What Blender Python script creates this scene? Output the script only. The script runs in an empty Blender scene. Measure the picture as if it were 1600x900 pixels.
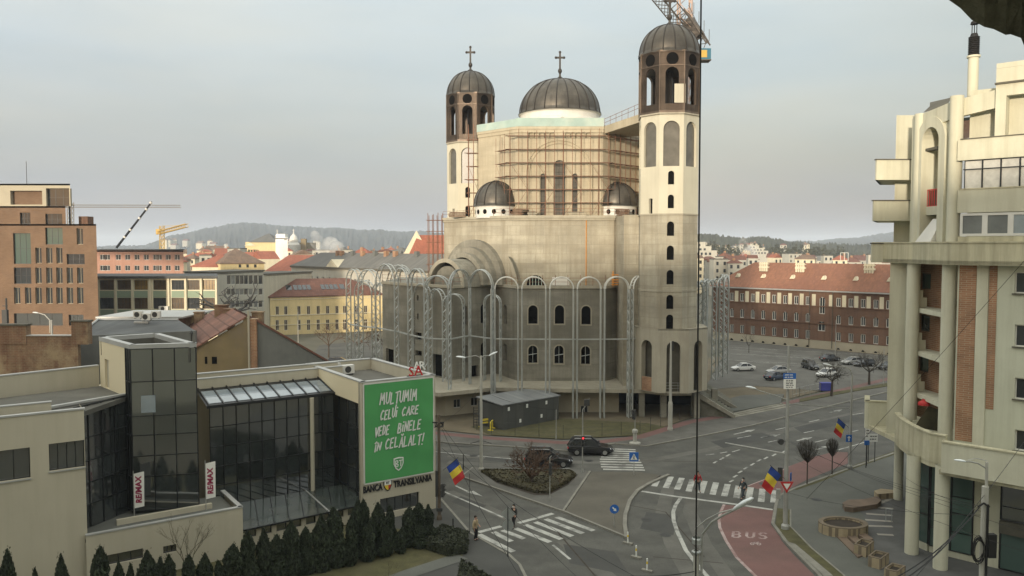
import bpy, bmesh, math, random
from mathutils import Vector, Matrix
from math import sin, cos, pi, radians, sqrt, atan2
R = random.Random(11)
SC = bpy.context.scene
COL = SC.collection
# ------------------------------------------------------------------ camera
CAM = Vector((0, 0, 21.0)); F = 1250.0; PITCH = math.atan(65 / F)
cd = bpy.data.cameras.new("camera"); cam = bpy.data.objects.new("camera", cd); COL.objects.link(cam)
cam.location = CAM; cam.rotation_euler = (pi / 2 - PITCH, 0, 0)
cd.sensor_width = 36; cd.lens = F / 1600 * 36; cd.clip_start = 0.1; cd.clip_end = 20000
SC.camera = cam
# ------------------------------------------------------------------ sky, sun, exposure
SUN_AZ = Vector((-0.36, -0.93)).normalized(); SUN_EL = radians(7.2)
w = bpy.data.worlds.new("World"); SC.world = w; w.use_nodes = True
nt = w.node_tree; nt.nodes.clear(); N = nt.nodes; L = nt.links
out = N.new('ShaderNodeOutputWorld'); add = N.new('ShaderNodeAddShader')
sky = N.new('ShaderNodeTexSky'); sky.sky_type = 'NISHITA'; sky.sun_disc = False
sky.sun_elevation = SUN_EL; sky.sun_rotation = atan2(SUN_AZ.x, SUN_AZ.y); sky.air_density = 1.5; sky.dust_density = 4
bg1 = N.new('ShaderNodeBackground'); bg1.inputs[1].default_value = 0.05
bg2 = N.new('ShaderNodeBackground'); bg2.inputs[1].default_value = 1.0
tc = N.new('ShaderNodeTexCoord'); sep = N.new('ShaderNodeSeparateXYZ'); ramp = N.new('ShaderNodeValToRGB')
L.new(tc.outputs['Generated'], sep.inputs[0]); L.new(sep.outputs['Z'], ramp.inputs[0])
cr = ramp.color_ramp
stops = [(0.0, (.265, .264, .264)), (0.05, (.252, .257, .264)), (.10, (.265, .277, .292)), (.17, (.315, .329, .344)),
         (.27, (.405, .420, .424)), (.36, (.54, .545, .52)), (.6, (.86, .845, .75)), (1.0, (1.10, 1.06, .93))]
cr.elements[0].position = stops[0][0]; cr.elements[0].color = (*stops[0][1], 1)
cr.elements[1].position = 1.0; cr.elements[1].color = (*stops[-1][1], 1)
for p_, c_ in stops[1:-1]:
    e_ = cr.elements.new(p_); e_.color = (*c_, 1)
mp = N.new('ShaderNodeMapping'); mp.inputs['Scale'].default_value = (1.0, 1.0, 4.5); mp.inputs['Location'].default_value = (.4, 0, .3)
nz = N.new('ShaderNodeTexNoise'); nz.inputs['Scale'].default_value = 1.5; nz.inputs['Detail'].default_value = 5; nz.inputs['Roughness'].default_value = .5
L.new(tc.outputs['Generated'], mp.inputs[0]); L.new(mp.outputs[0], nz.inputs['Vector'])
mr = N.new('ShaderNodeMapRange'); mr.inputs['From Min'].default_value = .3; mr.inputs['From Max'].default_value = .7
mr.inputs['To Min'].default_value = .86; mr.inputs['To Max'].default_value = 1.13
L.new(nz.outputs['Fac'], mr.inputs[0])
# the overcast is a little thinner (brighter) to the left, over the low sun's side
mr2 = N.new('ShaderNodeMapRange'); mr2.inputs['From Min'].default_value = -.6; mr2.inputs['From Max'].default_value = .6
mr2.inputs['To Min'].default_value = 1.12; mr2.inputs['To Max'].default_value = .93
L.new(sep.outputs['X'], mr2.inputs[0])
mm = N.new('ShaderNodeMath'); mm.operation = 'MULTIPLY'; L.new(mr.outputs[0], mm.inputs[0]); L.new(mr2.outputs[0], mm.inputs[1])
nb = N.new('ShaderNodeTexNoise'); nb.inputs['Scale'].default_value = 2.3; nb.inputs['Detail'].default_value = 4; L.new(mp.outputs[0], nb.inputs['Vector'])
mb = N.new('ShaderNodeMix'); mb.data_type = 'RGBA'; mb.blend_type = 'MULTIPLY'; mb.inputs[7].default_value = (.86, .93, 1.02, 1); L.new(ramp.outputs[0], mb.inputs[6])
mr3 = N.new('ShaderNodeMapRange'); mr3.inputs[1].default_value = .4; mr3.inputs[2].default_value = .62; L.new(nb.outputs['Fac'], mr3.inputs[0]); L.new(mr3.outputs[0], mb.inputs[0]); L.new(mb.outputs[2], bg2.inputs[0]); L.new(mm.outputs[0], bg2.inputs[1])
L.new(sky.outputs[0], bg1.inputs[0]); L.new(bg1.outputs[0], add.inputs[0]); L.new(bg2.outputs[0], add.inputs[1])
L.new(add.outputs[0], out.inputs[0])
sl = bpy.data.lights.new("sun", 'SUN'); so = bpy.data.objects.new("sun", sl); COL.objects.link(so)
sl.energy = 3.3; sl.angle = radians(3.0); sl.color = (1.0, .87, .70)
sdir = Vector((SUN_AZ.x * cos(SUN_EL), SUN_AZ.y * cos(SUN_EL), sin(SUN_EL)))
so.rotation_euler = sdir.to_track_quat('Z', 'Y').to_euler()
so.location = (-60, -60, 80)
vs = SC.view_settings; vs.view_transform = 'Standard'; vs.look = 'None'; vs.exposure = 0.28; vs.gamma = 1
SC.cycles.max_bounces = 6; SC.cycles.diffuse_bounces = 3; SC.cycles.glossy_bounces = 3; SC.cycles.volume_bounces = 1
SC.cycles.use_denoising = True
SC.cycles.volume_step_rate = 4; vs.exposure = 0.48
# ------------------------------------------------------------------ photo pixel -> world helpers
_cp, _sp = cos(PITCH), sin(PITCH)
def ray(u, v):
    a = (u - 800) / F; b = (450 - v) / F
    return Vector((a, _cp + b * _sp, -_sp + b * _cp))
def P(u, v, z=0.0):                      # where the view ray meets the level z
    d = ray(u, v); return CAM + d * ((z - CAM.z) / d.z)
def D(u, v, Y):                          # where the view ray meets the depth Y
    d = ray(u, v); return CAM + d * (Y / d.y)
def Z(v, Y, u=800): return D(u, v, Y).z
def XA(u, Y): return (u - 800) / F * Y   # lateral position at depth Y (near the horizon)
def W(u, v, p0, p1):                     # where the ray meets the vertical wall p0-p1 -> (along, z)
    p0 = Vector((p0[0], p0[1])); p1 = Vector((p1[0], p1[1])); e = (p1 - p0).normalized(); n = Vector((e.y, -e.x))
    d = ray(u, v); t = (p0 - Vector((0, 0))).dot(n) / Vector((d.x, d.y)).dot(n)
    q = CAM + d * t
    return (Vector((q.x, q.y)) - p0).dot(e), q.z
def v2(p): return Vector((p[0], p[1]))
def v3(p, z): return Vector((p[0], p[1], z))
# ------------------------------------------------------------------ mesh builder
ORI = {}
class B:
    def __init__(s): s.v = []; s.f = []
    def add(s, vs_, fs):
        o = len(s.v); s.v += [Vector(q) for q in vs_]; s.f += [[i + o for i in f] for f in fs]; return s
    def quad(s, *q): return s.add(q, [list(range(len(q)))])
    def box(s, x0, x1, y0, y1, z0, z1):
        return s.add([(x0, y0, z0), (x1, y0, z0), (x1, y1, z0), (x0, y1, z0), (x0, y0, z1), (x1, y0, z1), (x1, y1, z1), (x0, y1, z1)],
                     [[3, 2, 1, 0], [4, 5, 6, 7], [0, 1, 5, 4], [1, 2, 6, 5], [2, 3, 7, 6], [3, 0, 4, 7]])
    def bar(s, p0, p1, w, z0, z1, off=0.0):       # upright box along p0-p1, thickness w, grown to the back (left) of the line
        p0, p1 = v2(p0), v2(p1); e = (p1 - p0).normalized(); n = Vector((-e.y, e.x))
        a, b = p0 + n * off, p1 + n * off
        return s.prism([a, b, b + n * w, a + n * w], z0, z1)
    def beam(s, a, b, w, h):                       # box along a 3D segment
        a, b = Vector(a), Vector(b); d = (b - a).normalized(); up = Vector((0, 0, 1))
        if abs(d.z) > .95: up = Vector((1, 0, 0))
        x = d.cross(up).normalized() * w / 2; y = x.cross(d).normalized() * h / 2
        return s.add([a - x - y, a + x - y, a + x + y, a - x + y, b - x - y, b + x - y, b + x + y, b - x + y],
                     [[3, 2, 1, 0], [4, 5, 6, 7], [0, 1, 5, 4], [1, 2, 6, 5], [2, 3, 7, 6], [3, 0, 4, 7]])
    def prism(s, poly, z0, z1):
        n = len(poly); vs_ = [(p[0], p[1], z0) for p in poly] + [(p[0], p[1], z1) for p in poly]
        return s.add(vs_, [list(range(n))[::-1], list(range(n, 2 * n))] + [[i, (i + 1) % n, n + (i + 1) % n, n + i] for i in range(n)])
    def sheet(s, poly, z): return s.add([(p[0], p[1], z) for p in poly], [list(range(len(poly)))])
    def tube(s, a, b, r, n=6, r2=None, cap=True):
        a, b = Vector(a), Vector(b); d = b - a
        if d.length < 1e-6: return s
        d.normalize(); up = Vector((0, 0, 1)) if abs(d.z) < .95 else Vector((1, 0, 0))
        x = d.cross(up).normalized(); y = x.cross(d); r2 = r if r2 is None else r2
        vs_ = [a + (x * cos(2 * pi * i / n) + y * sin(2 * pi * i / n)) * r for i in range(n)] + \
              [b + (x * cos(2 * pi * i / n) + y * sin(2 * pi * i / n)) * r2 for i in range(n)]
        fs = [[i, (i + 1) % n, n + (i + 1) % n, n + i] for i in range(n)]
        if cap: fs += [list(range(n))[::-1], list(range(n, 2 * n))]
        return s.add(vs_, fs)
    def path(s, pts, r, n=6):
        for a, b in zip(pts, pts[1:]): s.tube(a, b, r, n)
        return s
    def lathe(s, c, prof, n=32, a0=0, a1=2 * pi):
        full = abs(a1 - a0 - 2 * pi) < 1e-6; m = n if full else n + 1; o = []
        for r, z in prof:
            for i in range(m):
                t = a0 + (a1 - a0) * i / n; o.append((c[0] + r * cos(t), c[1] + r * sin(t), c[2] + z))
        fs = []
        for k in range(len(prof) - 1):
            for i in range(n):
                j = (i + 1) % m
                fs.append([k * m + i, k * m + j, (k + 1) * m + j, (k + 1) * m + i])
        return s.add(o, fs)
    def ball(s, c, r, n=12, m=8, sz=1.0):
        return s.lathe(c, [(max(1e-4, r * sin(pi * k / m)), -r * sz * cos(pi * k / m)) for k in range(m + 1)], n)
    def wall(s, p0, p1, z0, z1, holes=(), depth=.2, back=False):
        # holes: (u0,u1,z0,z1,arched). outward side is to the right of p0->p1
        p0, p1 = v2(p0), v2(p1); e = (p1 - p0); Ln = e.length; e.normalize(); nb = Vector((-e.y, e.x))
        def pt(u, z, d=0): q = p0 + e * u + nb * d; return (q.x, q.y, z)
        hs = [h for h in holes if h[0] > -1e3]
        us = sorted({0, Ln} | {min(max(h[0], 0), Ln) for h in hs} | {min(max(h[1], 0), Ln) for h in hs})
        zs = sorted({z0, z1} | {min(max(h[2], z0), z1) for h in hs} | {min(max(h[3], z0), z1) for h in hs})
        for i in range(len(us) - 1):
            run = None
            for k in range(len(zs) - 1):
                uc, zc = (us[i] + us[i + 1]) / 2, (zs[k] + zs[k + 1]) / 2
                inside = any(h[0] < uc < h[1] and h[2] < zc < h[3] for h in hs)
                if not inside: run = (zs[k] if run is None else run)
                if run is not None and (inside or k == len(zs) - 2):
                    top = zs[k] if inside else zs[k + 1]
                    s.quad(pt(us[i], run), pt(us[i + 1], run), pt(us[i + 1], top), pt(us[i], top)); run = None
        for h in hs:
            u0, u1, a, b = h[:4]; arch = len(h) > 4 and h[4]
            if arch:
                r = (u1 - u0) / 2; uc = (u0 + u1) / 2; zc = b - r; n = 10; pts = []
                for i in range(n + 1):
                    t = pi - pi * i / n; pts.append((uc + r * cos(t), zc + r * sin(t)))
                for (ua, za), (ub, zb) in zip(pts, pts[1:]):
                    if abs(za - b) > 1e-4 or abs(zb - b) > 1e-4:
                        s.quad(pt(ua, za), pt(ub, zb), pt(ub, b), pt(ua, b))
                    s.quad(pt(ua, za), pt(ua, za, depth), pt(ub, zb, depth), pt(ub, zb))
                s.quad(pt(u0, a), pt(u0, zc), pt(u0, zc, depth), pt(u0, a, depth)); s.quad(pt(u1, a), pt(u1, a, depth), pt(u1, zc, depth), pt(u1, zc))
            else:
                s.quad(pt(u0, a), pt(u0, b), pt(u0, b, depth), pt(u0, a, depth)); s.quad(pt(u1, a), pt(u1, a, depth), pt(u1, b, depth), pt(u1, b))
                s.quad(pt(u0, b), pt(u1, b), pt(u1, b, depth), pt(u0, b, depth))
            s.quad(pt(u0, a), pt(u0, a, depth), pt(u1, a, depth), pt(u1, a))
        return s
    def build(s, name, mat, parent=None, origin=None, smooth=False):
        me = bpy.data.meshes.new(name)
        o = Vector(origin) if origin is not None else (ORI[parent] if parent is not None else Vector((0, 0, 0)))
        me.from_pydata([tuple(q - o) for q in s.v], [], s.f)
        if isinstance(mat, str): mat = MAT[mat]
        me.materials.append(mat)
        if smooth:
            for p_ in me.polygons: p_.use_smooth = True
        me.update()
        ob = bpy.data.objects.new(name, me); COL.objects.link(ob)
        if parent is not None: ob.parent = parent
        else: ob.location = o
        ORI[ob] = o
        return ob
def tag(o, label=None, cat=None, group=None, kind=None):
    if label: o['label'] = label
    if cat: o['category'] = cat
    if group: o['group'] = group
    if kind: o['kind'] = kind
    return o
def thing(name, label, cat, loc=(0, 0, 0), group=None):
    o = bpy.data.objects.new(name, None); COL.objects.link(o); o.location = loc; o.empty_display_size = .3
    ORI[o] = Vector(loc); return tag(o, label, cat, group)
def struct(b, name, mat, **k): return tag(b.build(name, mat, **k), kind='structure')
def copy_tree(o, parent=None, loc=None, rz=None, scale=None, label=None):
    c = o.copy(); COL.objects.link(c)
    if parent is not None: c.parent = parent
    if loc is not None: c.location = loc
    if rz is not None: c.rotation_euler = (0, 0, rz)
    if scale is not None: c.scale = scale if hasattr(scale, '__len__') else (scale,) * 3
    if label: c['label'] = label
    for ch in list(o.children): copy_tree(ch, c)
    return c
def link_mesh(name, me, parent, loc, rz=0.0):
    ob = bpy.data.objects.new(name, me); COL.objects.link(ob); ob.parent = parent; ob.location = loc; ob.rotation_euler = (0, 0, rz); return ob
# ------------------------------------------------------------------ windows (frame part + pane sub-part, meshes shared per size)
_WC = {}
def win_mesh(w_, h, nx, nz_, fm, pm, fr=.07):
    k = (round(w_, 2), round(h, 2), nx, nz_, fm, pm, fr)
    if k not in _WC:
        b = B(); hw = w_ / 2
        b.box(-hw, -hw + fr, -.04, .04, 0, h); b.box(hw - fr, hw, -.04, .04, 0, h)
        b.box(-hw + fr, hw - fr, -.04, .04, 0, fr); b.box(-hw + fr, hw - fr, -.04, .04, h - fr, h)
        for i in range(1, nx): x = -hw + w_ * i / nx; b.box(x - fr * .4, x + fr * .4, -.035, .035, fr, h - fr)
        for i in range(1, nz_): z = h * i / nz_; b.box(-hw + fr, hw - fr, -.03, .03, z - fr * .35, z + fr * .35)
        def mk(bb, n, m):
            me = bpy.data.meshes.new(n); me.from_pydata([tuple(q) for q in bb.v], [], bb.f); me.materials.append(MAT[m]); return me
        p = B(); p.quad((-hw + fr * .5, .015, fr * .5), (hw - fr * .5, .015, fr * .5), (hw - fr * .5, .015, h - fr * .5), (-hw + fr * .5, .015, h - fr * .5))
        _WC[k] = (mk(b, 'window', fm), mk(p, 'pane', pm))
    return _WC[k]
def put_windows(root, p0, p1, holes, fm='white_paint', pm='glass', nx=2, nz_=1, inset=.14, fr=.07, name='window'):
    p0, p1 = v2(p0), v2(p1); e = (p1 - p0).normalized(); nb = Vector((-e.y, e.x)); a = atan2(e.y, e.x)
    for h in holes:
        m1, m2 = win_mesh(h[1] - h[0], h[3] - h[2], nx, nz_, fm, pm if isinstance(pm, str) else R.choice(pm), fr)
        q = p0 + e * (h[0] + h[1]) / 2 + nb * inset
        f = link_mesh(name, m1, root, Vector((q.x, q.y, h[2])) - ORI[root], a)
        link_mesh('pane', m2, f, (0, 0, 0))
def wpx(p0, p1, rects, arch=False):      # photo rectangles (x0,y0,x1,y1) -> holes on the wall p0-p1
    o = []
    for r in rects:
        xm = (r[0] + r[2]) / 2
        u0 = W(r[0], (r[1] + r[3]) / 2, p0, p1)[0]; u1 = W(r[2], (r[1] + r[3]) / 2, p0, p1)[0]
        zt = W(xm, r[1], p0, p1)[1]; zb = W(xm, r[3], p0, p1)[1]
        o.append((u0, u1, zb, zt, arch))
    return o
# ------------------------------------------------------------------ materials
MAT = {}
class NT:
    def __init__(s, m): m.use_nodes = True; s.t = m.node_tree; s.bs = s.t.nodes['Principled BSDF']
    def n(s, kind, **k):
        x = s.t.nodes.new('ShaderNode' + kind)
        for a, b in k.items(): setattr(x, a, b)
        return x
    def l(s, a, b): s.t.links.new(a, b)
def rgb(c): return (*c, 1) if len(c) == 3 else c
def sc(c, k): return tuple(min(1, max(0, x * k)) for x in c)
def _noise(t, vec, scale, detail=4, rough=.55):
    n = t.n('TexNoise'); n.inputs['Scale'].default_value = scale; n.inputs['Detail'].default_value = detail; n.inputs['Roughness'].default_value = rough
    if vec is not None: t.l(vec, n.inputs['Vector'])
    return n.outputs['Fac']
def _mix(t, fac, a, b, blend='MIX'):
    m = t.n('Mix', data_type='RGBA', blend_type=blend)
    if isinstance(fac, (int, float)): m.inputs[0].default_value = fac
    else: t.l(fac, m.inputs[0])
    for i, x in ((6, a), (7, b)):
        if isinstance(x, tuple): m.inputs[i].default_value = rgb(x)
        else: t.l(x, m.inputs[i])
    return m.outputs[2]
def _range(t, x, a, b, c=0.0, d=1.0):
    m = t.n('MapRange'); t.l(x, m.inputs[0])
    for i, q in enumerate((a, b, c, d)): m.inputs[i + 1].default_value = q
    return m.outputs[0]
def _walluv(t):
    g = t.n('NewGeometry'); c = t.n('VectorMath', operation='CROSS_PRODUCT'); t.l(g.outputs['True Normal'], c.inputs[0]); c.inputs[1].default_value = (0, 0, 1)
    nn = t.n('VectorMath', operation='NORMALIZE'); t.l(c.outputs[0], nn.inputs[0])
    d = t.n('VectorMath', operation='DOT_PRODUCT'); t.l(nn.outputs[0], d.inputs[0]); t.l(g.outputs['Position'], d.inputs[1])
    s = t.n('SeparateXYZ'); t.l(g.outputs['Position'], s.inputs[0]); k = t.n('CombineXYZ'); t.l(d.outputs['Value'], k.inputs[0]); t.l(s.outputs['Z'], k.inputs[1])
    return k.outputs[0]
def _stretch(t, pos, sx, sz):
    m = t.n('VectorMath', operation='MULTIPLY'); t.l(pos, m.inputs[0]); m.inputs[1].default_value = (sx, sx, sz); return m.outputs[0]
def mat(name, col, rough=.8, var=.14, scale=.6, metal=0.0, bump=0.0, bscale=None, streak=0.0, spec=.4, dirt=None, dirt_amt=0.0, fine=0.0, panel=None, bricks=None, tiles=None, trans=0.0, island=0.0):
    m = bpy.data.materials.new(name); MAT[name] = m; t = NT(m); bs = t.bs
    g = t.n('NewGeometry'); pos = g.outputs['Position']
    f = _range(t, _noise(t, pos, scale), .3, .7)
    c = _mix(t, f, sc(col, 1 - var), sc(col, 1 + var)); height = None
    if bricks:
        c2, mortar, bw, bh = bricks; uv = _walluv(t); b = t.n('TexBrick'); t.l(uv, b.inputs['Vector'])
        b.inputs['Scale'].default_value = 1; b.inputs['Brick Width'].default_value = bw; b.inputs['Row Height'].default_value = bh; b.inputs['Mortar Size'].default_value = bh * .13
        b.inputs['Color1'].default_value = rgb(col); b.inputs['Color2'].default_value = rgb(c2); b.inputs['Mortar'].default_value = rgb(mortar)
        c = _mix(t, _range(t, _noise(t, pos, scale), .3, .7), b.outputs['Color'], _mix(t, 1.0, b.outputs['Color'], (1 - var * 2.2,) * 3, 'MULTIPLY')); height = b.outputs['Fac']
    if tiles:
        tw, th, dk = tiles; uv = _walluv(t); b = t.n('TexBrick'); t.l(uv, b.inputs['Vector']); b.offset = .0
        b.inputs['Scale'].default_value = 1; b.inputs['Brick Width'].default_value = tw; b.inputs['Row Height'].default_value = th; b.inputs['Mortar Size'].default_value = min(tw, th) * .12; b.inputs['Mortar Smooth'].default_value = .6
        b.inputs['Color1'].default_value = (1, 1, 1, 1); b.inputs['Color2'].default_value = (.72, .74, .76, 1); b.inputs['Mortar'].default_value = (dk, dk, dk, 1)
        c = _mix(t, 1.0, c, b.outputs['Color'], 'MULTIPLY'); height = b.outputs['Fac']
    if panel:
        pw, ph, k = panel; uv = _walluv(t); b = t.n('TexBrick'); t.l(uv, b.inputs['Vector']); b.offset = .35
        b.inputs['Scale'].default_value = 1; b.inputs['Brick Width'].default_value = pw; b.inputs['Row Height'].default_value = ph; b.inputs['Mortar Size'].default_value = .035; b.inputs['Mortar Smooth'].default_value = .4
        b.inputs['Color1'].default_value = (1, 1, 1, 1); b.inputs['Color2'].default_value = (1 - k * .9, 1 - k * .95, 1 - k, 1); b.inputs['Mortar'].default_value = (1 - k * 1.6,) * 3 + (1,)
        c = _mix(t, 1.0, c, b.outputs['Color'], 'MULTIPLY')
        hz = _noise(t, _stretch(t, pos, .10, .60), 1.0, 6); c = _mix(t, _range(t, hz, .43, .62, 0, k * 2.6), c, sc(col, .5))
    if streak:
        sn = _noise(t, _stretch(t, pos, 1.6, .10), 1.0, 6, .65); c = _mix(t, _range(t, sn, .44, .68, 0, streak), c, dirt or sc(col, .35))
    if dirt_amt:
        dn = _noise(t, pos, scale * .35 + .05, 7, .7); c = _mix(t, _range(t, dn, .47, .62, 0, dirt_amt), c, dirt or sc(col, .4))
    if island:
        c = _mix(t, _range(t, g.outputs['Random Per Island'], 0, 1, 0, 1), sc(col, 1 - island), sc(col, 1 + island * 2))
    if fine:
        fn = _noise(t, pos, 9.0, 3, .7); c = _mix(t, _range(t, fn, .3, .7, 0, fine), c, sc(col, .45))
    t.l(c, bs.inputs['Base Color']); bs.inputs['Roughness'].default_value = rough; bs.inputs['Metallic'].default_value = metal; bs.inputs['Specular IOR Level'].default_value = spec
    if trans: bs.inputs['Transmission Weight'].default_value = trans
    if bump:
        bm = t.n('Bump'); bm.inputs['Strength'].default_value = bump; bm.inputs['Distance'].default_value = .05
        t.l(height if height is not None else _noise(t, pos, bscale or 6, 5), bm.inputs['Height']); t.l(bm.outputs[0], bs.inputs['Normal'])
    return m
mat('asphalt', (.105, .103, .090), .92, .28, .35, fine=.45, dirt=(.056, .055, .050), dirt_amt=.65, bump=.12, bscale=18)
mat('asphalt_old', (.132, .128, .112), .93, .18, .4, fine=.35, dirt=(.075, .07, .06), dirt_amt=.6)
mat('worn_island', (.125, .115, .092), .95, .15, .3, fine=.35, dirt=(.085, .076, .06), dirt_amt=.5)
mat('pavement', (.125, .128, .112), .92, .12, .3, fine=.3, dirt=(.08, .085, .07), dirt_amt=.5)
mat('pavement_dark', (.072, .072, .066), .92, .12, .3, fine=.3, dirt_amt=.3)
mat('red_lane', (.185, .100, .090), .9, .12, .35, fine=.3, dirt=(.13, .082, .07), dirt_amt=.6)
mat('kerb', (.24, .23, .195), .9, .15, 1.5, fine=.3, dirt_amt=.3)
mat('road_paint', (.47, .47, .43), .85, .10, 1.6, dirt=(.13, .13, .12), dirt_amt=.9, fine=.45)
mat('dirt', (.165, .135, .088), .97, .22, .25, fine=.35, dirt=(.10, .088, .055), dirt_amt=.7)
mat('town_ground', (.13, .12, .09), .97, .2, .02, fine=.2, dirt=(.07, .075, .045), dirt_amt=.7)
mat('grass', (.090, .084, .036), .97, .3, 1.2, fine=.45, dirt=(.12, .105, .055), dirt_amt=.6)
mat('soil', (.05, .04, .03), .97, .3, 1.2, fine=.4)
mat('concrete_sun', (.47, .435, .34), .88, .16, .35, panel=(3.1, 1.25, .21), streak=.6, dirt=(.25, .215, .15), bump=.2, bscale=3, fine=.28, dirt_amt=.45)  # lighter copy of the concrete, with sunlight put into the colour
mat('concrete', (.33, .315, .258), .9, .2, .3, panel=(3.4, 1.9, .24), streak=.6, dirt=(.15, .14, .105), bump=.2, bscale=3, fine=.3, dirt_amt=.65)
mat('concrete_pale', (.39, .36, .28), .9, .12, .3, streak=.4, dirt=(.24, .21, .16), fine=.12, dirt_amt=.3)
mat('church_plaster', (.50, .445, .325), .85, .10, .35, panel=(2.6, 1.3, .10), streak=.45, dirt=(.30, .255, .17), dirt_amt=.25)
mat('tower_plaster', (.52, .495, .39), .85, .06, .3, streak=.4, dirt=(.40, .37, .28), dirt_amt=.15)
mat('bronze_sheet', (.115, .104, .086), .45, .35, .35, metal=.55, streak=.5, dirt=(.05, .045, .04), panel=(1.2, .6, .12))
mat('bronze_brown', (.165, .125, .092), .45, .35, .35, metal=.5, streak=.45, dirt=(.06, .045, .035), panel=(1.4, .9, .15))
mat('bronze_dark', (.05, .044, .038), .5, .2, .8, metal=.5)
mat('insulation', (.34, .45, .41), .8, .10, .5, dirt=(.6, .6, .5), dirt_amt=.4)
mat('rust_tube', (.26, .14, .09), .7, .25, 1.5, metal=.3)
mat('plank', (.16, .10, .065), .9, .25, 1.2)
mat('galvanised', (.42, .44, .42), .45, .15, .8, metal=.5)
mat('galvanised_light', (.66, .66, .61), .45, .10, .8, metal=.25)
mat('orange_paint', (.62, .25, .03), .6, .15, 1)
mat('dark_void', (.008, .0075, .007), 1.0, .1, 1, spec=0)  # near-black colour standing in for the shade inside openings
mat('glass', (.030, .034, .036), .06, .3, .4, spec=.6)
mat('glass_grey', (.16, .17, .165), .12, .3, .5, spec=.6)
mat('glass_brown', (.075, .050, .025), .15, .5, .35, spec=.5)
mat('glass_amber', (.22, .14, .04), .2, .4, .5, spec=.5)
mat('glass_lattice', (.11, .105, .088), .25, .25, .8, spec=.5)
mat('glass_green', (.050, .080, .068), .08, .25, .3, spec=.7, island=.4)
mat('glass_black', (.026, .030, .030), .07, .45, .35, spec=.8, island=.25)  # tone varies per pane to imitate uneven reflections
mat('glass_sky', (.20, .24, .27), .12, .22, .4, spec=.7)
mat('curtain', (.52, .51, .46), .5, .14, 2.5)
mat('mullion', (.028, .029, .030), .4, .15, 1, metal=.4)
mat('white_paint', (.62, .61, .56), .55, .06, 1)
mat('white_sheet', (.78, .77, .72), .7, .06, 1)
mat('bank_cream', (.475, .435, .335), .85, .06, .2, streak=.22, dirt=(.33, .29, .2))
mat('bank_cream_light', (.66, .58, .40), .85, .04, .2)  # same cream made lighter: light on the left-facing walls put into the colour
mat('coping', (.42, .42, .40), .5, .1, 1, metal=.3)
mat('roof_felt', (.13, .125, .105), .95, .2, .4, dirt_amt=.4, fine=.3)
mat('banner_green', (.080, .33, .105), .55, .07, .45, bump=.35, bscale=.55)
mat('lettering', (.74, .75, .70), .6, .04, 2)
mat('sign_black', (.018, .018, .02), .5, .1, 1)
mat('sign_red', (.48, .03, .03), .45, .08, 1)
mat('sign_maroon', (.28, .02, .07), .5, .08, 1)
mat('sign_blue', (.02, .12, .42), .4, .08, 1)
mat('sign_yellow', (.70, .50, .05), .5, .08, 1)
mat('flag_blue', (.02, .055, .26), .75, .12, 2)
mat('flag_yellow', (.72, .55, .05), .75, .10, 2)
mat('flag_red', (.50, .03, .03), .75, .10, 2)
mat('brick_orange', (.165, .096, .056), .9, .12, .3, bricks=((.20, .122, .072), (.21, .15, .10), .5, .16))
mat('brick_old', (.25, .12, .07), .95, .2, .9, bricks=((.19, .10, .06), (.27, .21, .14), .5, .16), dirt=(.34, .265, .16), dirt_amt=1.0, streak=.5, fine=.3)
mat('brick_barracks', (.205, .105, .060), .92, .12, .15, bricks=((.17, .088, .053), (.18, .125, .09), .5, .18), streak=.4, dirt=(.06, .03, .025))
mat('brick_flat', (.41, .215, .12), .9, .18, .7, bricks=((.33, .165, .09), (.44, .33, .22), .62, .14), bump=.2)
mat('roof_barracks', (.27, .125, .074), .9, .10, .12, tiles=(.35, .45, .80), streak=.35, dirt=(.19, .085, .06), dirt_amt=.4)
mat('roof_red', (.36, .125, .075), .9, .14, .25, tiles=(.4, .5, .7), dirt=(.24, .09, .06), dirt_amt=.4)
mat('roof_tile_old', (.25, .125, .090), .9, .20, .5, tiles=(.42, .55, .45), dirt=(.14, .085, .068), dirt_amt=.6, bump=.4)
mat('roof_maroon', (.17, .078, .055), .85, .12, .3, tiles=(.5, .5, .75))
mat('roof_brown', (.20, .135, .095), .9, .15, .3, tiles=(.5, .5, .75))
mat('roof_grey', (.155, .15, .135), .85, .14, .25, tiles=(.6, 4.0, .75), dirt_amt=.4, dirt=(.10, .095, .09))
mat('roof_metal', (.085, .088, .085), .65, .2, .4, metal=.1, dirt_amt=.4, tiles=(.6, 5.0, .7))
mat('wall_yellow', (.66, .54, .29), .88, .06, .3, streak=.2)
mat('wall_cream', (.66, .60, .44), .88, .06, .3, streak=.2)
mat('wall_white', (.45, .435, .37), .88, .06, .3, streak=.2)
mat('wall_pale', (.50, .47, .37), .88, .08, .3, streak=.25)
mat('wall_pink', (.40, .225, .165), .88, .07, .3, streak=.2)
mat('wall_grey', (.145, .15, .138), .9, .12, .35, dirt=(.09, .095, .09), dirt_amt=.5, streak=.25)
mat('wall_ocher', (.215, .165, .085), .92, .14, .5, dirt=(.20, .16, .11), dirt_amt=.8, streak=.3)
mat('wall_stone', (.40, .36, .27), .9, .08, .4)
mat('stair_tread', (.15, .145, .115), .95, .2, .8, fine=.35, dirt=(.09, .095, .06), dirt_amt=.8)
mat('spandrel_green', (.235, .30, .215), .7, .06, .3)
mat('apt_cream', (.575, .56, .435), .88, .07, .3, streak=.42, dirt=(.36, .335, .235), dirt_amt=.25, fine=.06)
mat('apt_cream_dirty', (.51, .48, .335), .9, .08, .3, streak=.6, dirt=(.22, .19, .125), dirt_amt=.3)
mat('apt_green', (.53, .535, .42), .88, .06, .3, streak=.35, dirt_amt=.15, dirt=(.33, .32, .23))
mat('ledge_dark', (.10, .092, .07), .9, .2, 1)
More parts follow.
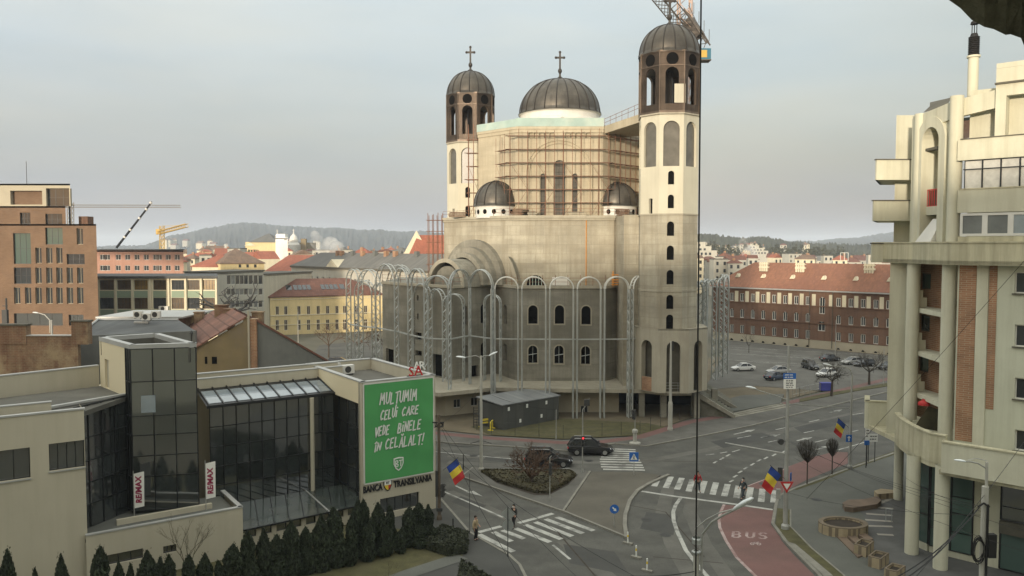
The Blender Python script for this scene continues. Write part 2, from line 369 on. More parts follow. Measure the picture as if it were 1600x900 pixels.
mat('rough_slab', (.15, .145, .11), .97, .25, 3.0, fine=.45, bump=.8, bscale=14, dirt=(.04, .038, .03), dirt_amt=.6)
mat('pole_steel', (.36, .36, .33), .55, .12, 1.2, metal=.3, dirt_amt=.25)
mat('pole_concrete', (.40, .39, .34), .85, .12, 1.2, streak=.3)
mat('pole_dark', (.04, .04, .038), .6, .2, 1)
mat('black_rubber', (.015, .015, .015), .8, .1, 2)
mat('wood_pole', (.11, .085, .06), .95, .2, 1)
mat('bark', (.075, .060, .045), .95, .25, 3, fine=.3)
mat('twig', (.055, .047, .036), .95, .2, 3)
mat('twig_red', (.10, .062, .04), .95, .25, 3)
mat('leaf_thuja', (.026, .034, .019), .9, .4, 1.5, island=.55)
mat('leaf_hedge', (.030, .034, .020), .9, .4, 1.5, island=.5)
mat('leaf_dry', (.060, .052, .026), .9, .35, 1.5)
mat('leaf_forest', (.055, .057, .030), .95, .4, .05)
mat('stone_planter', (.42, .34, .22), .9, .14, 1.2, bricks=((.36, .29, .18), (.2, .16, .11), .7, .9), dirt_amt=.2)
mat('step_brown', (.17, .125, .09), .9, .15, 1, dirt_amt=.3)
mat('plaza_dark', (.105, .105, .10), .9, .15, .5, dirt_amt=.4)
mat('plaza_light', (.31, .29, .25), .9, .12, .5)
mat('car_black', (.012, .012, .014), .16, .2, 1, spec=.7)
mat('car_white', (.66, .66, .63), .25, .04, 1, spec=.6)
mat('car_silver', (.45, .45, .43), .28, .06, 1, metal=.5)
mat('car_blue', (.03, .045, .075), .2, .1, 1, spec=.7)
mat('car_dark', (.03, .032, .035), .2, .1, 1, spec=.7)
mat('car_glass', (.018, .020, .022), .05, .2, 1, spec=.7)
mat('rim', (.38, .38, .37), .35, .1, 2, metal=.7)
mat('lamp_clear', (.72, .74, .76), .2, .05, 2)
mat('lamp_red', (.35, .02, .015), .25, .05, 2)
mat('lamp_shell', (.72, .76, .76), .35, .05, 2)
mat('shed_grey', (.075, .076, .068), .7, .12, .6, tiles=(1.2, 9.0, .8))
mat('shed_roof', (.30, .31, .31), .5, .12, .5, tiles=(.5, 9.0, .75), metal=.3)
mat('skin', (.42, .25, .18), .6, .06, 5)
mat('hair_dark', (.03, .022, .016), .8, .2, 8)
mat('coat_beige', (.33, .26, .155), .85, .1, 5)
mat('coat_dark', (.028, .028, .026), .85, .15, 5)
mat('coat_slate', (.045, .055, .060), .85, .15, 5)
mat('jacket_red', (.36, .022, .03), .7, .12, 5)
mat('trousers_black', (.014, .014, .016), .85, .15, 5)
mat('trousers_slate', (.04, .05, .058), .85, .15, 5)
mat('crane_yellow', (.50, .33, .07), .6, .08, .5)
mat('crane_steel', (.10, .085, .07), .6, .2, 1)
mat('crane_pale', (.46, .33, .26), .6, .2, 1)
mat('crane_blue', (.03, .13, .19), .5, .1, 1)
mat('bin_blue', (.05, .06, .30), .6, .1, 1)
mat('wire', (.012, .012, .012), .7, .1, 1)
mat('toy_yellow', (.70, .55, .05), .6, .1, 1)
mat('toy_red', (.45, .05, .03), .6, .1, 1)
mat('leaf_hill', (.048, .060, .064), .97, .35, .012, dirt=(.11, .10, .06), dirt_amt=.6)  # blue of distant haze mixed into the leaf colour
mat('paint_faded', (.42, .33, .31), .9, .12, 2, dirt=(.21, .11, .10), dirt_amt=.8, fine=.4)
mat('glass_canopy', (.060, .074, .068), .1, .25, .5, spec=.7, dirt=(.12, .12, .10), dirt_amt=.5)
for n_ in ('glass_black', 'glass_sky'): MAT[n_].node_tree.nodes['Principled BSDF'].inputs['IOR'].default_value = 2.3
def emissive(name, col, e):
    m = bpy.data.materials.new(name); MAT[name] = m; t = NT(m); t.bs.inputs['Base Color'].default_value = rgb(col)
    t.bs.inputs['Emission Color'].default_value = rgb(col); t.bs.inputs['Emission Strength'].default_value = e
emissive('signal_red', (.9, .04, .05), 1.2)
def volume(name, col, dens, noise=None):
    m = bpy.data.materials.new(name); MAT[name] = m; m.use_nodes = True; t = m.node_tree; t.nodes.clear()
    o = t.nodes.new('ShaderNodeOutputMaterial'); v = t.nodes.new('ShaderNodeVolumePrincipled'); t.links.new(v.outputs[0], o.inputs['Volume'])
    v.inputs['Color'].default_value = rgb(col); v.inputs['Density'].default_value = dens; v.inputs['Anisotropy'].default_value = 0.0
    if noise:
        g = t.nodes.new('ShaderNodeNewGeometry'); n = t.nodes.new('ShaderNodeTexNoise'); n.inputs['Scale'].default_value = noise; n.inputs['Detail'].default_value = 4
        t.links.new(g.outputs['Position'], n.inputs['Vector'])
        mr_ = t.nodes.new('ShaderNodeMapRange'); mr_.inputs[1].default_value = .45; mr_.inputs[2].default_value = .65; mr_.inputs[3].default_value = 0; mr_.inputs[4].default_value = dens
        t.links.new(n.outputs['Fac'], mr_.inputs[0]); t.links.new(mr_.outputs[0], v.inputs['Density'])
volume('haze_air', (.80, .88, 1.0), .00018)
volume('smoke_white', (.95, .94, .92), .22, .10)
# ================================================================== GROUND, ROADS
b = B(); b.sheet([(-7000, -400), (7000, -400), (7000, 8000), (-7000, 8000)], -0.02); struct(b, 'ground', 'town_ground')
def px(l, z=0.0): return [P(u, v, z) for u, v in l]
def zm(ox, oy, s): return lambda x, y: (ox + x / s, oy + y / s)
z4 = zm(680, 760, 4.706); z5 = zm(980, 680, 4.09); z6 = zm(1100, 520, 3.75); z7 = zm(1200, 660, 3.75); z8 = zm(1000, 520, 5.625)
# asphalt of the junction
b = B(); b.sheet(px([(560, 690), (690, 692), (800, 699), (890, 706), (960, 694), (1010, 698), (1107, 680), (1174, 666), (1233, 651), (1390, 612), (1520, 578), (1640, 640), (1420, 705), (1330, 740), (1240, 790), (1250, 860), (1330, 960), (1360, 1080), (640, 1080), (690, 930), (640, 800)]), 0.0)
struct(b, 'road', 'asphalt')
# church lot: pavement along the kerb, red cycle strip, dirt yard
lot = [(300, 640), (560, 676), (690, 692), (800, 699), (890, 706), (960, 694), (1010, 698), (1107, 680), (1174, 666), (1233, 651), (1390, 612), (1520, 578)]
top = [(1520, 545), (1390, 588), (1231, 627), (1146, 645), (1076, 657), (1000, 683), (880, 689), (768, 683), (682, 674), (560, 660), (300, 625)]
b = B(); b.prism([q for q in px(lot + top)], -.02, .12); struct(b, 'pavement', 'asphalt_old')
def ribbon(b, pts, w, z=None, h=None):
    pts = [Vector((p.x, p.y)) for p in pts]; Ls, Rs = [], []
    for i, p in enumerate(pts):
        d = (pts[min(i + 1, len(pts) - 1)] - pts[max(i - 1, 0)]).normalized(); n = Vector((-d.y, d.x)) * w / 2
        Ls.append(p + n); Rs.append(p - n)
    for i in range(len(pts) - 1):
        if h is None: b.quad(v3(Ls[i], z), v3(Rs[i], z), v3(Rs[i + 1], z), v3(Ls[i + 1], z))
        else: b.prism([Rs[i], Rs[i + 1], Ls[i + 1], Ls[i]], z, h)
    return b
b = B(); ribbon(b, px(lot), .22, -.02, .135); struct(b, 'kerb', 'kerb')
strip = [(560, 665), (682, 678.5), (768, 686.5), (880, 693.5), (940, 692), (1000, 684.5), (1076, 661), (1146, 649), (1231, 631), (1390, 592.5), (1520, 552)]
b = B(); ribbon(b, px(strip), 1.25, .126); struct(b, 'cycle_path', 'red_lane')
b = B(); b.sheet(px([(1520, 540), (1390, 585), (1231, 624), (1076, 654), (1000, 680), (880, 687), (768, 681), (682, 672), (560, 658), (300, 622), (300, 560), (560, 572), (1100, 560), (1520, 520)]), .06); struct(b, 'yard', 'dirt')
b = B(); b.sheet(px([(735, 668), (790, 655), (880, 655), (1010, 662), (1060, 672), (1000, 681), (880, 687), (768, 681)]), .085); tag(b.build('rough_grass', 'grass'), kind='structure')
# car park beyond the church, and the street left of it
b = B(); b.sheet(px([(1100, 610), (1130, 556), (1137, 532), (1392, 557), (1480, 565), (1480, 600), (1390, 603), (1290, 612), (1180, 604)]), .10); struct(b, 'car_park', 'asphalt_old')
b = B(); b.sheet(px([(500, 540), (640, 525), (680, 585), (560, 600), (470, 580)]), .09); struct(b, 'street', 'asphalt')
b = B()
for i in range(13):      # bay lines
    for j, (v0, v1) in enumerate(((541, 545), (551, 556), (561, 567))):
        u = 1128 + i * 20 + j * 4
        if u < 1390: a, c = P(u, v0 + (u - 1128) * .055, .105), P(u + 26, v0 + (u - 1128) * .055 + 3.0, .105); ribbon(b, [a, c], .16, .106)
for (a, c) in (((1130, 545), (1390, 570)), ((1130, 562), (1250, 573))): ribbon(b, px([a, c]), .14, .106)
struct(b, 'parking_line', 'road_paint')
b = B(); b.prism(px([z6(560, 395), z6(700, 365), z6(1080, 300), z6(1300, 260), z6(1300, 290), z6(1080, 318), z6(860, 352), z6(560, 412)]), 0, .2); struct(b, 'verge', 'grass')
# traffic islands
b = B(); b.prism(px([(721, 746), (739, 732), (800, 733.5), (898, 735), (922, 738), (880, 800), (876, 799)]), -.02, .13); struct(b, 'traffic_island', 'asphalt_old')
b = B(); b.sheet(px([(748, 737), (800, 737), (893, 738), (903, 744), (888, 760), (858, 776), (835, 776), (776, 757)]), .136); struct(b, 'planting_bed', 'soil')
b = B(); b.prism(px([(924, 738.5), (1000, 739), (1032, 744), (1012, 757), (992, 770), (981, 786), (975, 812), (977, 838), (955, 829), (883, 800.5)]), -.02, .10); struct(b, 'paved_island', 'worn_island')
b = B(); ribbon(b, px([(1045, 743), (1016, 756), (996, 768), (984, 784), (977, 806), (976, 822), (979, 842)]), .3, -.02, .16)
ribbon(b, px([(739, 732), (721, 746), (876, 799), (880, 800), (977, 840)]), .2, -.02, .14); ribbon(b, px([(922, 738), (880, 800)]), .2, -.02, .145); struct(b, 'kerb', 'kerb')
# right pavement with its verge
rp = [z7(740, 185), z7(480, 275), z7(160, 393), z7(60, 440), z7(45, 500), z7(28, 600), z7(105, 705), z7(295, 897), z7(380, 1000), z7(520, 1150)]
b = B(); b.prism([q for q in px(rp)] + [Vector((60, 30)), Vector((62, 100)), P(1480, 672)], -.02, .12); struct(b, 'pavement', 'pavement')
b = B(); ribbon(b, px(rp), .24, -.02, .15); struct(b, 'kerb', 'kerb')
b = B(); b.sheet(px([z7(740, 168), z7(480, 258), z7(150, 384), z7(165, 396), z7(330, 340), z7(480, 277), z7(745, 188)], .13), .13)
b.sheet(px([z7(55, 502), z7(42, 600), z7(108, 690), z7(300, 880), z7(390, 1000), z7(500, 1000), z7(440, 890), z7(255, 735), z7(132, 610), z7(132, 510)], .13), .13); struct(b, 'verge', 'grass')
b = B(); ribbon(b, px([z7(132, 510), z7(132, 610), z7(258, 738), z7(442, 892), z7(520, 1000)], .13), .12, .10, .15); struct(b, 'kerb', 'kerb')
b = B(); b.prism(px([z7(118, 702), z7(160, 715), z7(380, 900), z7(330, 905)], .13), .12, .17); struct(b, 'kerb', 'kerb')
# left pavement by the bank
lp = [(676, 742), (683, 775), (733, 833), (760, 849), (795, 869), (812, 885), (822, 905), (838, 950), (850, 1000)]
b = B(); b.prism([q for q in px(lp)] + [Vector((-8, 20)), P(560, 1000), P(520, 900), P(600, 800)], -.02, .11); struct(b, 'pavement', 'pavement_dark')
b = B(); ribbon(b, px(lp), .2, -.02, .14); struct(b, 'kerb', 'kerb')
b = B(); b.sheet([Vector((-60, 20)), Vector((-14, 35)), P(640, 905), P(722, 872), P(728, 852), P(690, 838), P(560, 820), Vector((-30, 62)), Vector((-60, 60))], .125); struct(b, 'lawn', 'grass')
b = B(); ribbon(b, px([(560, 930), (640, 899), (722, 872)]), 1.3, .135); struct(b, 'path', 'pavement')
# painted markings
b = B()
for p0, p1 in (((322, 353), (575, 480)), ((428, 335), (560, 405)), ((495, 322), (655, 385)), ((590, 308), (845, 410)), ((662, 282), (928, 388)), ((735, 262), (1008, 366)), ((812, 240), (1088, 346)), ((892, 225), (1165, 326))):
    ribbon(b, px([z4(*p0), z4(*p1)]), .46, .004)
struct(b, 'zebra_crossing', 'road_paint')
b = B()
for p0, p1 in (((202, 268), (172, 327)), ((280, 265), (246, 337)), ((350, 273), (318, 347)), ((417, 283), (392, 360)), ((495, 293), (470, 370)), ((568, 303), (545, 380)), ((642, 313), (620, 390)), ((712, 323), (697, 402)), ((790, 333), (775, 413)), ((865, 343), (855, 426)), ((943, 353), (935, 431))):
    ribbon(b, px([z5(*p0), z5(*p1)]), .52, .006)
struct(b, 'zebra_crossing', 'road_paint')
b = B(); zc = zm(660, 620, 4.444)
for x0, x1, y in ((1335, 1480, 365), (1330, 1480, 379), (1300, 1490, 394), (1270, 1495, 408), (1240, 1455, 421), (1232, 1510, 436), (1232, 1520, 453), (1238, 1530, 472), (1240, 1538, 489), (1255, 1545, 506)):
    ribbon(b, px([zc(x0, y - 3), zc(x1, y + 3)]), .42, .004)
struct(b, 'zebra_crossing', 'road_paint')
b = B()
def ln(pts, w=.16, z=.004): ribbon(b, px(pts), w, z)
ln([z4(318, 337), z4(485, 293)], .4); ln([z4(612, 269), z4(866, 199)], .4)
ln([z4(-60, -20), z4(80, 45), z4(260, 122), z4(500, 228)], .2); ln([z4(865, 430), z4(992, 536)], .2); ln([(640, 739), (676, 752), (690, 758)], .5)
ln([z4(150, -5), z4(238, 37)], .2); b.sheet(px([z4(228, 42), z4(282, 33), z4(350, 74)]), .004)
ln([zc(60, 378), zc(320, 405), zc(680, 436)], .18); ln([zc(-200, 352), zc(60, 378)], .18)
ln([zc(985, 490), zc(1020, 508)], .7)
ln([z5(92, 358), z5(300, 390), z5(690, 441), z5(930, 476)], .34)
ln([z5(341, 402), z5(310, 445), z5(294, 490), z5(297, 545), z5(318, 612), z5(375, 735), z5(440, 820), z5(515, 905), z5(620, 1010)], .3, .005)
ln([z5(1515, 650), z5(1600, 668)], .2)
for p0, p1 in (((10, 716), (60, 710)), ((95, 705), (135, 698)), ((195, 618), (275, 603)), ((340, 614), (435, 597)), ((375, 641), (450, 625)), ((420, 568), (480, 555)), ((585, 586), (645, 573)), ((615, 523), (675, 509)), ((650, 641), (720, 625)), ((870, 480), (935, 470)), ((868, 579), (905, 570)), ((775, 689), (850, 668)), ((850, 668), (945, 640)), ((735, 466), (785, 455)), ((165, 698), (210, 685)), ((995, 440), (1050, 428)), ((985, 545), (1060, 522))):
    ln([z6(*p0), z6(*p1)], .17)
for (x, y) in ((65, 757), (103, 737), (140, 717), (160, 868), (182, 840), (210, 815), (243, 792), (283, 770), (320, 748), (362, 733), (410, 715), (465, 697)):
    ln([z6(x - 10, y + 7), z6(x + 12, y - 6)], .2)
def arrow(x0, y0, x1, y1):                       # straight-ahead lane arrow
    a, c = P(*z6(x0, y0)), P(*z6(x1, y1)); d = (c - a); d = Vector((d.x, d.y)).normalized(); n = Vector((-d.y, d.x)); a, c = v2(a), v2(c)
    b.sheet([a + n * .12, a - n * .12, c - n * .12, c + n * .12], .004); b.sheet([c + n * .42, c - n * .42, c + d * 1.4], .004)
arrow(175, 595, 255, 577); arrow(545, 632, 590, 622); arrow(740, 466, 775, 458); arrow(655, 684, 705, 672); arrow(335, 614, 400, 603)
struct(b, 'lane_line', 'road_paint')
# red bus lane (two stretches)
bl = [z5(620, 443), z5(597, 490), z5(586, 540), z5(592, 590), z5(632, 675), z5(700, 782), z5(825, 905), z5(930, 1010)]
br = [z5(1300, 1010), z5(1205, 905), z5(1062, 762), z5(985, 672), z5(945, 575), z5(942, 500), z5(932, 478)]
b = B(); b.sheet(px(bl + br), .0035)
b.sheet(px([z6(255, 898), z6(385, 848), z6(500, 782), z6(640, 728), z6(760, 698), z6(842, 700), z6(842, 765), z6(600, 862), z6(480, 925), z6(430, 950)]), .0035)
struct(b, 'bus_lane', 'red_lane')
b = B(); ln(bl, .22, .008); ln([z6(255, 898), z6(385, 848), z6(500, 782)], .0 + .12, .008)
def strokes(b, segs, o, ex, ey, w, z):
    for s_ in segs: ribbon(b, [Vector((*(o + ex * x + ey * y), 0)) for x, y in s_], w, z)
BUS = {'B': [[(0, 0), (0, 1), (.5, 1), (.65, .75), (.5, .52), (0, .52)], [(.5, .52), (.7, .26), (.5, 0), (0, 0)]], 'U': [[(0, 1), (0, .25), (.2, 0), (.5, 0), (.7, .25), (.7, 1)]], 'S': [[(.68, .85), (.5, 1), (.18, 1), (0, .78), (.15, .55), (.55, .45), (.7, .22), (.5, 0), (.18, 0), (0, .15)]]}
for ch, (x, y) in (('B', (675, 652)), ('U', (762, 654)), ('S', (842, 660))):
    o = v2(P(*z5(x, y))); ex = v2(P(*z5(x + 66, y + 3))) - o; ey = (v2(P(*z5(x + 4, y - 36))) - o)
    strokes(b, BUS[ch], o, ex, ey, .2, .009)
o = v2(P(*z5(785, 700))); ex = v2(P(*z5(785 + 66, 703))) - o; ey = (v2(P(*z5(789, 678))) - o)   # bicycle symbol
for cx in (.2, .85): strokes(b, [[(cx + .17 * cos(t * pi / 5), .3 + .3 * sin(t * pi / 5)) for t in range(11)]], o, ex, ey, .09, .009)
strokes(b, [[(.2, .3), (.38, .75), (.72, .75), (.85, .3)], [(.38, .75), (.5, .3), (.72, .75)], [(.2, .3), (.5, .3)], [(.72, .75), (.75, .95)]], o, ex, ey, .09, .009)
struct(b, 'bus_lane_marking', 'paint_faded')
# manhole covers and patched trenches
b = B()
for (u, v) in ((1276, 783), (1193, 756), (1040, 836), (920, 720), (1195, 655), (740, 712), (1010, 812)):
    c = P(u, v); b.lathe((c.x, c.y, .135 if u == 1276 else .006), [(.0, .004), (.42, .004)], 14)
struct(b, 'manhole_cover', 'pole_dark')
b = B(); ribbon(b, px([(905, 775), (1040, 800), (1100, 870)]), .10, .0026); ribbon(b, px([(760, 712), (880, 727)]), .10, .0026); ribbon(b, px([(870, 830), (930, 900), (960, 1000)]), .12, .0026); ribbon(b, px([(1000, 720), (1120, 722)]), .09, .0026); ribbon(b, px([(1020, 870), (1130, 880)]), .09, .0026)
struct(b, 'tar_seam', 'soil')
b = B()
for q in ([(1010, 800), (1060, 806), (1052, 836), (1000, 826)], [(1110, 690), (1190, 676), (1215, 684), (1130, 700)], [(760, 712), (850, 722), (845, 730), (755, 719)], [(880, 850), (960, 862), (985, 900), (890, 880)], [(720, 775), (760, 790), (745, 800), (705, 784)], [(1240, 668), (1330, 648), (1345, 655), (1255, 677)]): b.sheet(px(q), .0022)
struct(b, 'asphalt_patch', 'pavement_dark')
b = B()
for l in ([(700, 712), (800, 716), (880, 722), (1000, 722), (1110, 702), (1390, 632)], [(700, 722), (880, 733)], [(1045, 760), (1035, 800), (1050, 850), (1090, 920)], [(1085, 765), (1078, 800), (1100, 850), (1150, 920)], [(880, 845), (1000, 940)], [(820, 820), (700, 768)]): ribbon(b, px(l), 1.1, .0018)
struct(b, 'worn_track', 'asphalt_old')
# ------------------------------------------------------------------ hills
def ridge(name, m, pts, depth, rough, Y0, cell, seed):
    rr = random.Random(seed); us = [p[0] for p in pts]; n = int((us[-1] - us[0]) / cell); vs_ = []; fs = []; K = 10
    ph = [rr.uniform(0, 6.28) for _ in range(8)]
    for i in range(n + 1):
        u = us[0] + (us[-1] - us[0]) * i / n
        for (ua, va), (ub, vb) in zip(pts, pts[1:]):
            if ua <= u <= ub: v = va + (vb - va) * (.5 - .5 * cos(pi * (u - ua) / (ub - ua)))
        for k in range(K + 1):
            t = k / K; Y = Y0 + depth * t + rr.uniform(-.4, .4) * depth / K * (0 < k < K); zt = max(0, Z(v, Y0 + depth)) ; h = zt * (sin(t * pi / 2) ** 1.3)
            h += rough * (rr.random() - .3) * (1 if k > 1 else 0) * (h > 3) + h * .06 * sin(u * .05 + ph[k % 8] + k)
            if k == 0: h = -2
            if k == K: h = max(h, zt - rough * .3)
            x = (u - 800) / F * Y; vs_.append((x, Y, h))
    for i in range(n):
        for k in range(K):
            a = i * (K + 1) + k; fs.append([a, a + K + 1, a + K + 2, a + 1])
    # rear slope
    o = len(vs_)
    for i in range(n + 1): q = vs_[i * (K + 1) + K]; vs_.append((q[0] * 1.15, q[1] * 1.15, -5))
    for i in range(n): a = i * (K + 1) + K; fs.append([a, a + K + 1, o + i + 1, o + i])
    b = B(); b.v = [Vector(q) for q in vs_]; b.f = fs; return struct(b, name, m, smooth=True)
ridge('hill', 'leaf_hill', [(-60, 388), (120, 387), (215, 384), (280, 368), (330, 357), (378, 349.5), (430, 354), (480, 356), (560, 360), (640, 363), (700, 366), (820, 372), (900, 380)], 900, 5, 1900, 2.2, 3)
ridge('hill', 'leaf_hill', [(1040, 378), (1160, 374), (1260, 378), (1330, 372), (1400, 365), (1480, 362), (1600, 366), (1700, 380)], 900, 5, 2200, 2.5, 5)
ridge('hill', 'leaf_forest', [(980, 376), (1060, 371), (1095, 368), (1140, 371), (1190, 373), (1240, 379), (1290, 381), (1330, 384), (1400, 385)], 300, 4.5, 850, 1.4, 8)
# ================================================================== CATHEDRAL UNDER CONSTRUCTION
CH = thing('cathedral', 'unfinished concrete cathedral with bronze domes and two tall bell towers', 'cathedral', (6.5, 112, 0))
def arc(c, r, a0, a1, n): return [(c[0] + r * cos(a0 + (a1 - a0) * i / n), c[1] + r * sin(a0 + (a1 - a0) * i / n)) for i in range(n + 1)]
TZ = 3.5; LZ = 15.8; MZ = 24.9; UZ = 37.5
# ---- lower storey: front apse, left apse
low = [(-19, 117), (-15.6, 112), (-7.8, 104.2), (-2.3, 109.7), (.75, 103.5), (12.1, 103.5), (15.6, 108.0), (20, 108), (26, 114), (26, 135), (-19, 135)]
b = B(); wins = []
for i in range(len(low)):
    p0, p1 = low[i], low[(i + 1) % len(low)]; hs = []
    if i == 4:
        hs = wpx(p0, p1, [(825.5, 477, 840, 506), (867, 477, 881.5, 506), (908.5, 478, 923, 507)], True) + wpx(p0, p1, [(825.5, 540, 839.5, 567), (866.5, 540, 880.5, 568), (908, 541, 922, 569)], True)
    if i in (2, 3):
        Lw = (v2(p1) - v2(p0)).length
        hs = [(Lw * t - .55, Lw * t + .55, a_, b_, True) for t in ((.45,) if i == 3 else (.28, .72)) for a_, b_ in ((5.6, 8.0), (10.6, 13.2))]
        if i == 2: hs.append((3.2, 4.6, 3.5, 5.0, False))
    if i == 1: hs = [(3.2, 4.6, 4.0, 5.0, False), (3.2, 4.6, 6, 6.7, False), (3.2, 4.6, 8.2, 9.2, False), (3.6, 4.0, 11, 11.8, False), (3.6, 4.0, 13.6, 14.3, False), (7, 9, 3.6, 6.6, False)]
    if i == 0: hs = [(1.0, 3.6, 3.6, 6.2, False)]
    b.wall(p0, p1, TZ, LZ, hs, .5)
    wins.append((p0, p1, hs))
b.prism(low, LZ - .3, LZ - .02)
lower = b.build('lower_wall', 'concrete', CH)
for i, (p0, p1, hs) in enumerate(wins):
    e = (v2(p1) - v2(p0)).normalized(); nb = Vector((-e.y, e.x))
    for h in hs:
        bb = B(); q0 = v2(p0) + e * (h[0] - .1) + nb * .49; q1 = v2(p0) + e * (h[1] + .1) + nb * .49
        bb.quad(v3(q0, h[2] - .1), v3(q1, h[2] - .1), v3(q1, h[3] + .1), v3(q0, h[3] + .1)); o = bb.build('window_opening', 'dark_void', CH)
        if i == 4:                                                    # pale plaster surround and timber props
            w_ = B(); u0, u1, za, zb = h[:4]; r = (u1 - u0) / 2; uc = (u0 + u1) / 2
            pts = [(u0 - .16, za - .16)] + [(uc - (r + .16) * cos(pi * k / 10), zb - r + (r + .16) * sin(pi * k / 10)) for k in range(11)] + [(u1 + .16, za - .16)]
            inn = [(u0, za)] + [(uc - r * cos(pi * k / 10), zb - r + r * sin(pi * k / 10)) for k in range(11)] + [(u1, za)]
            def pt(u, z, d=-.05): q = v2(p0) + e * u + nb * d; return (q.x, q.y, z)
            for k in range(12): w_.quad(pt(*pts[k]), pt(*pts[k + 1]), pt(*inn[k + 1]), pt(*inn[k]))
            w_.quad(pt(u0 - .16, za - .16), pt(u1 + .16, za - .16), pt(u1, za), pt(u0, za)); w_.build('surround', 'concrete_pale', o)
            if zb < 9:
                t_ = B(); t_.tube(pt(uc, za, .3), pt(uc, zb, .3), .05); t_.tube(pt(u0, za + 1.0, .3), pt(u1, za + 1.2, .3), .05); t_.build('prop', 'galvanised', o)
# rim slab and edge rail of the lower storey
b = B()
for i in range(0, 9): b.bar(low[i], low[i + 1], .5, LZ - .25, LZ + .12, -.18)
b.build('rim', 'concrete_pale', CH)
b = B()
for i in range(0, 6):
    p0, p1 = v2(low[i]), v2(low[i + 1]); n = max(2, int((p1 - p0).length / 1.6))
    for k in range(n + 1): q = p0 + (p1 - p0) * k / n; b.tube(v3(q, LZ), v3(q, LZ + 1.5), .035, 4)
    for z in (.6, 1.1): b.tube(v3(p0, LZ + z), v3(p1, LZ + z), .022, 4)
b.build('guard_rail', 'rust_tube', CH)
# ---- terrace slab, set-back base wall with small windows
ter = [(-30, 118), (-24, 108), (-12.5, 96.3), (-8.6, 94.9), (-2.4, 98.6), (7, 97.6), (16.2, 97.2), (18.5, 95.5), (21.6, 95.6), (22.2, 98), (25.4, 107), (26, 118)]
b = B(); b.prism(ter, TZ - .45, TZ); b.build('terrace', 'concrete_pale', CH)
base = [(-27, 116), (-21, 108), (-11.5, 99.0), (-8.3, 98.0), (-2.5, 101.2), (6, 100.2), (13.5, 100.2)]
b = B()
for i in range(len(base) - 1):
    hs = wpx(base[i], base[i + 1], [(867, 634, 879, 646), (906, 634, 920, 647), (956, 632, 972, 650)] if i == 4 else ([(869, 634, 879, 646), (907, 634, 919, 647), (957, 634, 970, 648)] if i == 5 else []))
    hs = [h for h in hs if 0 < h[0] and h[1] < (v2(base[i + 1]) - v2(base[i])).length]
    if i == 3: hs = [(1.2, 2.2, .9, 2.0, False), (3.6, 4.6, .9, 2.0, False)]
    b.wall(base[i], base[i + 1], 0, TZ - .4, hs, .3)
    put_windows(CH, base[i], base[i + 1], [(h[0], h[1], h[2], h[3]) for h in hs], 'white_paint', 'glass', 2, 1, .2)
b.wall((13.5, 100.2), (13.5, 106), 0, TZ - .4); b.build('base_wall', 'wall_stone', CH)
b = B(); b.wall((13.5, 106), (24, 105), 0, TZ - .4); b.build('basement_shade_wall', 'dark_void', CH)  # near-black colour stands in for the shade under the terrace
for q in ((16.0, 98.0), (18.6, 97.5), (22.6, 97.2), (25.5, 100)):
    b = B(); b.box(q[0] - .35, q[0] + .35, q[1] - .35, q[1] + .35, 0, TZ - .4); b.build('column', 'concrete', CH)
# ---- middle block (octagon) with cornice
mid = [(-9.9, 116.6), (-.34, 107), (13.6, 107), (20.5, 113.9), (23.2, 117), (23.2, 137), (-9.9, 137)]
b = B()
for i in range(len(mid)):
    hs = []
    if i == 1: hs = wpx(mid[1], mid[2], [(823, 430, 851, 446)], True)
    b.wall(mid[i], mid[(i + 1) % len(mid)], LZ - .3, MZ, hs, .6)
b.prism(mid, MZ - .3, MZ - .01); b.build('middle_wall', 'concrete_sun', CH)
h = wpx(mid[1], mid[2], [(823, 430, 851, 446)])[0]
b = B(); b.quad((mid[1][0] + h[0], 107.55, h[2]), (mid[1][0] + h[1], 107.55, h[2]), (mid[1][0] + h[1], 107.55, h[3]), (mid[1][0] + h[0], 107.55, h[3])); lun = b.build('lunette_window', 'dark_void', CH)
b = B()
for k in range(1, 6): x = mid[1][0] + h[0] + (h[1] - h[0]) * k / 6; b.tube((x, 107.3, h[2]), (x, 107.3, h[3] - .1), .06, 5)
b.build('bar', 'insulation', lun)
# blind pale arch panel beside the lunette
b = B(); q = D(876, 446, 106.9); b.v = []; b.prism([(q.x - 1.15, 106.93), (q.x + 1.15, 106.93), (q.x + 1.15, 106.99), (q.x - 1.15, 106.99)], 15.8, 16.9); b.build('formwork_panel', 'white_paint', CH)
b = B()
def offs(poly, d):
    o = []; n = len(poly); c = sum((v2(p) for p in poly), Vector((0, 0))) / n
    for i in range(n):
        a, p, q = v2(poly[i - 1]), v2(poly[i]), v2(poly[(i + 1) % n]); e1 = (p - a).normalized(); e2 = (q - p).normalized()
        n1 = Vector((e1.y, -e1.x)); n2 = Vector((e2.y, -e2.x)); m = (n1 + n2).normalized(); o.append(p + m * d / max(.5, m.dot(n1)))
    return o
b.prism(offs(mid, .35), MZ - .12, MZ + .22); b.prism(offs(mid, .18), MZ - .4, MZ - .125); b.build('cornice', 'concrete_pale', CH)
b = B(); b.tube((9.9, 106.9, LZ), (9.9, 106.9, MZ - .3), .05); b.build('drain_pipe', 'orange_paint', CH)
# ledge rail and stacked building material on the ledge
b = B(); rim_ = offs(mid, .1)
for i in range(0, 3):
    p0, p1 = v2(rim_[i]), v2(rim_[i + 1]); n = int((p1 - p0).length / 1.5)
    for k in range(n + 1): q = p0 + (p1 - p0) * k / n; b.tube(v3(q, MZ + .2), v3(q, MZ + 1.2), .02, 4)
    b.tube(v3(p0, MZ + 1.15), v3(p1, MZ + 1.15), .02, 4); b.tube(v3(p0, MZ + .7), v3(p1, MZ + .7), .02, 4)
b.build('guard_rail', 'rust_tube', CH)
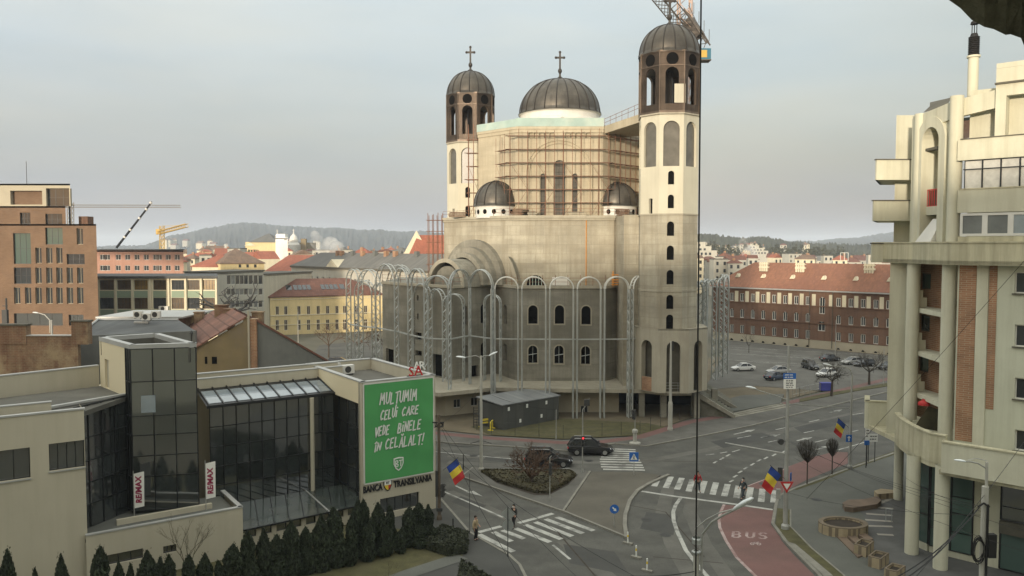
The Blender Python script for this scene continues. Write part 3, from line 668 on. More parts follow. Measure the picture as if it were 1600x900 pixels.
# ---- stepped arch and barrel vault on the left face
fc = Vector((-5.1, 111.75)); ax = Vector((-.7071, -.7071)); sd = Vector((.7071, -.7071))
def halfring(b, ri, ro, t0, t1, z0, n=22):
    def q(r, t, a): p = fc + sd * (r * cos(a)) + ax * t; return (p.x, p.y, z0 + r * sin(a))
    for k in range(n):
        a, c = pi * k / n, pi * (k + 1) / n
        b.quad(q(ro, t0, a), q(ro, t1, a), q(ro, t1, c), q(ro, t0, c)); b.quad(q(ri, t1, a), q(ro, t1, a), q(ro, t1, c), q(ri, t1, c)); b.quad(q(ri, t0, a), q(ri, t1, a), q(ri, t1, c), q(ri, t0, c))
b = B(); halfring(b, 5.1, 6.15, -.1, .75, LZ); halfring(b, 4.3, 5.15, -.1, 1.6, LZ); halfring(b, 3.7, 4.35, -.1, 2.5, LZ); b.build('stepped_arch', 'concrete', CH)
b = B(); halfring(b, 3.25, 3.7, -.1, 5.4, LZ - .2); b.build('barrel_vault', 'concrete', CH, smooth=True)
b = B(); halfring(b, 3.25, 3.78, 5.4, 5.6, LZ - .2); b.build('vault_rim', 'concrete_pale', CH)
b = B(); halfring(b, .01, 2.75, .0, 5.2, LZ - .2); b.build('inner_vault', 'concrete', CH)
b = B(); b.quad(*[tuple(v3(fc + sd * s_ + ax * 4.6, LZ - .2 + h_)) for s_, h_ in ((-3.3, 0), (3.3, 0), (3.3, 3.4), (-3.3, 3.4))][:4]) if False else None
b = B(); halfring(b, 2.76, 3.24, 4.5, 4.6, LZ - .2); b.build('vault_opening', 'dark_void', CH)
b = B(); b.prism([(-.1, 107), (.35, 107), (.35, 105.6), (-.1, 105.6)], LZ, LZ + .01); fin = [(.35, LZ), (.9, LZ), (.5, LZ + 1.6), (.05, LZ + 3.0), (-.5, LZ + 3.9), (-.2, LZ + 2.6), (.1, LZ + 1.2)]
b = B(); n = len(fin); b.add([(x, 106.98, z) for x, z in fin] + [(x, 105.6, z) for x, z in fin], [list(range(n)), list(range(n, 2 * n))[::-1]] + [[i, (i + 1) % n, n + (i + 1) % n, n + i] for i in range(n)]); b.build('arch_stub', 'concrete_pale', CH)
# ---- upper body
up = [(-4.8, 115.5), (.7, 110), (12.4, 110), (18.2, 115.8), (18.2, 126), (12.4, 132), (.7, 132), (-4.8, 126)]
b = B(); f0, f1 = up[1], up[2]
tall = wpx(f0, f1, [(865, 250, 883.5, 328), (844.5, 271, 852.5, 328), (894, 271, 902.5, 328)], True); tall = [(h[0], h[1], MZ + .4, h[3], True) for h in tall]
zr0 = Z(216, 110); zr1 = Z(205.5, 110)
nich = [(u_ - .33, u_ + .33, zr0, zr1, True) for u_ in [W(u, 210, f0, f1)[0] for u in (830, 838, 846, 854, 862.5, 887, 895, 903, 911, 919.5)]]
for i in range(8):
    b.wall(up[i], up[(i + 1) % 8], MZ - .2, UZ, tall + nich if i == 1 else [], .35)
b.prism(up, UZ - .2, UZ - .01); b.build('upper_wall', 'church_plaster', CH)
put_windows(CH, f0, f1, [(h[0], h[1], h[2], h[3]) for h in tall], 'bronze_dark', 'glass_lattice', 4, 9, .3, .06, 'arched_window')
for h in nich: b = B(); b.quad((f0[0] + h[0], 110.34, h[2]), (f0[0] + h[1], 110.34, h[2]), (f0[0] + h[1], 110.34, h[3]), (f0[0] + h[0], 110.34, h[3])); b.build('blind_niche_back', 'church_plaster', CH)
# big relief arch on the front, corner strip, cornices
cxu = XA(873.5, 110); b = B()
for r in (4.55, 4.15):
    pts = [(cxu + r * cos(pi * k / 28), 109.95, 30.9 + r * sin(pi * k / 28)) for k in range(29)]; pts = [(cxu + r, 109.95, MZ + .3)] + pts + [(cxu - r, 109.95, MZ + .3)]
    b.path(pts, .09, 5)
b.build('relief_arch', 'church_plaster', CH)
b = B(); b.prism(offs(up, .22), UZ - .55, UZ - .2); b.prism(offs(up, .12), UZ - 1.0, UZ - .552); b.build('cornice', 'church_plaster', CH)
b = B()
for i in (0, 1): b.bar(offs(up, .25)[i], offs(up, .25)[i + 1], .08, UZ - .2, UZ + .95 - (.12 if i == 0 else 0), 0)
b.build('parapet_panel', 'insulation', CH)
# surround of the round window in the drum
DC = (XA(874, 121.5), 121.5)
b = B(); b.lathe((*DC, UZ - .2), [(6.35, 0), (6.35, 2.2), (6.0, 2.5), (5.95, 3.2), (6.2, 3.35), (6.2, 3.5)], 48); b.build('drum', 'white_paint', CH, smooth=False)
b = B(); q = (DC[0], DC[1] - 6.4, 38.75); b.add([(q[0] + .62 * cos(t * pi / 10), q[1] + 0.02, q[2] + .62 * sin(t * pi / 10)) for t in range(20)], [list(range(20))]); rw = b.build('round_window', 'glass', CH)
b = B(); b.path([(q[0] + .68 * cos(t * pi / 10), q[1], q[2] + .68 * sin(t * pi / 10)) for t in range(21)], .1, 5); b.tube((q[0] - .6, q[1], q[2]), (q[0] + .6, q[1], q[2]), .05); b.tube((q[0], q[1], q[2] - .6), (q[0], q[1], q[2] + .6), .05); b.build('frame', 'white_paint', rw)
def dome(root, c, z0, r, h, nr, m='bronze_sheet', tip=1.0, flare=.06):
    prof = [(r * 1.03, -.12), (r * 1.03, .05)]; K = 16
    for k in range(K + 1):
        a = pi / 2 * k / K; rr = r * cos(a) ** .92 if k < K else 0.0
        prof.append((max(rr, .13), h * sin(a) ** 1.0))
    prof = [p for p in prof if p[0] > .5 or p[1] < h * .9] + [(.42, h * 1.0), (.26, h * 1.03 + .12 * tip), (.15, h * 1.03 + .45 * tip), (.12, h * 1.03 + 1.0 * tip)]
    b = B(); b.lathe((c[0], c[1], z0), prof, 48); d = b.build('dome', m, root, smooth=True)
    rb = B()
    for i in range(nr):
        t = 2 * pi * i / nr
        rb.path([(c[0] + (p[0] + .02) * cos(t), c[1] + (p[0] + .02) * sin(t), z0 + p[1] + .02) for p in prof[1:-2]], .075, 4)
    rb.build('seam', 'bronze_dark', d)
    return d, z0 + h * 1.03 + 1.0 * tip
def cross(root, c, z0, h):
    b = B(); b.lathe((c[0], c[1], z0), [(.14, -.3), (.30, 0), (.30, .25), (.14, .5)], 10); w_ = .13
    b.box(c[0] - w_, c[0] + w_, c[1] - w_, c[1] + w_, z0 + .3, z0 + h); zc = z0 + h * .72; a = h * .21
    b.box(c[0] - a, c[0] - w_, c[1] - w_ * .8, c[1] + w_ * .8, zc - w_, zc + w_); b.box(c[0] + w_, c[0] + a, c[1] - w_ * .8, c[1] + w_ * .8, zc - w_, zc + w_)
    for dx, dz in ((-a, 0), (a, 0)): b.ball((c[0] + dx, c[1], zc + dz), .2, 8, 6)
    b.ball((c[0], c[1], z0 + h), .2, 8, 6); return b.build('cross', 'bronze_dark', root)
_, zt = dome(CH, DC, 40.75, 6.05, 5.25, 22); cross(CH, DC, zt, 2.9)
# ---- small apse domes with their white drums
for (u, Yd, r) in ((775.5, 112.0, 3.0), (963, 112.0, 2.85)):
    c = (XA(u, Yd), Yd); b = B(); b.lathe((*c, MZ), [(r * .97, 0), (r * .97, 1.55), (r * 1.02, 1.6), (r * 1.02, 1.8)], 40); dr = b.build('apse_drum', 'white_paint', CH)
    for k in range(14):
        t = 2 * pi * (k + .3) / 14
        bb = B(); ctr = Vector((c[0] + r * .985 * cos(t), c[1] + r * .985 * sin(t), MZ + .85)); tx = Vector((-sin(t), cos(t), 0))
        bb.add([tuple(ctr + tx * (.30 * cos(a * pi / 7)) + Vector((0, 0, .34 * sin(a * pi / 7)))) for a in range(14)], [list(range(14))]); bb.build('porthole', 'dark_void', dr)
    dome(CH, c, MZ + 1.75, r * 1.03, 3.15 * r / 3.0 + .2, 12, tip=.05)
# ---- link between the upper body and the right tower
b = B(); b.prism([(12.6, 109.8), (15.9, 99.6), (17.4, 101), (18.0, 112), (16, 113.5)], 36.35, 37.35); b.build('roof_link', 'church_plaster', CH)
b = B()
for z in (37.9, 38.4): b.tube((12.6, 109.8, z - .1), (15.9, 99.6, z + .25), .03, 4)
for k in range(7): x, y = 12.6 + 3.3 * k / 6, 109.8 - 10.2 * k / 6; b.tube((x, y, 37.3), (x, y, 38.4 + .3 * k / 6), .025, 4)
b.build('guard_rail', 'rust_tube', CH)
b = B(); b.wall((18.2, 115.8), (20.8, 104), MZ, 36.4); b.build('link_wall', 'church_plaster', CH)
# ---- bell towers
def octo(c, ap, rot=0): rr = ap / cos(pi / 8); return [(c[0] + rr * cos(rot + pi / 8 + k * pi / 4), c[1] + rr * sin(rot + pi / 8 + k * pi / 4)) for k in range(8)]
def bell_tower(c, rot, z0, name='bell_tower'):
    T = thing(name, None, None, (c[0], c[1], 0)); T.parent = CH; T.location = Vector((c[0], c[1], 0)) - ORI[CH]
    ap = 3.42; zt_ = 36.55; zc_ = MZ; o8 = octo(c, ap, rot)
    b1, b2 = B(), B(); up_w, lo_w = [], []
    for k in range(8):
        p0, p1 = o8[k], o8[(k + 1) % 8]; Ln = (v2(p1) - v2(p0)).length; m = Ln / 2
        hs = [(m - .95, m + .95, 30.45, 35.75, True)]
        face = k % 8
        small = face in (4, 5, 6) ; frontish = (face == 5)
        hu = list(hs) + ([(m - .36, m + .36, 28.3, 29.9, True), (m - .36, m + .36, 25.5, 27.1, True)] if face in (5, 1) else [])
        if face == 4: hu.append((m - .1, m + .45, 24.92, 26.7, False))
        hl = [(m - .42, m + .42, a_, a_ + 1.7, True) for a_ in (22.25, 19.4, 16.5, 13.55, 11.2)] if face in (5, 1) else []
        b1.wall(p0, p1, zc_, zt_, hu, .35); b2.wall(p0, p1, z0, zc_, hl, .45); up_w.append((p0, p1, hu)); lo_w.append((p0, p1, hl))
    b1.prism(o8, zt_ - .1, zt_); b1.build('shaft', 'tower_plaster', T); b2.build('lower_shaft', 'concrete_sun', T)
    for a_, q0, q1 in ((.10, zc_ - .18, zc_ - .02), (.14, zt_ - .02, zt_ + .15), (.06, 15.6, 15.85)):
        if q0 > z0: b = B(); b.prism(octo(c, ap + a_, rot), q0, q1); b.build('band', 'concrete_pale', T)
    for (p0, p1, hu) in up_w:
        for h in hu:
            if h[1] - h[0] > 1.5: put_windows_sub(T, p0, p1, h, 'glass_lattice', 'galvanised', 3, 4)
            else: void(T, p0, p1, h)
    for (p0, p1, hl) in lo_w:
        for h in hl: void(T, p0, p1, h)
    # bronze belfry: sixteen-sided cylinder with arches and roundels
    n = 8; r8 = octo(c, 3.46, rot); b = B()
    for k in range(8):
        p0, p1 = r8[k], r8[(k + 1) % 8]; m = (v2(p1) - v2(p0)).length / 2
        b.wall(p0, p1, zt_ + .15, 43.8, [(m - .78, m + .78, 37.75, 42.0, True)], .3); b.wall(p1, p0, zt_ + .15, 43.8, [(m - .78, m + .78, 37.75, 42.0, True)], -.0)
    b.build('belfry', 'bronze_brown', T)
    for k in range(8):
        p0, p1 = v2(r8[k]), v2(r8[(k + 1) % 8]); e = (p1 - p0).normalized(); nn = Vector((e.y, -e.x)); q = (p0 + p1) / 2 + nn * .05
        bb = B(); bb.add([tuple(v3(q + e * (.72 * cos(a * pi / 9)), 42.95 + .72 * sin(a * pi / 9))) for a in range(18)], [list(range(18))]); bb.build('roundel', 'dark_void', T)
    b = B()
    for z, hh in ((42.15, .12), (43.75, .2), (zt_ + .15, .25)): b.prism(octo(c, 3.56, rot), z, z + hh)
    for k in range(8): q = r8[k]; b.tube((q[0], q[1], zt_), (q[0], q[1], 43.8), .1, 6)
    b.build('belfry_band', 'bronze_brown', T)
    b = B(); b.lathe((c[0], c[1], 0), [(.0, 37.2), (.5, 37.2), (.5, 42.1), (3.3, 42.1)], 8); b.build('bell_frame', 'bronze_dark', T)
    d, z_ = dome(T, c, 43.95, 3.62, 3.7, 16, tip=.8); cross(T, c, z_, 2.8)
    return T
def void(T, p0, p1, h):
    p0, p1 = v2(p0), v2(p1); e = (p1 - p0).normalized(); nb = Vector((-e.y, e.x)) * .42; bb = B()
    a, c_ = p0 + e * h[0] + nb, p0 + e * h[1] + nb; bb.quad(v3(a, h[2]), v3(c_, h[2]), v3(c_, h[3]), v3(a, h[3])); bb.build('window_opening', 'dark_void', T)
def put_windows_sub(T, p0, p1, h, pm, fm, nx, nz_):
    p0, p1 = v2(p0), v2(p1); e = (p1 - p0).normalized(); nb = Vector((-e.y, e.x)); a = atan2(e.y, e.x); q = p0 + e * (h[0] + h[1]) / 2 + nb * .28
    bb = B(); w_ = (h[1] - h[0]) / 2
    def pt(u, z, d): r_ = q + e * u + nb * d; return (r_.x, r_.y, z)
    bb.quad(pt(-w_, h[2], .03), pt(w_, h[2], .03), pt(w_, h[3], .03), pt(-w_, h[3], .03)); o = bb.build('arched_window', pm, T)
RT = bell_tower((19.05, 98.2), radians(-5), 11.0)
LT = bell_tower((-6.35, 123.8), radians(-5), MZ - .5)
b = B(); b.box(13.9, 16.6, 99.6, 107.5, TZ, MZ); b.build('pier', 'concrete_sun', CH)
q0 = D(1012, 436, 99.6); b = B(); b.box(q0.x - .5, q0.x + .5, 99.55, 99.59, q0.z - .8, q0.z + .9); b.build('window_opening', 'dark_void', CH)
b = B(); b.box(19.0, 20.3, 94.6, 94.7, 37.8, 40.0); b.build('cover_board', 'wall_pale', RT)
# porch round the tower foot
pc = (19.6, 99.0); po = octo(pc, 4.35, radians(-5)); b = B()
for k in range(8):
    p0, p1 = po[k], po[(k + 1) % 8]; m = (v2(p1) - v2(p0)).length / 2
    b.wall(p0, p1, TZ, 11.2, [(m - .82, m + .82, TZ, 9.7, True)], .8)
b.prism(po, 11.0, 11.2); b.build('porch', 'concrete_pale', CH)
b = B()
for k in range(8): b.bar(octo(pc, 3.2, radians(-5))[k], octo(pc, 3.2, radians(-5))[(k + 1) % 8], .1, TZ, 11)
b.build('porch_shade_core', 'ledge_dark', CH)  # dark inner ring stands in for shade seen through the porch arches
b = B(); b.bar(octo(pc, 4.2, radians(-5))[4], octo(pc, 4.2, radians(-5))[5], .25, TZ, 5.2); b.build('brick_infill', 'brick_flat', CH)
# stairs: two flights falling towards the road, and the landing
sdir_ = Vector((.94, -.22)).normalized(); sn_ = Vector((-sdir_.y, sdir_.x))
for o_, w_ in ((Vector((22.1, 98.0)), 4.2), (Vector((23.7, 103.0)), 5.0)):
    b = B()
    for k in range(14):
        a = o_ + sdir_ * (.37 * k); c_ = a + sdir_ * .37; b.prism([a, c_, c_ + sn_ * w_, a + sn_ * w_], 0, TZ - .235 * k - .1)
    b.build('staircase', 'stair_tread', CH)
    b = B(); a = o_ - sn_ * .35; c_ = a + sdir_ * 5.3
    b.add([tuple(v3(a, TZ - .6)), tuple(v3(c_, 0)), tuple(v3(c_, .45)), tuple(v3(a, TZ + .1))] + [tuple(v3(q + sn_ * .33, z)) for q, z in ((a, TZ - .6), (c_, 0), (c_, .45), (a, TZ + .1))], [[0, 1, 2, 3], [7, 6, 5, 4], [3, 2, 6, 7], [0, 3, 7, 4], [1, 0, 4, 5], [2, 1, 5, 6]]); b.build('stair_cheek', 'concrete', CH)
b = B(); b.prism(px([(1135, 645), (1143, 622), (1160, 618), (1225, 616), (1219, 630)], .3), .05, .35); b.build('landing', 'pavement', CH)
for k in range(3):
    b = B(); b.prism(px([(1146 - k * 2, 646 + k * 2.0), (1219 + 6 * k, 629.5 + k * 1.8), (1224 + 6 * k, 631 + k * 1.8), (1147 - k * 2, 648 + 2 * k)], .2), .03, .27 - .06 * k); b.build('step', 'concrete', CH)
# rail round the porch terrace
b = B(); tr_ = [Vector((16.2, 97.3)), Vector((18.5, 95.6)), Vector((21.5, 95.7)), Vector((22.1, 97.8))]
for p0, p1 in zip(tr_, tr_[1:]):
    n = max(2, int((p1 - p0).length / 1.1))
    for k in range(n + 1): q = p0 + (p1 - p0) * k / n; b.tube(v3(q, TZ), v3(q, TZ + 1.1), .025, 4)
    for z in (.4, .75, 1.08): b.tube(v3(p0, TZ + z), v3(p1, TZ + z), .02, 4)
b.build('guard_rail', 'galvanised', CH)
# ------------------------------------------------------------------ steel lattice arcades around the church
def truss_mesh(h):
    b = B(); x = .32
    for s_ in (-x, x): b.tube((s_, 0, 0), (s_, 0, h), .098, 5)
    n = int(h / .62)
    for k in range(n): b.tube((-x if k % 2 else x, 0, h * k / n), (x if k % 2 else -x, 0, h * (k + 1) / n), .058, 4, cap=False)
    me = bpy.data.meshes.new('lattice_column'); me.from_pydata([tuple(q) for q in b.v], [], b.f); me.materials.append(MAT['galvanised']); return me
_tm = {}
def arcade(label, pts, radial, h, z0s, m='galvanised', skip=(), walk=True, dbl=0.0):
    A = thing('steel_arcade', label, 'steel arcade', (pts[0][0], pts[0][1], 0)); A['group'] = 'steel lattice arcades around the cathedral'
    for i, (p, rd, z0) in enumerate(zip(pts, radial, z0s)):
        k = round(h - z0, 1)
        if k not in _tm: _tm[k] = truss_mesh(k)
        tn = Vector((-rd[1], rd[0])).normalized() * dbl
        for sg in ((-1, 1) if dbl else (0,)): link_mesh('lattice_column', _tm[k], A, Vector((p[0] + tn.x * sg, p[1] + tn.y * sg, z0)) - ORI[A], atan2(rd[1], rd[0]))
    for i in range(len(pts) - 1):
        if i in skip: continue
        a, c = v2(pts[i]), v2(pts[i + 1]); d = (c - a); r = d.length / 2 - dbl; m_ = (a + c) / 2; e = d.normalized(); b = B(); n_ = 12
        rd = (v2(radial[i]) + v2(radial[i + 1])).normalized()
        for o_ in (-.32, .32):
            b.path([tuple(v3(m_ + e * (r * cos(pi * k / n_)) + rd * o_, h + r * sin(pi * k / n_))) for k in range(n_ + 1)], .088, 5)
        for k in range(1, n_): q = m_ + e * (r * cos(pi * k / n_)); z = h + r * sin(pi * k / n_); b.tube(v3(q - rd * .32, z), v3(q + rd * .32, z), .03, 4)
        b.build('arch', m, A)
    b = B()
    for i in range(len(pts) - 1):
        if i in skip or not walk: continue
        b.beam(v3(v2(pts[i]), 9.7), v3(v2(pts[i + 1]), 9.7), .35, .12)
    if walk: b.build('ring_walkway', 'galvanised', A)
    return A
fy = 97.0
fr = [(XA(u, fy), fy + dy) for u, dy in ((770, .6), (812.5, .2), (856, 0), (899, -.1), (942, 0), (986, .2))] + [(XA(1013, 99.6), 99.6)]
arcade('row of slim steel arches standing before the front wall of the cathedral', fr, [(0, -1), (0, -1), (0, -1), (0, -1), (0, -1), (.2, -1), (.7, -.7)], 15.85, [0, 0, 0, 0, 0, 0, TZ], 'galvanised_light', dbl=.24)
lf = [(XA(u, Y), Y) for u, Y in ((770, 97.6), (734, 101), (702, 97.0), (665, 98), (640, 102), (619, 106), (590, 110.5), (563, 113), (544, 116))]
arcade('steel lattice arches curving round the left apse of the cathedral', lf, [(-.3, -.9), (-.3, -1), (-.4, -.9), (-.5, -.85), (-.7, -.7), (-.7, -.7), (-.8, -.6), (-.85, -.5), (-.9, -.4)], 15.85, [0, TZ, TZ, TZ, TZ, TZ, TZ, 0, 0])
li = [(XA(u, Y), Y) for u, Y in ((782, 103), (757, 104), (724, 103.4), (694, 103), (672, 106), (648, 110), (604, 118), (583, 121), (556, 124))]
arcade('inner row of lower steel arches close to the left apse wall', li, [(-.3, -.9)] * 3 + [(-.7, -.7)] * 6, 13.6, [TZ] * 9, skip=(1,), walk=False)
rg = [(23.6, 103.5), (25.4, 105.2), (27.2, 107.2), (28.8, 109.6), (30.2, 112.4), (31.0, 115.6), (31.2, 119)]
arcade('cluster of steel lattice arches at the right side of the cathedral behind the tower', rg, [(.6, -.8), (.65, -.75), (.7, -.7), (.75, -.65), (.8, -.6), (.9, -.4), (1, 0)], 15.2, [TZ - .5] * 7, walk=False)
rg2 = [(x - 2.3, y + 2.6) for x, y in rg[:6]]
arcade('second inner row of steel arches at the right side of the cathedral', rg2, [(.65, -.75)] * 6, 14.6, [TZ - .5] * 6, walk=False)
b = B(); b.wall((21.5, 108), (24.5, 112), TZ, 14.5, [(1.2, 2.4, 8.5, 11.5, True)], .4); b.prism([(21.5, 108), (24.5, 112), (23, 113)], 14.3, 14.5); b.build('side_wall', 'concrete', CH)
# ------------------------------------------------------------------ scaffolding
def scaffold(label, p0, p1, z0, z1, step, lift, wdt=1.0, m='rust_tube', planks=True, rk=1.0):
    p0, p1 = v2(p0), v2(p1); e = (p1 - p0).normalized(); n = Vector((e.y, -e.x)); Ln = (p1 - p0).length
    S = thing('scaffolding', label, 'scaffolding', (p0.x, p0.y, z0)); k = max(1, round(Ln / step))
    for i in range(k + 1):
        q = p0 + e * Ln * i / k
        for j, o_ in enumerate((.25, .25 + wdt)):
            if j == 0 and i % 2 and planks: continue
            b = B(); b.tube(v3(q + n * o_, z0), v3(q + n * o_, z1 + R.uniform(0, .7)), .027 * rk, 4); b.build('pole', m, S)
    z = z0 + lift
    while z < z1 + .1:
        b = B()
        for o_ in (.25, .25 + wdt): b.tube(v3(p0 + n * o_ - e * .3, z), v3(p1 + n * o_ + e * .3, z), .02 * rk, 4)
        for i in range(k + 1): q = p0 + e * Ln * i / k; b.tube(v3(q + n * .1, z), v3(q + n * (.4 + wdt), z), .025, 4)
        b.build('ledger', m, S)
        if planks:
            b = B(); a0 = R.choice((-.6, -.2, .3)); a1 = Ln + R.choice((-.3, .2, .7)); b.beam(v3(p0 + e * a0 + n * (.25 + wdt * .5), z + .05), v3(p0 + e * a1 + n * (.25 + wdt * .5), z + .05), wdt * .55, .05); b.build('plank', 'plank', S)
        z += lift
    b = B()
    for i in range(0, k, 3):
        q = p0 + e * Ln * i / k + n * (.25 + wdt); q2 = p0 + e * Ln * min(i + 2, k) / k + n * (.25 + wdt); b.tube(v3(q, z0), v3(q2, z0 + lift * 2), .022, 4); b.tube(v3(q2, z0 + 2 * lift), v3(q, z0 + lift * 4), .022, 4)
    b.build('brace', m, S); return S
scaffold('rusty tube scaffolding with plank decks across the front of the upper church wall', (-.3, 110), (13.0, 110), MZ + .2, 36.2, 1.2, 1.8, rk=1.25)
scaffold('rusty tube scaffolding on the shaded right flank of the upper church wall', (13.2, 110.8), (18.2, 115.8), MZ + .2, 36.4, 1.2, 1.8, rk=1.25)
scaffold('short return of scaffolding at the left corner of the upper church wall', (-1.2, 111.9), (.0, 110.2), MZ + .2, 35.6, 1.2, 1.8)
scaffold('rust-red scaffold stair tower beside the left bell tower', (XA(733, 117), 117), (XA(749, 117), 117), MZ, 38.0, .8, 1.9, 1.0, rk=2)
scaffold('bare rust-coloured scaffold frame rising left of the church wall', (XA(671, 118), 118), (XA(692, 118), 118), 12, 25.4, .75, 1.6, 1.6, 'rust_tube', False, 1.8)
# material on the ledge
b = B(); q = D(974, 448, 104.8); S = thing('formwork_stack', 'orange steel formwork panels stacked on the lower roof edge', 'formwork', (q.x, 104.8, LZ))
for k in range(5):
    fb = B(); z = LZ + .15 + k * .32; x0, x1 = q.x - 1.5, q.x + 1.5
    for y_ in (104.2, 105.4): fb.box(x0, x1, y_ - .05, y_ + .05, z, z + .09)
    for i in range(5): x = x0 + (x1 - x0) * i / 4; fb.box(x - .05, x + .05, 104.25, 105.35, z + .01, z + .08)
    fb.build('panel', 'orange_paint', S)
for s_ in (-1.45, 1.45): fb = B(); fb.box(q.x + s_ - .06, q.x + s_ + .06, 104.1, 104.22, LZ, LZ + 2.0); fb.build('post', 'orange_paint', S)
for (u, lab, m, ww, hh) in ((812, 'stack of timber boards on the ledge beside the left small dome', 'plank', 1.1, .9), (827, 'pile of pale blocks on the ledge below the scaffolding', 'concrete_pale', .9, .6), (900, 'low heap of rubble sacks on the ledge under the tall windows', 'wall_stone', 1.2, .5), (972, 'stack of boards on the ledge before the right small dome', 'plank', .9, .8), (716, 'timber pallets stacked on the ledge at the left corner of the church', 'plank', 1.2, .7)):
    Yl = 107.6 if u > 790 else 113.0; x = XA(u, Yl); T = thing('material_stack', lab, 'building material', (x, Yl, MZ + .22))
    k = 0; z = MZ + .22
    while z < MZ + .22 + hh:
        b = B(); j = R.uniform(-.15, .15)
        for i in range(4): b.box(x - ww + j, x + ww + j, Yl - .4 + i * .22, Yl - .4 + i * .22 + .17, z, z + .12)
        b.build('layer', m, T); z += .19
# ================================================================== BANK BUILDING (left foreground)
A_ = v2(P(565, 598.5, 10.8)); B_ = v2(P(680, 586.5, 10.8)); e1 = (B_ - A_).normalized(); bk = Vector((-e1.y, e1.x)); LB = (B_ - A_).length
BK = thing('bank_building', 'cream and dark glass bank building with a stair tower of black glass', 'bank building', (A_.x, A_.y, 0))
def at(o, u, d): return o + e1 * u + bk * d
C_ = at(B_, 0, 11.6); D_ = at(A_, 0, 11.6)
HT = 10.8
# billboard block: front slab, overhanging band, roof well
fw = at(A_, 0, 0); b = B()
lowwin = wpx(A_, B_, [(594, 770, 655, 797)]); u0, zt0 = W(594, 783, A_, B_); u1, zt1 = W(655, 766, A_, B_)
lw = (u0, u1, zt0 - 1.0, zt0 + .15); b.wall(A_, B_, 0, HT - .02, [lw], .3); b.bar(A_, B_, .25, 0, HT - .03, .36)
b.quad(v3(A_, 0), v3(at(A_, 0, .6), 0), v3(at(A_, 0, .6), HT - .03), v3(A_, HT - .03)); b.wall(B_, C_, 0, HT - .02)
b.build('front_wall', 'bank_cream', BK); put_windows(BK, A_, B_, [lw], 'mullion', 'glass_black', 5, 1, .2, .05)
b = B(); b.bar(D_, at(A_, 0, .61), .35, 9.15, HT - .02, 0); b.build('side_band', 'bank_cream_light', BK)
b = B(); b.bar(C_, D_, .35, 9.15, HT - .02, 0); b.bar(at(B_, 0, .61), at(C_, 0, -.36), .35, 9.15, HT - .02, 0); b.build('parapet', 'bank_cream', BK)
b = B(); b.prism([at(A_, .36, .62), at(B_, -.36, .62), at(C_, -.36, -.36), at(D_, .36, -.36)], 9.5, 9.9); b.build('flat_roof', 'roof_felt', BK)
b = B()
for p, q in ((A_, B_), (B_, C_), (C_, D_), (D_, A_)):
    b.bar(p, q, .42, HT, HT + .09, -.04)
b.build('coping', 'coping', BK)
g0 = at(A_, .55, 10.8); g1 = at(A_, .55, .62)
def curtain(name, p0, p1, z0, z1, nx, zs, tilt=.012, m='glass_black', root=None, proud=.06):
    p0, p1 = v2(p0), v2(p1); e = (p1 - p0).normalized(); n = Vector((e.y, -e.x)); Ln = (p1 - p0).length; g = B(); rr = R
    zz = [z0] + list(zs) + [z1]
    for i in range(nx):
        for k in range(len(zz) - 1):
            a, c = p0 + e * Ln * i / nx, p0 + e * Ln * (i + 1) / nx; t = [rr.uniform(-tilt, tilt) for _ in range(4)]
            g.quad(v3(a + n * t[0], zz[k]), v3(c + n * t[1], zz[k]), v3(c + n * t[2], zz[k + 1]), v3(a + n * (t[0] + t[2] - t[1]), zz[k + 1]))
    o = g.build(name, m, root or BK); f = B()
    for i in range(nx + 1): q = p0 + e * Ln * i / nx; f.beam(v3(q + n * proud * .5, z0), v3(q + n * proud * .5, z1), .06, proud)
    for z in zz: f.beam(v3(p0 + n * proud * .5, z), v3(p1 + n * proud * .5, z), proud * .8, .055)
    f.build('mullions', 'mullion', o); return o
curtain('side_glazing', g0, g1, 0, 9.15, 6, (1.9, 3.6, 5.2, 7.0), .01)
# main glazed wing
Q1 = v2(P(521, 613, 9.3)); Lq = 9.6; Q0 = Q1 - e1 * Lq
curtain('glass_front', Q0, Q1, 1.7, 9.2, 10, (3.3, 4.7, 6.2, 7.7), .014)
uc, _z = W(486, 690, Q0, Q1); b = B(); q = at(Q0, uc, -.28); b.tube(v3(q, 1.7), v3(q, 9.1), .17, 12); b.build('column', 'bank_cream', BK)
# sloped glass roof above it and the parapets behind
RX = 3.4; b = B()
for i in range(9):
    a0, a1 = Lq * i / 9 + .05, Lq * (i + 1) / 9 - .05
    for k in range(2):
        d0, d1 = RX * (.12 + .36 * k), RX * (.12 + .36 * (k + 1)) - .04; z = lambda d: 9.3 + .75 * d / RX
        b.quad(v3(at(Q0, a0, d0), z(d0)), v3(at(Q0, a1, d0), z(d0)), v3(at(Q0, a1, d1), z(d1)), v3(at(Q0, a0, d1), z(d1)))
sk = b.build('roof_glazing', 'glass_sky', BK)
b = B(); zq = lambda d: 9.3 + .75 * d / RX
b.quad(v3(at(Q0, -.2, -.1), zq(-.1) - .03), v3(at(Q0, Lq + 1.2, -.1), zq(-.1) - .03), v3(at(Q0, Lq + 1.2, RX), zq(RX) - .03), v3(at(Q0, -.2, RX), zq(RX) - .03))
for i in range(10): a = Lq * i / 9; b.beam(v3(at(Q0, a, -.1), zq(-.1) + .03), v3(at(Q0, a, RX), zq(RX) + .03), .09, .10)
b.beam(v3(at(Q0, -.2, -.12), 9.24), v3(at(Q0, Lq + .4, -.12), 9.24), .14, .2); b.build('roof_bars', 'mullion', sk)
b = B(); b.bar(at(Q0, -2, RX), at(Q0, Lq + 2.2, RX), .3, 9.6, 10.75, 0); b.bar(at(Q0, -2, RX + 1.0), at(Q0, Lq + 2.2, RX + 1.0), .3, 9.6, 11.0, 0); b.build('roof_parapet', 'bank_cream', BK)
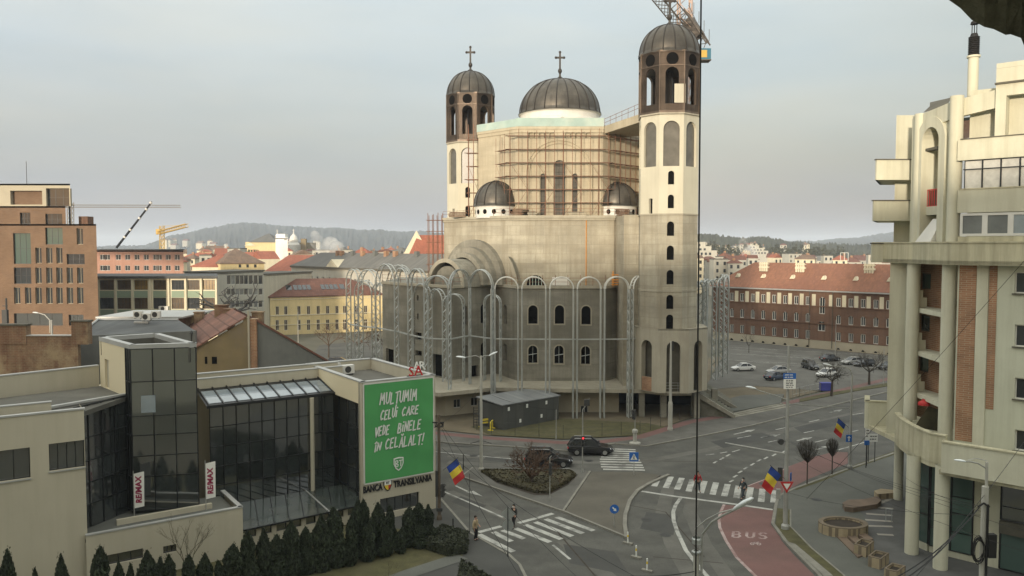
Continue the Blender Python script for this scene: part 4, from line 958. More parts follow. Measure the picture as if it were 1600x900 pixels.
b = B(); b.bar(at(Q0, -2, RX - .04), at(Q0, Lq + 2.2, RX - .04), .38, 10.76, 10.84, 0); b.bar(at(Q0, -2, RX + .96), at(Q0, Lq + 2.2, RX + .96), .38, 11.01, 11.09, 0); b.build('coping', 'coping', BK)
# body behind (walls & roof so that it has depth)
b = B(); b.prism([at(Q0, -10, RX + 1.4), at(Q0, Lq + 2.2, RX + 1.4), at(Q0, Lq + 2.2, RX + 7.5), at(Q0, -10, RX + 7.5)], 0, 9.9); b.build('rear_body', 'bank_cream', BK)
# ---- stair tower of dark glass
T0 = v2(P(203, 541, 14.4)); T1 = v2(P(306, 538, 14.4)); T3 = v2(P(155, 528, 14.4)); T2 = v2(P(247, 522, 14.4))
te = (T1 - T0).normalized(); tb = Vector((-te.y, te.x)); g_ = (T3 - T0).normalized(); S0 = T0 + g_ * .9
curtain('stair_tower_glass', T0, T1, 3.3, 14.2, 3, (5.6, 7.0, 8.4, 9.7, 12.0), .012)
curtain('stair_tower_side_glass', S0, T0, 3.3, 14.2, 2, (5.6, 8.4, 9.7, 12.0), .008)
b = B(); dl = (T3 - S0).length; b.wall(T3, S0, 10.9, 14.2, [(dl * .20, dl * .20 + .9, 10.95, 13.0)], .15); b.wall(T2, T3, 9, 14.2); b.wall(T1, T2, 3.3, 14.2); b.build('stair_tower_wall', 'bank_cream_light', BK)
b = B(); d0, d1 = T3 + (S0 - T3).normalized() * dl * .2, T3 + (S0 - T3).normalized() * (dl * .2 + .9); nn = Vector((-(S0 - T3).normalized().y, (S0 - T3).normalized().x)) * .14
b.quad(v3(d0 + nn, 10.95), v3(d1 + nn, 10.95), v3(d1 + nn, 13), v3(d0 + nn, 13)); b.build('door', 'bank_cream', BK)
b = B()
for p, q in ((T0, T1), (T1, T2), (T2, T3), (T3, T0)): b.bar(p, q, .42, 14.2, 14.5, -.03)
b.build('coping', 'coping', BK)
b = B()
for p, q in ((T0, T1), (T1, T2), (T2, T3), (T3, T0)): b.bar(p, q, .05, 13.2, 14.21, .40)
b.prism([T0 + te * .3 + tb * .3, T1 - te * .3 + tb * .3, T2 - te * .3 - tb * .2, T3 + te * .3 - tb * .2], 13.3, 13.4); b.build('roof_well', 'roof_felt', BK)
u0, z0_ = W(221, 645, T0, T1); u1, z1_ = W(243, 617, T0, T1); b = B(); nn = Vector((te.y, -te.x)) * .07; a, c = T0 + te * u0 + nn, T0 + te * u1 + nn
b.quad(v3(a, z0_), v3(c, z0_), v3(c, z1_), v3(a, z1_)); b.build('open_window', 'glass_sky', BK)
# ---- lower terrace block and left cream block
K0 = v2(P(134, 838, 3.4)); K1 = v2(P(379, 793, 3.4)); ke = (K1 - K0).normalized(); kb = Vector((-ke.y, ke.x))
def pxh(p0, p1, x0, yt0, yb0, x1): 
    ua, za = W(x0, yt0, p0, p1); ub, _ = W(x1, yt0, p0, p1); _, zb = W(x0, yb0, p0, p1); return (ua, ub, zb, za)
tw = [pxh(K0, K1, 166, 868, 884, 224), pxh(K0, K1, 255, 854, 866, 276)]
b = B(); b.wall(K0, K1, 0, 3.4, tw, .25); b.wall(K1, K1 + kb * 4.5, 0, 3.4); b.build('terrace_wall', 'bank_cream', BK); put_windows(BK, K0, K1, tw, 'mullion', 'glass_black', 3, 1, .2, .05)
b = B(); b.bar(K0, K1, .3, 3.4, 3.48, -.04); b.bar(K1 + ke * .04, K1 + kb * 4.5 + ke * .04, .3, 3.4, 3.48, 0); b.build('terrace_coping', 'coping', BK)
b = B(); b.prism([K0 + kb * .3, K1 + kb * .3 - ke * .3, K1 + kb * 4.4 - ke * .3, K0 + kb * 6.0], 2.9, 3.1); b.build('terrace_floor', 'pavement', BK)
b = B(); b.bar(K0 + kb * 1.9 + ke * 2, K1 + kb * 1.9 - ke * 1.5, .25, 3.1, 3.45); b.build('terrace_upstand', 'bank_cream', BK)
M1 = v2(P(131, 640, 11.1)); M0 = M1 - ke * 14
mw = [pxh(M0, M1, -60, 712, 762, 47), pxh(M0, M1, 76, 694, 737, 132)]; Lm = (M1 - M0).length; mw[1] = (mw[1][0], Lm - .02, mw[1][2], mw[1][3])
b = B(); b.wall(M0, M1, 0, 11.1, mw, .35); b.wall(M1, M1 + kb * 2.2, 0, 11.1); b.build('left_wall', 'bank_cream', BK); put_windows(BK, M0, M1, mw, 'mullion', 'glass_black', 4, 1, .26, .05)
b = B(); b.bar(M0, M1 + ke * .06, .35, 11.1, 11.2, -.05); b.build('coping', 'coping', BK)
for h in mw: b = B(); b.bar(M0 + ke * (h[0] - .05), M0 + ke * (h[1] + .03), .3, h[2] - .08, h[2] - .01, -.08); b.build('window_sill', 'coping', BK)
# dark glazing between the left block and the stair tower
G0 = M1 + kb * 1.6 - ke * .4; G1 = T0 + g_ * 1.0
curtain('recessed_glazing', G0, G1, 3.1, 11.0, 4, (4.6, 6.0, 7.4, 8.9), .014)
b = B(); b.bar(G0 - ke * 2.4, G1, .3, 11.01, 11.12, -.05); b.build('coping', 'coping', BK)
b = B(); b.bar(M0 + kb * 1.3, M1 + kb * 1.3 - ke * 1.6, .25, 10.8, 11.5); b.bar(M0 + kb * 6.3, T3 + kb * .5, .3, 10.6, 12.3); b.build('roof_parapet', 'bank_cream', BK)
b = B(); b.bar(M0 + kb * 1.27, M1 + kb * 1.27 - ke * 1.57, .31, 11.51, 11.58); b.bar(M0 + kb * 6.26, T3 + kb * .46, .38, 12.3, 12.38); b.build('coping', 'coping', BK)
b = B(); b.prism([M0 + kb * .36, M1 + kb * .36 - ke * .05, G1, T3, M0 + kb * 6.3], 10.6, 10.9); b.build('flat_roof', 'roof_felt', BK)
b = B(); b.wall(M0 + kb * 7, M0, 0, 11); b.prism([M0 + kb * 6.6, T3 + kb * .8, T3 + kb * 6, M0 + kb * 12], 0, 10.6); b.build('rear_body', 'bank_cream', BK)
# ---- glass canopy over the low windows
H0 = at(Q0, -.9, 0); b = B(); c0, c1 = P(380, 829, 1.45), P(562, 790, 1.45); c0, c1 = v2(c0), v2(c1); f0_, f1_ = at(Q0, 2.0, -.02), at(Q0, Lq + 1.8, -.02)
b.quad(v3(c0, 1.45), v3(c1, 1.45), v3(f1_, 1.72), v3(f0_, 1.72)); can = b.build('canopy_glass', 'glass_canopy', BK)
b = B(); b.beam(v3(c0, 1.44), v3(c1, 1.44), .10, .10)
for i in range(9): t = i / 8; b.beam(v3(c0.lerp(c1, t), 1.47), v3(f0_.lerp(f1_, t), 1.74), .05, .06)
b.build('canopy_bars', 'mullion', can)
b = B(); b.beam(v3(c0.lerp(c1, .72), 1.5), v3(f0_.lerp(f1_, .55), 1.76), .12, .05); b.build('roof_strip', 'coping', can)
ci0, ci1 = c0 + bk * .3, c1 + bk * .3; Lc = (ci1 - ci0).length; ch = [(Lc * k / 8 + .25, Lc * (k + 1) / 8 - .1, .75, 1.35) for k in range(8)]
b = B(); b.wall(ci0, ci1, 0, 1.42, ch, .2); b.build('low_wall', 'bank_cream', BK); put_windows(BK, ci0, ci1, ch, 'mullion', 'glass_black', 1, 1, .15, .04)
b = B(); q = c0.lerp(c1, .80) - bk * .1; b.tube(v3(q, .2), v3(q, 1.0), .06, 8); b.tube(v3(q, 1.0), v3(q + bk * .1 - e1 * .1, 1.25), .06, 8); b.tube(v3(q + bk * .1 - e1 * .1, 1.25), v3(q + bk * .1 - e1 * .1, 1.5), .06, 8); b.build('drain_pipe', 'white_paint', BK)
# ---- air-conditioning units on the roof, stacked as things
def ac_unit(label, o, ex, w_=.85, d=.35, h=.65, grp=None):
    ex = v2(ex).normalized(); ey = Vector((-ex.y, ex.x)); T = thing('air_conditioner', label, 'air conditioner', o, grp)
    o2 = v2(o); z = o[2]; b = B(); b.prism([o2, o2 + ex * w_, o2 + ex * w_ + ey * d, o2 + ey * d], z + .08, z + h); b.build('casing', 'white_paint', T)
    b = B(); c = o2 + ex * w_ * .42 - ey * .012; r = h * .36
    b.add([tuple(v3(c + ex * r * cos(k * pi / 9), z + .08 + (h - .08) / 2 + r * sin(k * pi / 9))) for k in range(18)], [list(range(18))]); b.build('fan', 'pole_dark', T)
    for a in (.1, w_ - .18): b = B(); b.prism([o2 + ex * a, o2 + ex * (a + .08), o2 + ex * (a + .08) + ey * d, o2 + ex * a + ey * d], z, z + .08); b.build('foot', 'pole_dark', T)
    return T
q = P(516, 583, 9.95); ac_unit('left one of two small white units on the bank block roof', (q.x, q.y, 9.95), e1, 1.0, .6, .8)
q = P(537, 586, 9.95); ac_unit('right one of two small white units on the bank block roof', (q.x, q.y, 9.95), e1, 1.0, .6, .8)
# ------------------------------------------------------------------ green banner with hand-painted writing
nf = -bk
def onwall(u, z, d): q = at(A_, u, -d); return Vector((q.x, q.y, z))
ub0, zb0 = W(568.5, 601.5, A_, B_); ub1, zb1 = W(675.5, 590, A_, B_); _, zbb = W(568, 755, A_, B_); _, zbc = W(672, 737, A_, B_); zb0 = min(zb0, 10.65); zb1 = zb0
ZB = (zbb + zbc) / 2
b = B(); nx, nz_ = 24, 28
vs_ = []; fs = []
for k in range(nz_ + 1):
    for i in range(nx + 1):
        s_, t_ = i / nx, k / nz_; wv = .03 * sin(9 * s_ + 5 * t_) * sin(pi * s_) * sin(pi * t_) + .02 * sin(22 * s_ * t_ + 3 * s_)
        vs_.append(onwall(ub0 + (ub1 - ub0) * s_, ZB + (zb0 - ZB) * t_, .10 + wv))
for k in range(nz_):
    for i in range(nx): a = k * (nx + 1) + i; fs.append([a, a + 1, a + nx + 2, a + nx + 1])
b.add(vs_, fs); bn = b.build('advertising_banner', 'banner_green', origin=onwall(ub0, ZB, .1), smooth=True); tag(bn, 'large green banner with white handwriting hung on the bank front', 'banner')
b = B()
for (a, c) in (((ub0 - .06, ZB), (ub0 - .06, zb0)), ((ub1 + .06, ZB), (ub1 + .06, zb0)), ((ub0 - .06, ZB - .06), (ub1 + .06, ZB - .06)), ((ub0 - .06, zb0 + .06), (ub1 + .06, zb0 + .06))): b.beam(onwall(a[0], a[1], .06), onwall(c[0], c[1], .06), .1, .1)
b.build('frame', 'white_paint', bn)
GL = {'M': [[(0, 0), (.12, 1), (.42, .35), (.75, 1), (.9, 0)]], 'U': [[(0, 1), (.05, .2), (.3, 0), (.6, .15), (.7, 1)]], 'L': [[(.05, 1), (.0, 0), (.6, .06)]], 'Ț': [[(0, .95), (.8, 1.05)], [(.4, 1), (.35, 0)], [(.35, -.14), (.25, -.34)]], 'T': [[(0, .95), (.8, 1.05)], [(.4, 1), (.35, 0)]],
      'I': [[(.1, 1), (.08, 0)]], 'i': [[(.1, .68), (.06, 0)], [(.16, .95), (.2, 1.02)]], 'C': [[(.65, .88), (.4, 1), (.08, .7), (0, .35), (.2, .0), (.6, .12)]], 'E': [[(.6, 1), (.08, .95), (.0, 0), (.6, .04)], [(.05, .5), (.5, .55)]], 'A': [[(0, 0), (.4, 1), (.72, 0)], [(.15, .36), (.6, .4)]],
      'R': [[(0, 0), (.08, 1), (.55, .95), (.6, .65), (.1, .48), (.65, 0)]], 'V': [[(0, 1), (.3, 0), (.72, 1.05)]], 'D': [[(.05, 0), (.1, 1), (.55, .85), (.68, .45), (.45, .08), (.0, 0)]], 'B': [[(.0, 0), (.08, 1), (.5, .95), (.5, .6), (.1, .52)], [(.1, .52), (.6, .4), (.55, .06), (0, 0)]], 'N': [[(0, 0), (.1, 1), (.6, .05), (.72, 1.05)]],
      'Ă': [[(0, 0), (.4, 1), (.72, 0)], [(.15, .36), (.6, .4)], [(.2, 1.3), (.4, 1.16), (.62, 1.32)]], 'Î': [[(.1, .9), (.08, 0)], [(-.1, 1.08), (.12, 1.28), (.35, 1.1)]], '!': [[(.25, 1.15), (.1, .35)], [(.04, .06), (.06, .0)]]}
def flat_strokes(b, segs, place, w, d):
    for sg in segs:
        for (x0, y0), (x1, y1) in zip(sg, sg[1:]):
            dx, dy = x1 - x0, y1 - y0; l_ = sqrt(dx * dx + dy * dy) or 1; nx_, ny_ = -dy / l_ * w / 2, dx / l_ * w / 2; ex_, ey_ = dx / l_ * w * .3, dy / l_ * w * .3
            b.quad(place(x0 - nx_ - ex_, y0 - ny_ - ey_, d), place(x1 - nx_ + ex_, y1 - ny_ + ey_, d), place(x1 + nx_ + ex_, y1 + ny_ + ey_, d), place(x0 + nx_ - ex_, y0 + ny_ - ey_, d))
zi = zm(280, 520, 3.214)
for word, (xa, ya), (xb, yb), hpx in (('MULȚUMIM', (1003, 362), (1192, 332), 56), ('CELUi', (1006, 436), (1092, 418), 46), ('CARE', (1114, 416), (1200, 400), 42), ('VEDE', (978, 522), (1052, 502), 46), ('BiNELE', (1092, 500), (1212, 478), 48), ('ÎN', (976, 595), (1012, 588), 38), ('CELĂLALT!', (1030, 582), (1226, 556), 50)):
    ua, za = W(*zi(xa, ya), A_, B_); ub, zb = W(*zi(xb, yb), A_, B_); hh = hpx / 3.214 * (A_.y + 2) / F
    adv = [.45 if ch in 'IiÎ' else (.55 if ch == '!' else (1.15 if ch == 'M' else .9)) for ch in word]; tot = sum(adv); s_ = (ub - ua) / tot; x = ua; b = B()
    for ch, a_ in zip(word, adv):
        t0 = (x - ua) / (ub - ua); zl = za + (zb - za) * t0; jz = R.uniform(-.05, .05)
        segs = [[(x + px_ * s_ * .92 + py_ * .10, zl + jz + py_ * hh) for px_, py_ in sg] for sg in GL[ch]]
        flat_strokes(b, segs, lambda u, z, d: onwall(u, z, d), .105, .165 + .001 * len(b.v) / 40); x += a_ * s_
    b.build('writing', 'lettering', bn)
def shield(place, s, d, m_out, m_in, root, letters=True):
    pts = [(-.5, .55), (0, .62), (.5, .55), (.5, 0), (.3, -.42), (0, -.66), (-.3, -.42), (-.5, 0)]
    b = B(); b.quad(*[place(x * s, y * s, d) for x, y in pts]); o = b.build('shield', m_out, root)
    b = B(); b.quad(*[place(x * s * .80, y * s * .80, d + .008) for x, y in pts]); b.build('shield_field', m_in, o)
    return o
uu, zz = W(*zi(1097, 655), A_, B_)
sh = shield(lambda x, y, d: onwall(uu + x, zz + y, d), 0.85, .17, 'lettering', 'banner_green', bn)
b = B(); flat_strokes(b, [[(-.26, -.2), (-.26, .25), (-.1, .25), (-.06, .12), (-.22, .03), (-.04, -.07), (-.08, -.2), (-.26, -.2)], [(.04, .25), (.32, .25)], [(.18, .25), (.18, -.2)]], lambda x, y, d: onwall(uu + x, zz + y, d), .075, .185); b.build('initials', 'lettering', sh)
# ------------------------------------------------------------------ text objects as meshes
def text_mesh(name, s_, height, m, parent, origin, ex, ez=Vector((0, 0, 1)), fit=None, bold=.0, ext=.01, align='LEFT', spacing=1.0, origin_of=None, serif=False):
    cu = bpy.data.curves.new(name, 'FONT'); cu.body = s_; cu.size = height / .72; cu.extrude = ext; cu.offset = bold; cu.align_x = align; cu.space_character = spacing; cu.resolution_u = 2
    t = bpy.data.objects.new('tmp', cu); COL.objects.link(t); dg = bpy.context.evaluated_depsgraph_get(); me = bpy.data.meshes.new_from_object(t.evaluated_get(dg)); bpy.data.objects.remove(t)
    me.name = name; me.materials.clear(); me.materials.append(MAT[m])
    if fit: w_ = max(v.co.x for v in me.vertices); me.transform(Matrix.Diagonal((fit / w_, 1, 1, 1)))
    ex = Vector(ex).normalized(); ez = Vector(ez).normalized(); ny = ex.cross(ez)
    mt = Matrix(((ex.x, ez.x, ny.x, 0), (ex.y, ez.y, ny.y, 0), (ex.z, ez.z, ny.z, 0), (0, 0, 0, 1)))
    me.transform(mt); ob = bpy.data.objects.new(name, me); COL.objects.link(ob); o = Vector(origin)
    if parent is not None: ob.parent = parent; ob.location = o - ORI[parent]; ORI[ob] = o; 
    else: ob.location = o; ORI[ob] = o
    return ob
e13 = Vector((e1.x, e1.y, 0))
ua, za = W(*zi(922, 808), A_, B_); S = thing('bank_sign', 'black letters spelling the bank name with a shield on the cream wall', 'sign', onwall(ua, za, .05))
zl = za + .05
uE, _ = W(*zi(1020, 790), A_, B_); uF, _ = W(*zi(1268, 740), A_, B_); text_mesh('lettering', 'BANCA', .50, 'sign_black', S, onwall(ua, zl, .06), e13, bold=.022, ext=.03, fit=uE - ua)
uT, _ = W(*zi(1076, 780), A_, B_); text_mesh('lettering', 'TRANSILVANIA', .50, 'sign_black', S, onwall(uT, zl, .06), e13, bold=.020, ext=.03, fit=uF - uT)
uS, _ = W(*zi(1046, 775), A_, B_); ss = shield(lambda x, y, d: onwall(uS + x, zl + .26 + y, d), .72, .06, 'sign_black', 'sign_yellow', S)
b = B(); b.quad(*[onwall(uS + x * .72, zl + .26 + y * .72, .075) for x, y in ((-.4, .05), (-.4, .44), (0, .5), (.4, .44), (.4, .05))]); b.build('shield_band', 'lettering', ss)
b = B(); b.quad(*[onwall(uS + x * .72, zl + .26 + y * .72, .076) for x, y in ((.06, .0), (.4, .0), (.24, -.33), (.06, -.47))]); b.build('shield_band', 'sign_red', ss)
text_mesh('initials', 'BT', .17, 'sign_black', ss, onwall(uS - .15, zl + .38, .08), e13, bold=.01, ext=.003)
# rooftop letters seen at the parapet
q = at(B_, -3.3, .15); S = thing('rooftop_letters', 'red and white metal letters standing on the bank roof edge', 'sign', v3(q, HT + .1))
text_mesh('letter', 'S', .75, 'sign_red', S, v3(at(B_, -2.25, .2), HT + .1), e13, bold=.01, ext=.03); text_mesh('letter', 'A', .8, 'sign_red', S, v3(at(B_, -1.75, .2), HT + .1), e13, bold=.008, ext=.03)
ez_ = e13.lerp(Vector((bk.x, bk.y, 0)), .6)
text_mesh('letter', 'A', .7, 'lettering', S, v3(at(B_, -1.15, 1.5), HT + .3), e13, bold=.01, ext=.03); text_mesh('letter', 'R', .7, 'lettering', S, v3(at(B_, -.65, 1.5), HT + .3), e13, bold=.01, ext=.03)
b = B(); b.beam(v3(at(B_, -2.4, .2), HT + .13), v3(at(B_, -1.0, .2), HT + .13), .05, .06); b.build('rail', 'pole_dark', S)
# ------------------------------------------------------------------ white agency flags on the terrace
def beach_flag(label, foot, top, dx):
    p0 = P(*foot, 3.1); Y = p0.y; h = Z(top, Y) - 3.1; T = thing('banner_flag', label, 'flag banner', p0); b = B(); b.tube(p0, p0 + Vector((0, 0, h)), .03, 6); b.build('pole', 'pole_steel', T)
    b = B(); x = Vector((.62, .10, 0)); z0 = .75; sk_ = Vector((.0, 0, .12))
    pts = [p0 + Vector((0, 0, z0)), p0 + x + Vector((0, 0, z0 + .12)), p0 + x + Vector((.03, 0, h - .05)), p0 + Vector((0, 0, h - .2))]; b.add([tuple(p) for p in pts] + [tuple(p + Vector((.0, .02, 0))) for p in pts], [[0, 1, 2, 3], [7, 6, 5, 4], [0, 4, 5, 1], [1, 5, 6, 2], [2, 6, 7, 3], [3, 7, 4, 0]]); c = b.build('cloth', 'white_sheet', T)
    xx = x.normalized()
    text_mesh('lettering', 'RE/MAX', .36, 'sign_maroon', c, p0 + xx * .48 + Vector((0, -.02, z0 + .35)), Vector((0, 0, 1)), -xx, bold=.02, ext=.004, spacing=1.0)
    return T
beach_flag('left white vertical flag with maroon letters on the bank terrace', (210, 812), 736, 0)
beach_flag('right white vertical flag with maroon letters near the terrace end', (322, 797), 720, 0)
# ================================================================== HOUSES BEHIND THE BANK
# plastered brick party wall
Yw = 75.0
x0, x1 = XA(-70, Yw), XA(118, Yw); PW = thing('party_wall', 'old party wall of patchy plaster and bare brick behind the bank', 'wall', (x1, Yw, 0))
b = B(); zt = Z(525, Yw); b.prism([(x0, Yw), (x1, Yw), (x1, Yw + .5), (x0, Yw + .5)], 0, zt); b.build('wall', 'brick_old', PW)
for (u0, u1, v) in ((-70, 38, 509), (109, 135, 503)):
    b = B(); b.prism([(XA(u0, Yw), Yw - .06), (XA(u1, Yw), Yw - .06), (XA(u1, Yw), Yw + .7), (XA(u0, Yw), Yw + .7)], zt - .8, Z(v, Yw)); o = b.build('pier', 'brick_old', PW)
    b = B(); b.prism([(XA(u0, Yw) - .1, Yw - .15), (XA(u1, Yw) + .1, Yw - .15), (XA(u1, Yw) + .1, Yw + .8), (XA(u0, Yw) - .1, Yw + .8)], Z(v, Yw), Z(v, Yw) + .15); b.build('cap', 'ledge_dark', o)
b = B(); b.bar((XA(38, Yw), Yw - .1), (XA(109, Yw), Yw - .1), .7, zt, zt + .08); b.build('cap', 'coping', PW)
# grey plaster house with low metal roof
Yg = 79.0; GH = thing('grey_house', 'grey plastered house with a low metal roof behind the bank', 'house', (XA(200, Yg), Yg, 0)); gx0, gx1 = XA(112, Yg), XA(303, Yg)
zl_, zr_ = Z(535, Yg), Z(517, Yg)
b = B(); b.add([(gx0, Yg, 0), (gx1, Yg, 0), (gx1, Yg, zr_), (gx0, Yg, zl_ + .6), (gx0, Yg + .4, 0), (gx1, Yg + .4, 0), (gx1, Yg + .4, zr_), (gx0, Yg + .4, zl_ + .6)], [[0, 1, 2, 3], [7, 6, 5, 4], [3, 2, 6, 7], [0, 3, 7, 4], [1, 5, 6, 2]]); b.build('wall', 'wall_grey', GH)
b = B(); zt = Z(500, Yg + 9); b.quad((gx0 + .1, Yg + .3, zl_ + .55), (gx1, Yg + .3, zr_ - .1), (XA(277, Yg + 9), Yg + 9, zt), (XA(152, Yg + 9), Yg + 9, zt)); b.quad((gx0, Yg + .2, zl_ + .5), (XA(152, Yg + 9), Yg + 9, zt), (XA(135, Yg + 9), Yg + 12, zl_ - 2)); b.build('roof', 'roof_metal', GH)
b = B(); b.tube((gx0 + .2, Yg + .25, zl_ + .65), (XA(152, Yg + 9), Yg + 8.9, zt + .1), .12, 6); b.tube((XA(152, Yg + 9), Yg + 9, zt + .05), (XA(277, Yg + 9), Yg + 9, zt + .05), .12, 6); b.build('ridge_cap', 'coping', GH)
b = B(); b.box(XA(155, 90), XA(275, 90), 90, 99, 8, Z(497, 90)); b.build('rear_block', 'brick_old', GH)
b = B(); b.box(XA(154, 90) - .3, XA(282, 90) + .3, 89.6, 99, Z(497, 90), Z(497, 90) + .18); b.build('rear_roof', 'coping', GH)
for i, (u, s_) in enumerate(((206, 'left'), (219, 'middle'), (234, 'right'))):
    ac_unit('%s one of three white air conditioner units on the metal roof behind the bank' % s_, (XA(u, 86), 86, Z(503, 86) + (.1 if i == 1 else .35)), (1, .0), .95, .4, .8)
b = B(); b.box(XA(209, 86.4), XA(231, 86.4), 86.1, 86.5, Z(510, 86), Z(503, 86) + .05); b.build('roof_bracket', 'coping', GH)
# ocher gable house with a red tile roof, and the grey half beside it
Yo = 78.0; OH = thing('tiled_house', 'ocher house with an old red tile roof and brick chimneys', 'house', (XA(340, Yo), Yo, 0))
rg_ = Vector((XA(385, Yo), Yo, Z(497, Yo))); ev = Vector((XA(300, Yo), Yo, Z(546, Yo))); dv = Vector((-8.0, 16, 0))
b = B(); xr = XA(380, Yo); b.add([(ev.x, Yo, 0), (xr, Yo, 0), (xr, Yo, rg_.z - .3), (ev.x, Yo, ev.z), (ev.x, Yo + .4, 0), (xr, Yo + .4, 0), (xr, Yo + .4, rg_.z - .3), (ev.x, Yo + .4, ev.z)], [[0, 1, 2, 3], [7, 6, 5, 4], [3, 2, 6, 7], [0, 3, 7, 4]])
b.quad((ev.x, Yo, 0), (ev.x + dv.x, Yo + dv.y, 0), (ev.x + dv.x, Yo + dv.y, ev.z), (ev.x, Yo, ev.z)); b.build('wall', 'wall_ocher', OH)
b = B(); q0, q1 = ev + Vector((-.35, -.25, -.25)), rg_ + Vector((0, -.25, .05)); up_ = Vector((0, 0, .16))
b.add([tuple(x) for x in (q0, q1, q1 + dv, q0 + dv, q0 + up_, q1 + up_, q1 + dv + up_, q0 + dv + up_)], [[3, 2, 1, 0], [4, 5, 6, 7], [0, 1, 5, 4], [1, 2, 6, 5], [2, 3, 7, 6], [3, 0, 4, 7]]); rf = b.build('roof', 'roof_tile_old', OH)
def chimney(root, u, v, Y, w_, h, name='chimney', m='brick_old', d=.8):
    q = D(u, v, Y); b = B(); b.box(q.x - w_ / 2, q.x + w_ / 2, Y, Y + d, q.z - h, q.z); b.box(q.x - w_ / 2 - .08, q.x + w_ / 2 + .08, Y - .08, Y + d + .08, q.z, q.z + .12); return b.build(name, m, root)
chimney(rf, 344, 478, 88, 1.3, 2.6); chimney(rf, 356, 484, 87, 1.0, 2.2); chimney(rf, 309, 489, 92, .9, 2.2); chimney(rf, 401, 489, 79.5, 1.0, 2.2); 
b = B(); b.tube((XA(297, 79), 79, 8), (XA(297, 79), 79, Z(521, 79)), .07, 6); b.lathe((XA(297, 79), 79, Z(521, 79)), [(.2, 0), (.02, .3)], 8); b.build('flue', 'pole_dark', OH)
b = B(); b.box(XA(378, Yo - .2), XA(385.5, Yo - .2), Yo - .15, Yo + .5, 0, Z(496, Yo)); b.build('plaster_strip', 'wall_ocher', OH); b = B(); b.box(XA(388, Yo - .3), XA(399, Yo - .3), Yo - .3, Yo + .6, 0, Z(498, Yo)); b.build('brick_pier', 'brick_flat', OH)
b = B(); b.tube((XA(386.8, Yo - .4), Yo - .4, 2), (XA(386.8, Yo - .4), Yo - .4, Z(486, Yo - .4)), .11, 8); b.build('drain_pipe', 'wall_stone', OH)
for u in (322, 333, 337): b = B(); q = D(u, 563, Yo - .02); b.box(q.x - .12, q.x + .12, Yo - .03, Yo + .02, q.z - .35, q.z + .35); b.build('slit_window', 'dark_void', OH)
b = B(); xa, xb = XA(399, Yo), XA(509, Yo); za_, zb_ = Z(502, Yo), Z(566, Yo); GG = thing('grey_gable_house', 'house with a bare grey gable wall sloping down to the right', 'house', ((xa + xb) / 2, Yo, 0))
b.add([(xa, Yo, 0), (xb, Yo, 0), (xb, Yo, zb_), (xa, Yo, za_), (xa, Yo + .4, 0), (xb, Yo + .4, 0), (xb, Yo + .4, zb_), (xa, Yo + .4, za_)], [[0, 1, 2, 3], [7, 6, 5, 4], [3, 2, 6, 7], [0, 3, 7, 4], [1, 5, 6, 2]]); b.build('wall', 'wall_grey', GG)
b = B(); dq = Vector((-7.5, 15, 0)); q0, q1 = Vector((xa, Yo - .15, za_ + .05)), Vector((xb + .2, Yo - .15, zb_ - .0)); up_ = Vector((0, 0, .22))
b.add([tuple(x) for x in (q0, q1, q1 + dq, q0 + dq, q0 + up_, q1 + up_, q1 + dq + up_, q0 + dq + up_)], [[3, 2, 1, 0], [4, 5, 6, 7], [0, 1, 5, 4], [1, 2, 6, 5], [2, 3, 7, 6], [3, 0, 4, 7]]); b.build('roof', 'roof_maroon', GG)
# metal-roofed low shed seen right of the bank roof behind the grey gable
# ================================================================== APARTMENT BLOCK (right foreground)
AP = thing('apartment_block', 'cream corner apartment block with round columns and brick strips', 'apartment block', (29, 52.7, 0))
C1 = (XA(1428, 58.9), 58.9); C2 = (XA(1484, 54.3), 54.3)
F0 = (XA(1497, 53.3), 53.3); fd = Vector((.72, -.69)).normalized(); F1 = tuple(v2(F0) + fd * 9); L0 = (XA(1391, 60.3), 60.3); L1 = (XA(1432, 59.7), 59.7)
zb1 = Z(411, 55.7); zlow = 8.2
# main facade right part with windows
fn = Vector((fd.y, -fd.x))
wr = [W(1586, y, F0, F1) for y in (421, 507, 590, 672)]; we = 3.2
holes = []
for (v0, v1) in ((425, 458), (507, 541), (590, 623), (671, 703)):
    u0, z1 = W(1586, v0, F0, F1); _, z0 = W(1586, v1, F0, F1); holes.append((u0, u0 + 1.25, z0, z1))
b = B(); b.wall(F0, F1, 6.5, zb1, holes, .28); b.wall(F1, tuple(v2(F1) - fn * 12), 0, 34); b.build('wall', 'apt_green', AP)
put_windows(AP, F0, F1, holes, 'white_paint', 'glass', 2, 1, .2, .07)
for h in holes: b = B(); b.bar(v2(F0) + fd * (h[0] - .12), v2(F0) + fd * (h[1] + .12), .3, h[2] - .1, h[2] - .01, -.12); b.build('window_sill', 'ledge_dark', AP)
def strip(u0, u1, v0, v1, m, name, proud=.03):
    ua, zt = W(u0, v0, F0, F1); ub, _ = W(u1, v0, F0, F1); _, zb = W((u0 + u1) / 2, v1, F0, F1); b = B(); b.bar(v2(F0) + fd * ua, v2(F0) + fd * ub, .1, zb, min(zt, zb1), -proud); return b.build(name, m, AP)
strip(1500, 1527, 405, 690, 'brick_flat', 'brick_strip'); strip(1528, 1546, 405, 700, 'apt_cream', 'pilaster', .10); strip(1547, 1559.5, 405, 640, 'brick_flat', 'brick_strip', .035)
# left flat wall
b = B(); b.wall(L0, L1, 6.6, zb1); b.wall((38, 74.7), L0, 6.6, zb1); b.build('wall', 'apt_cream', AP)
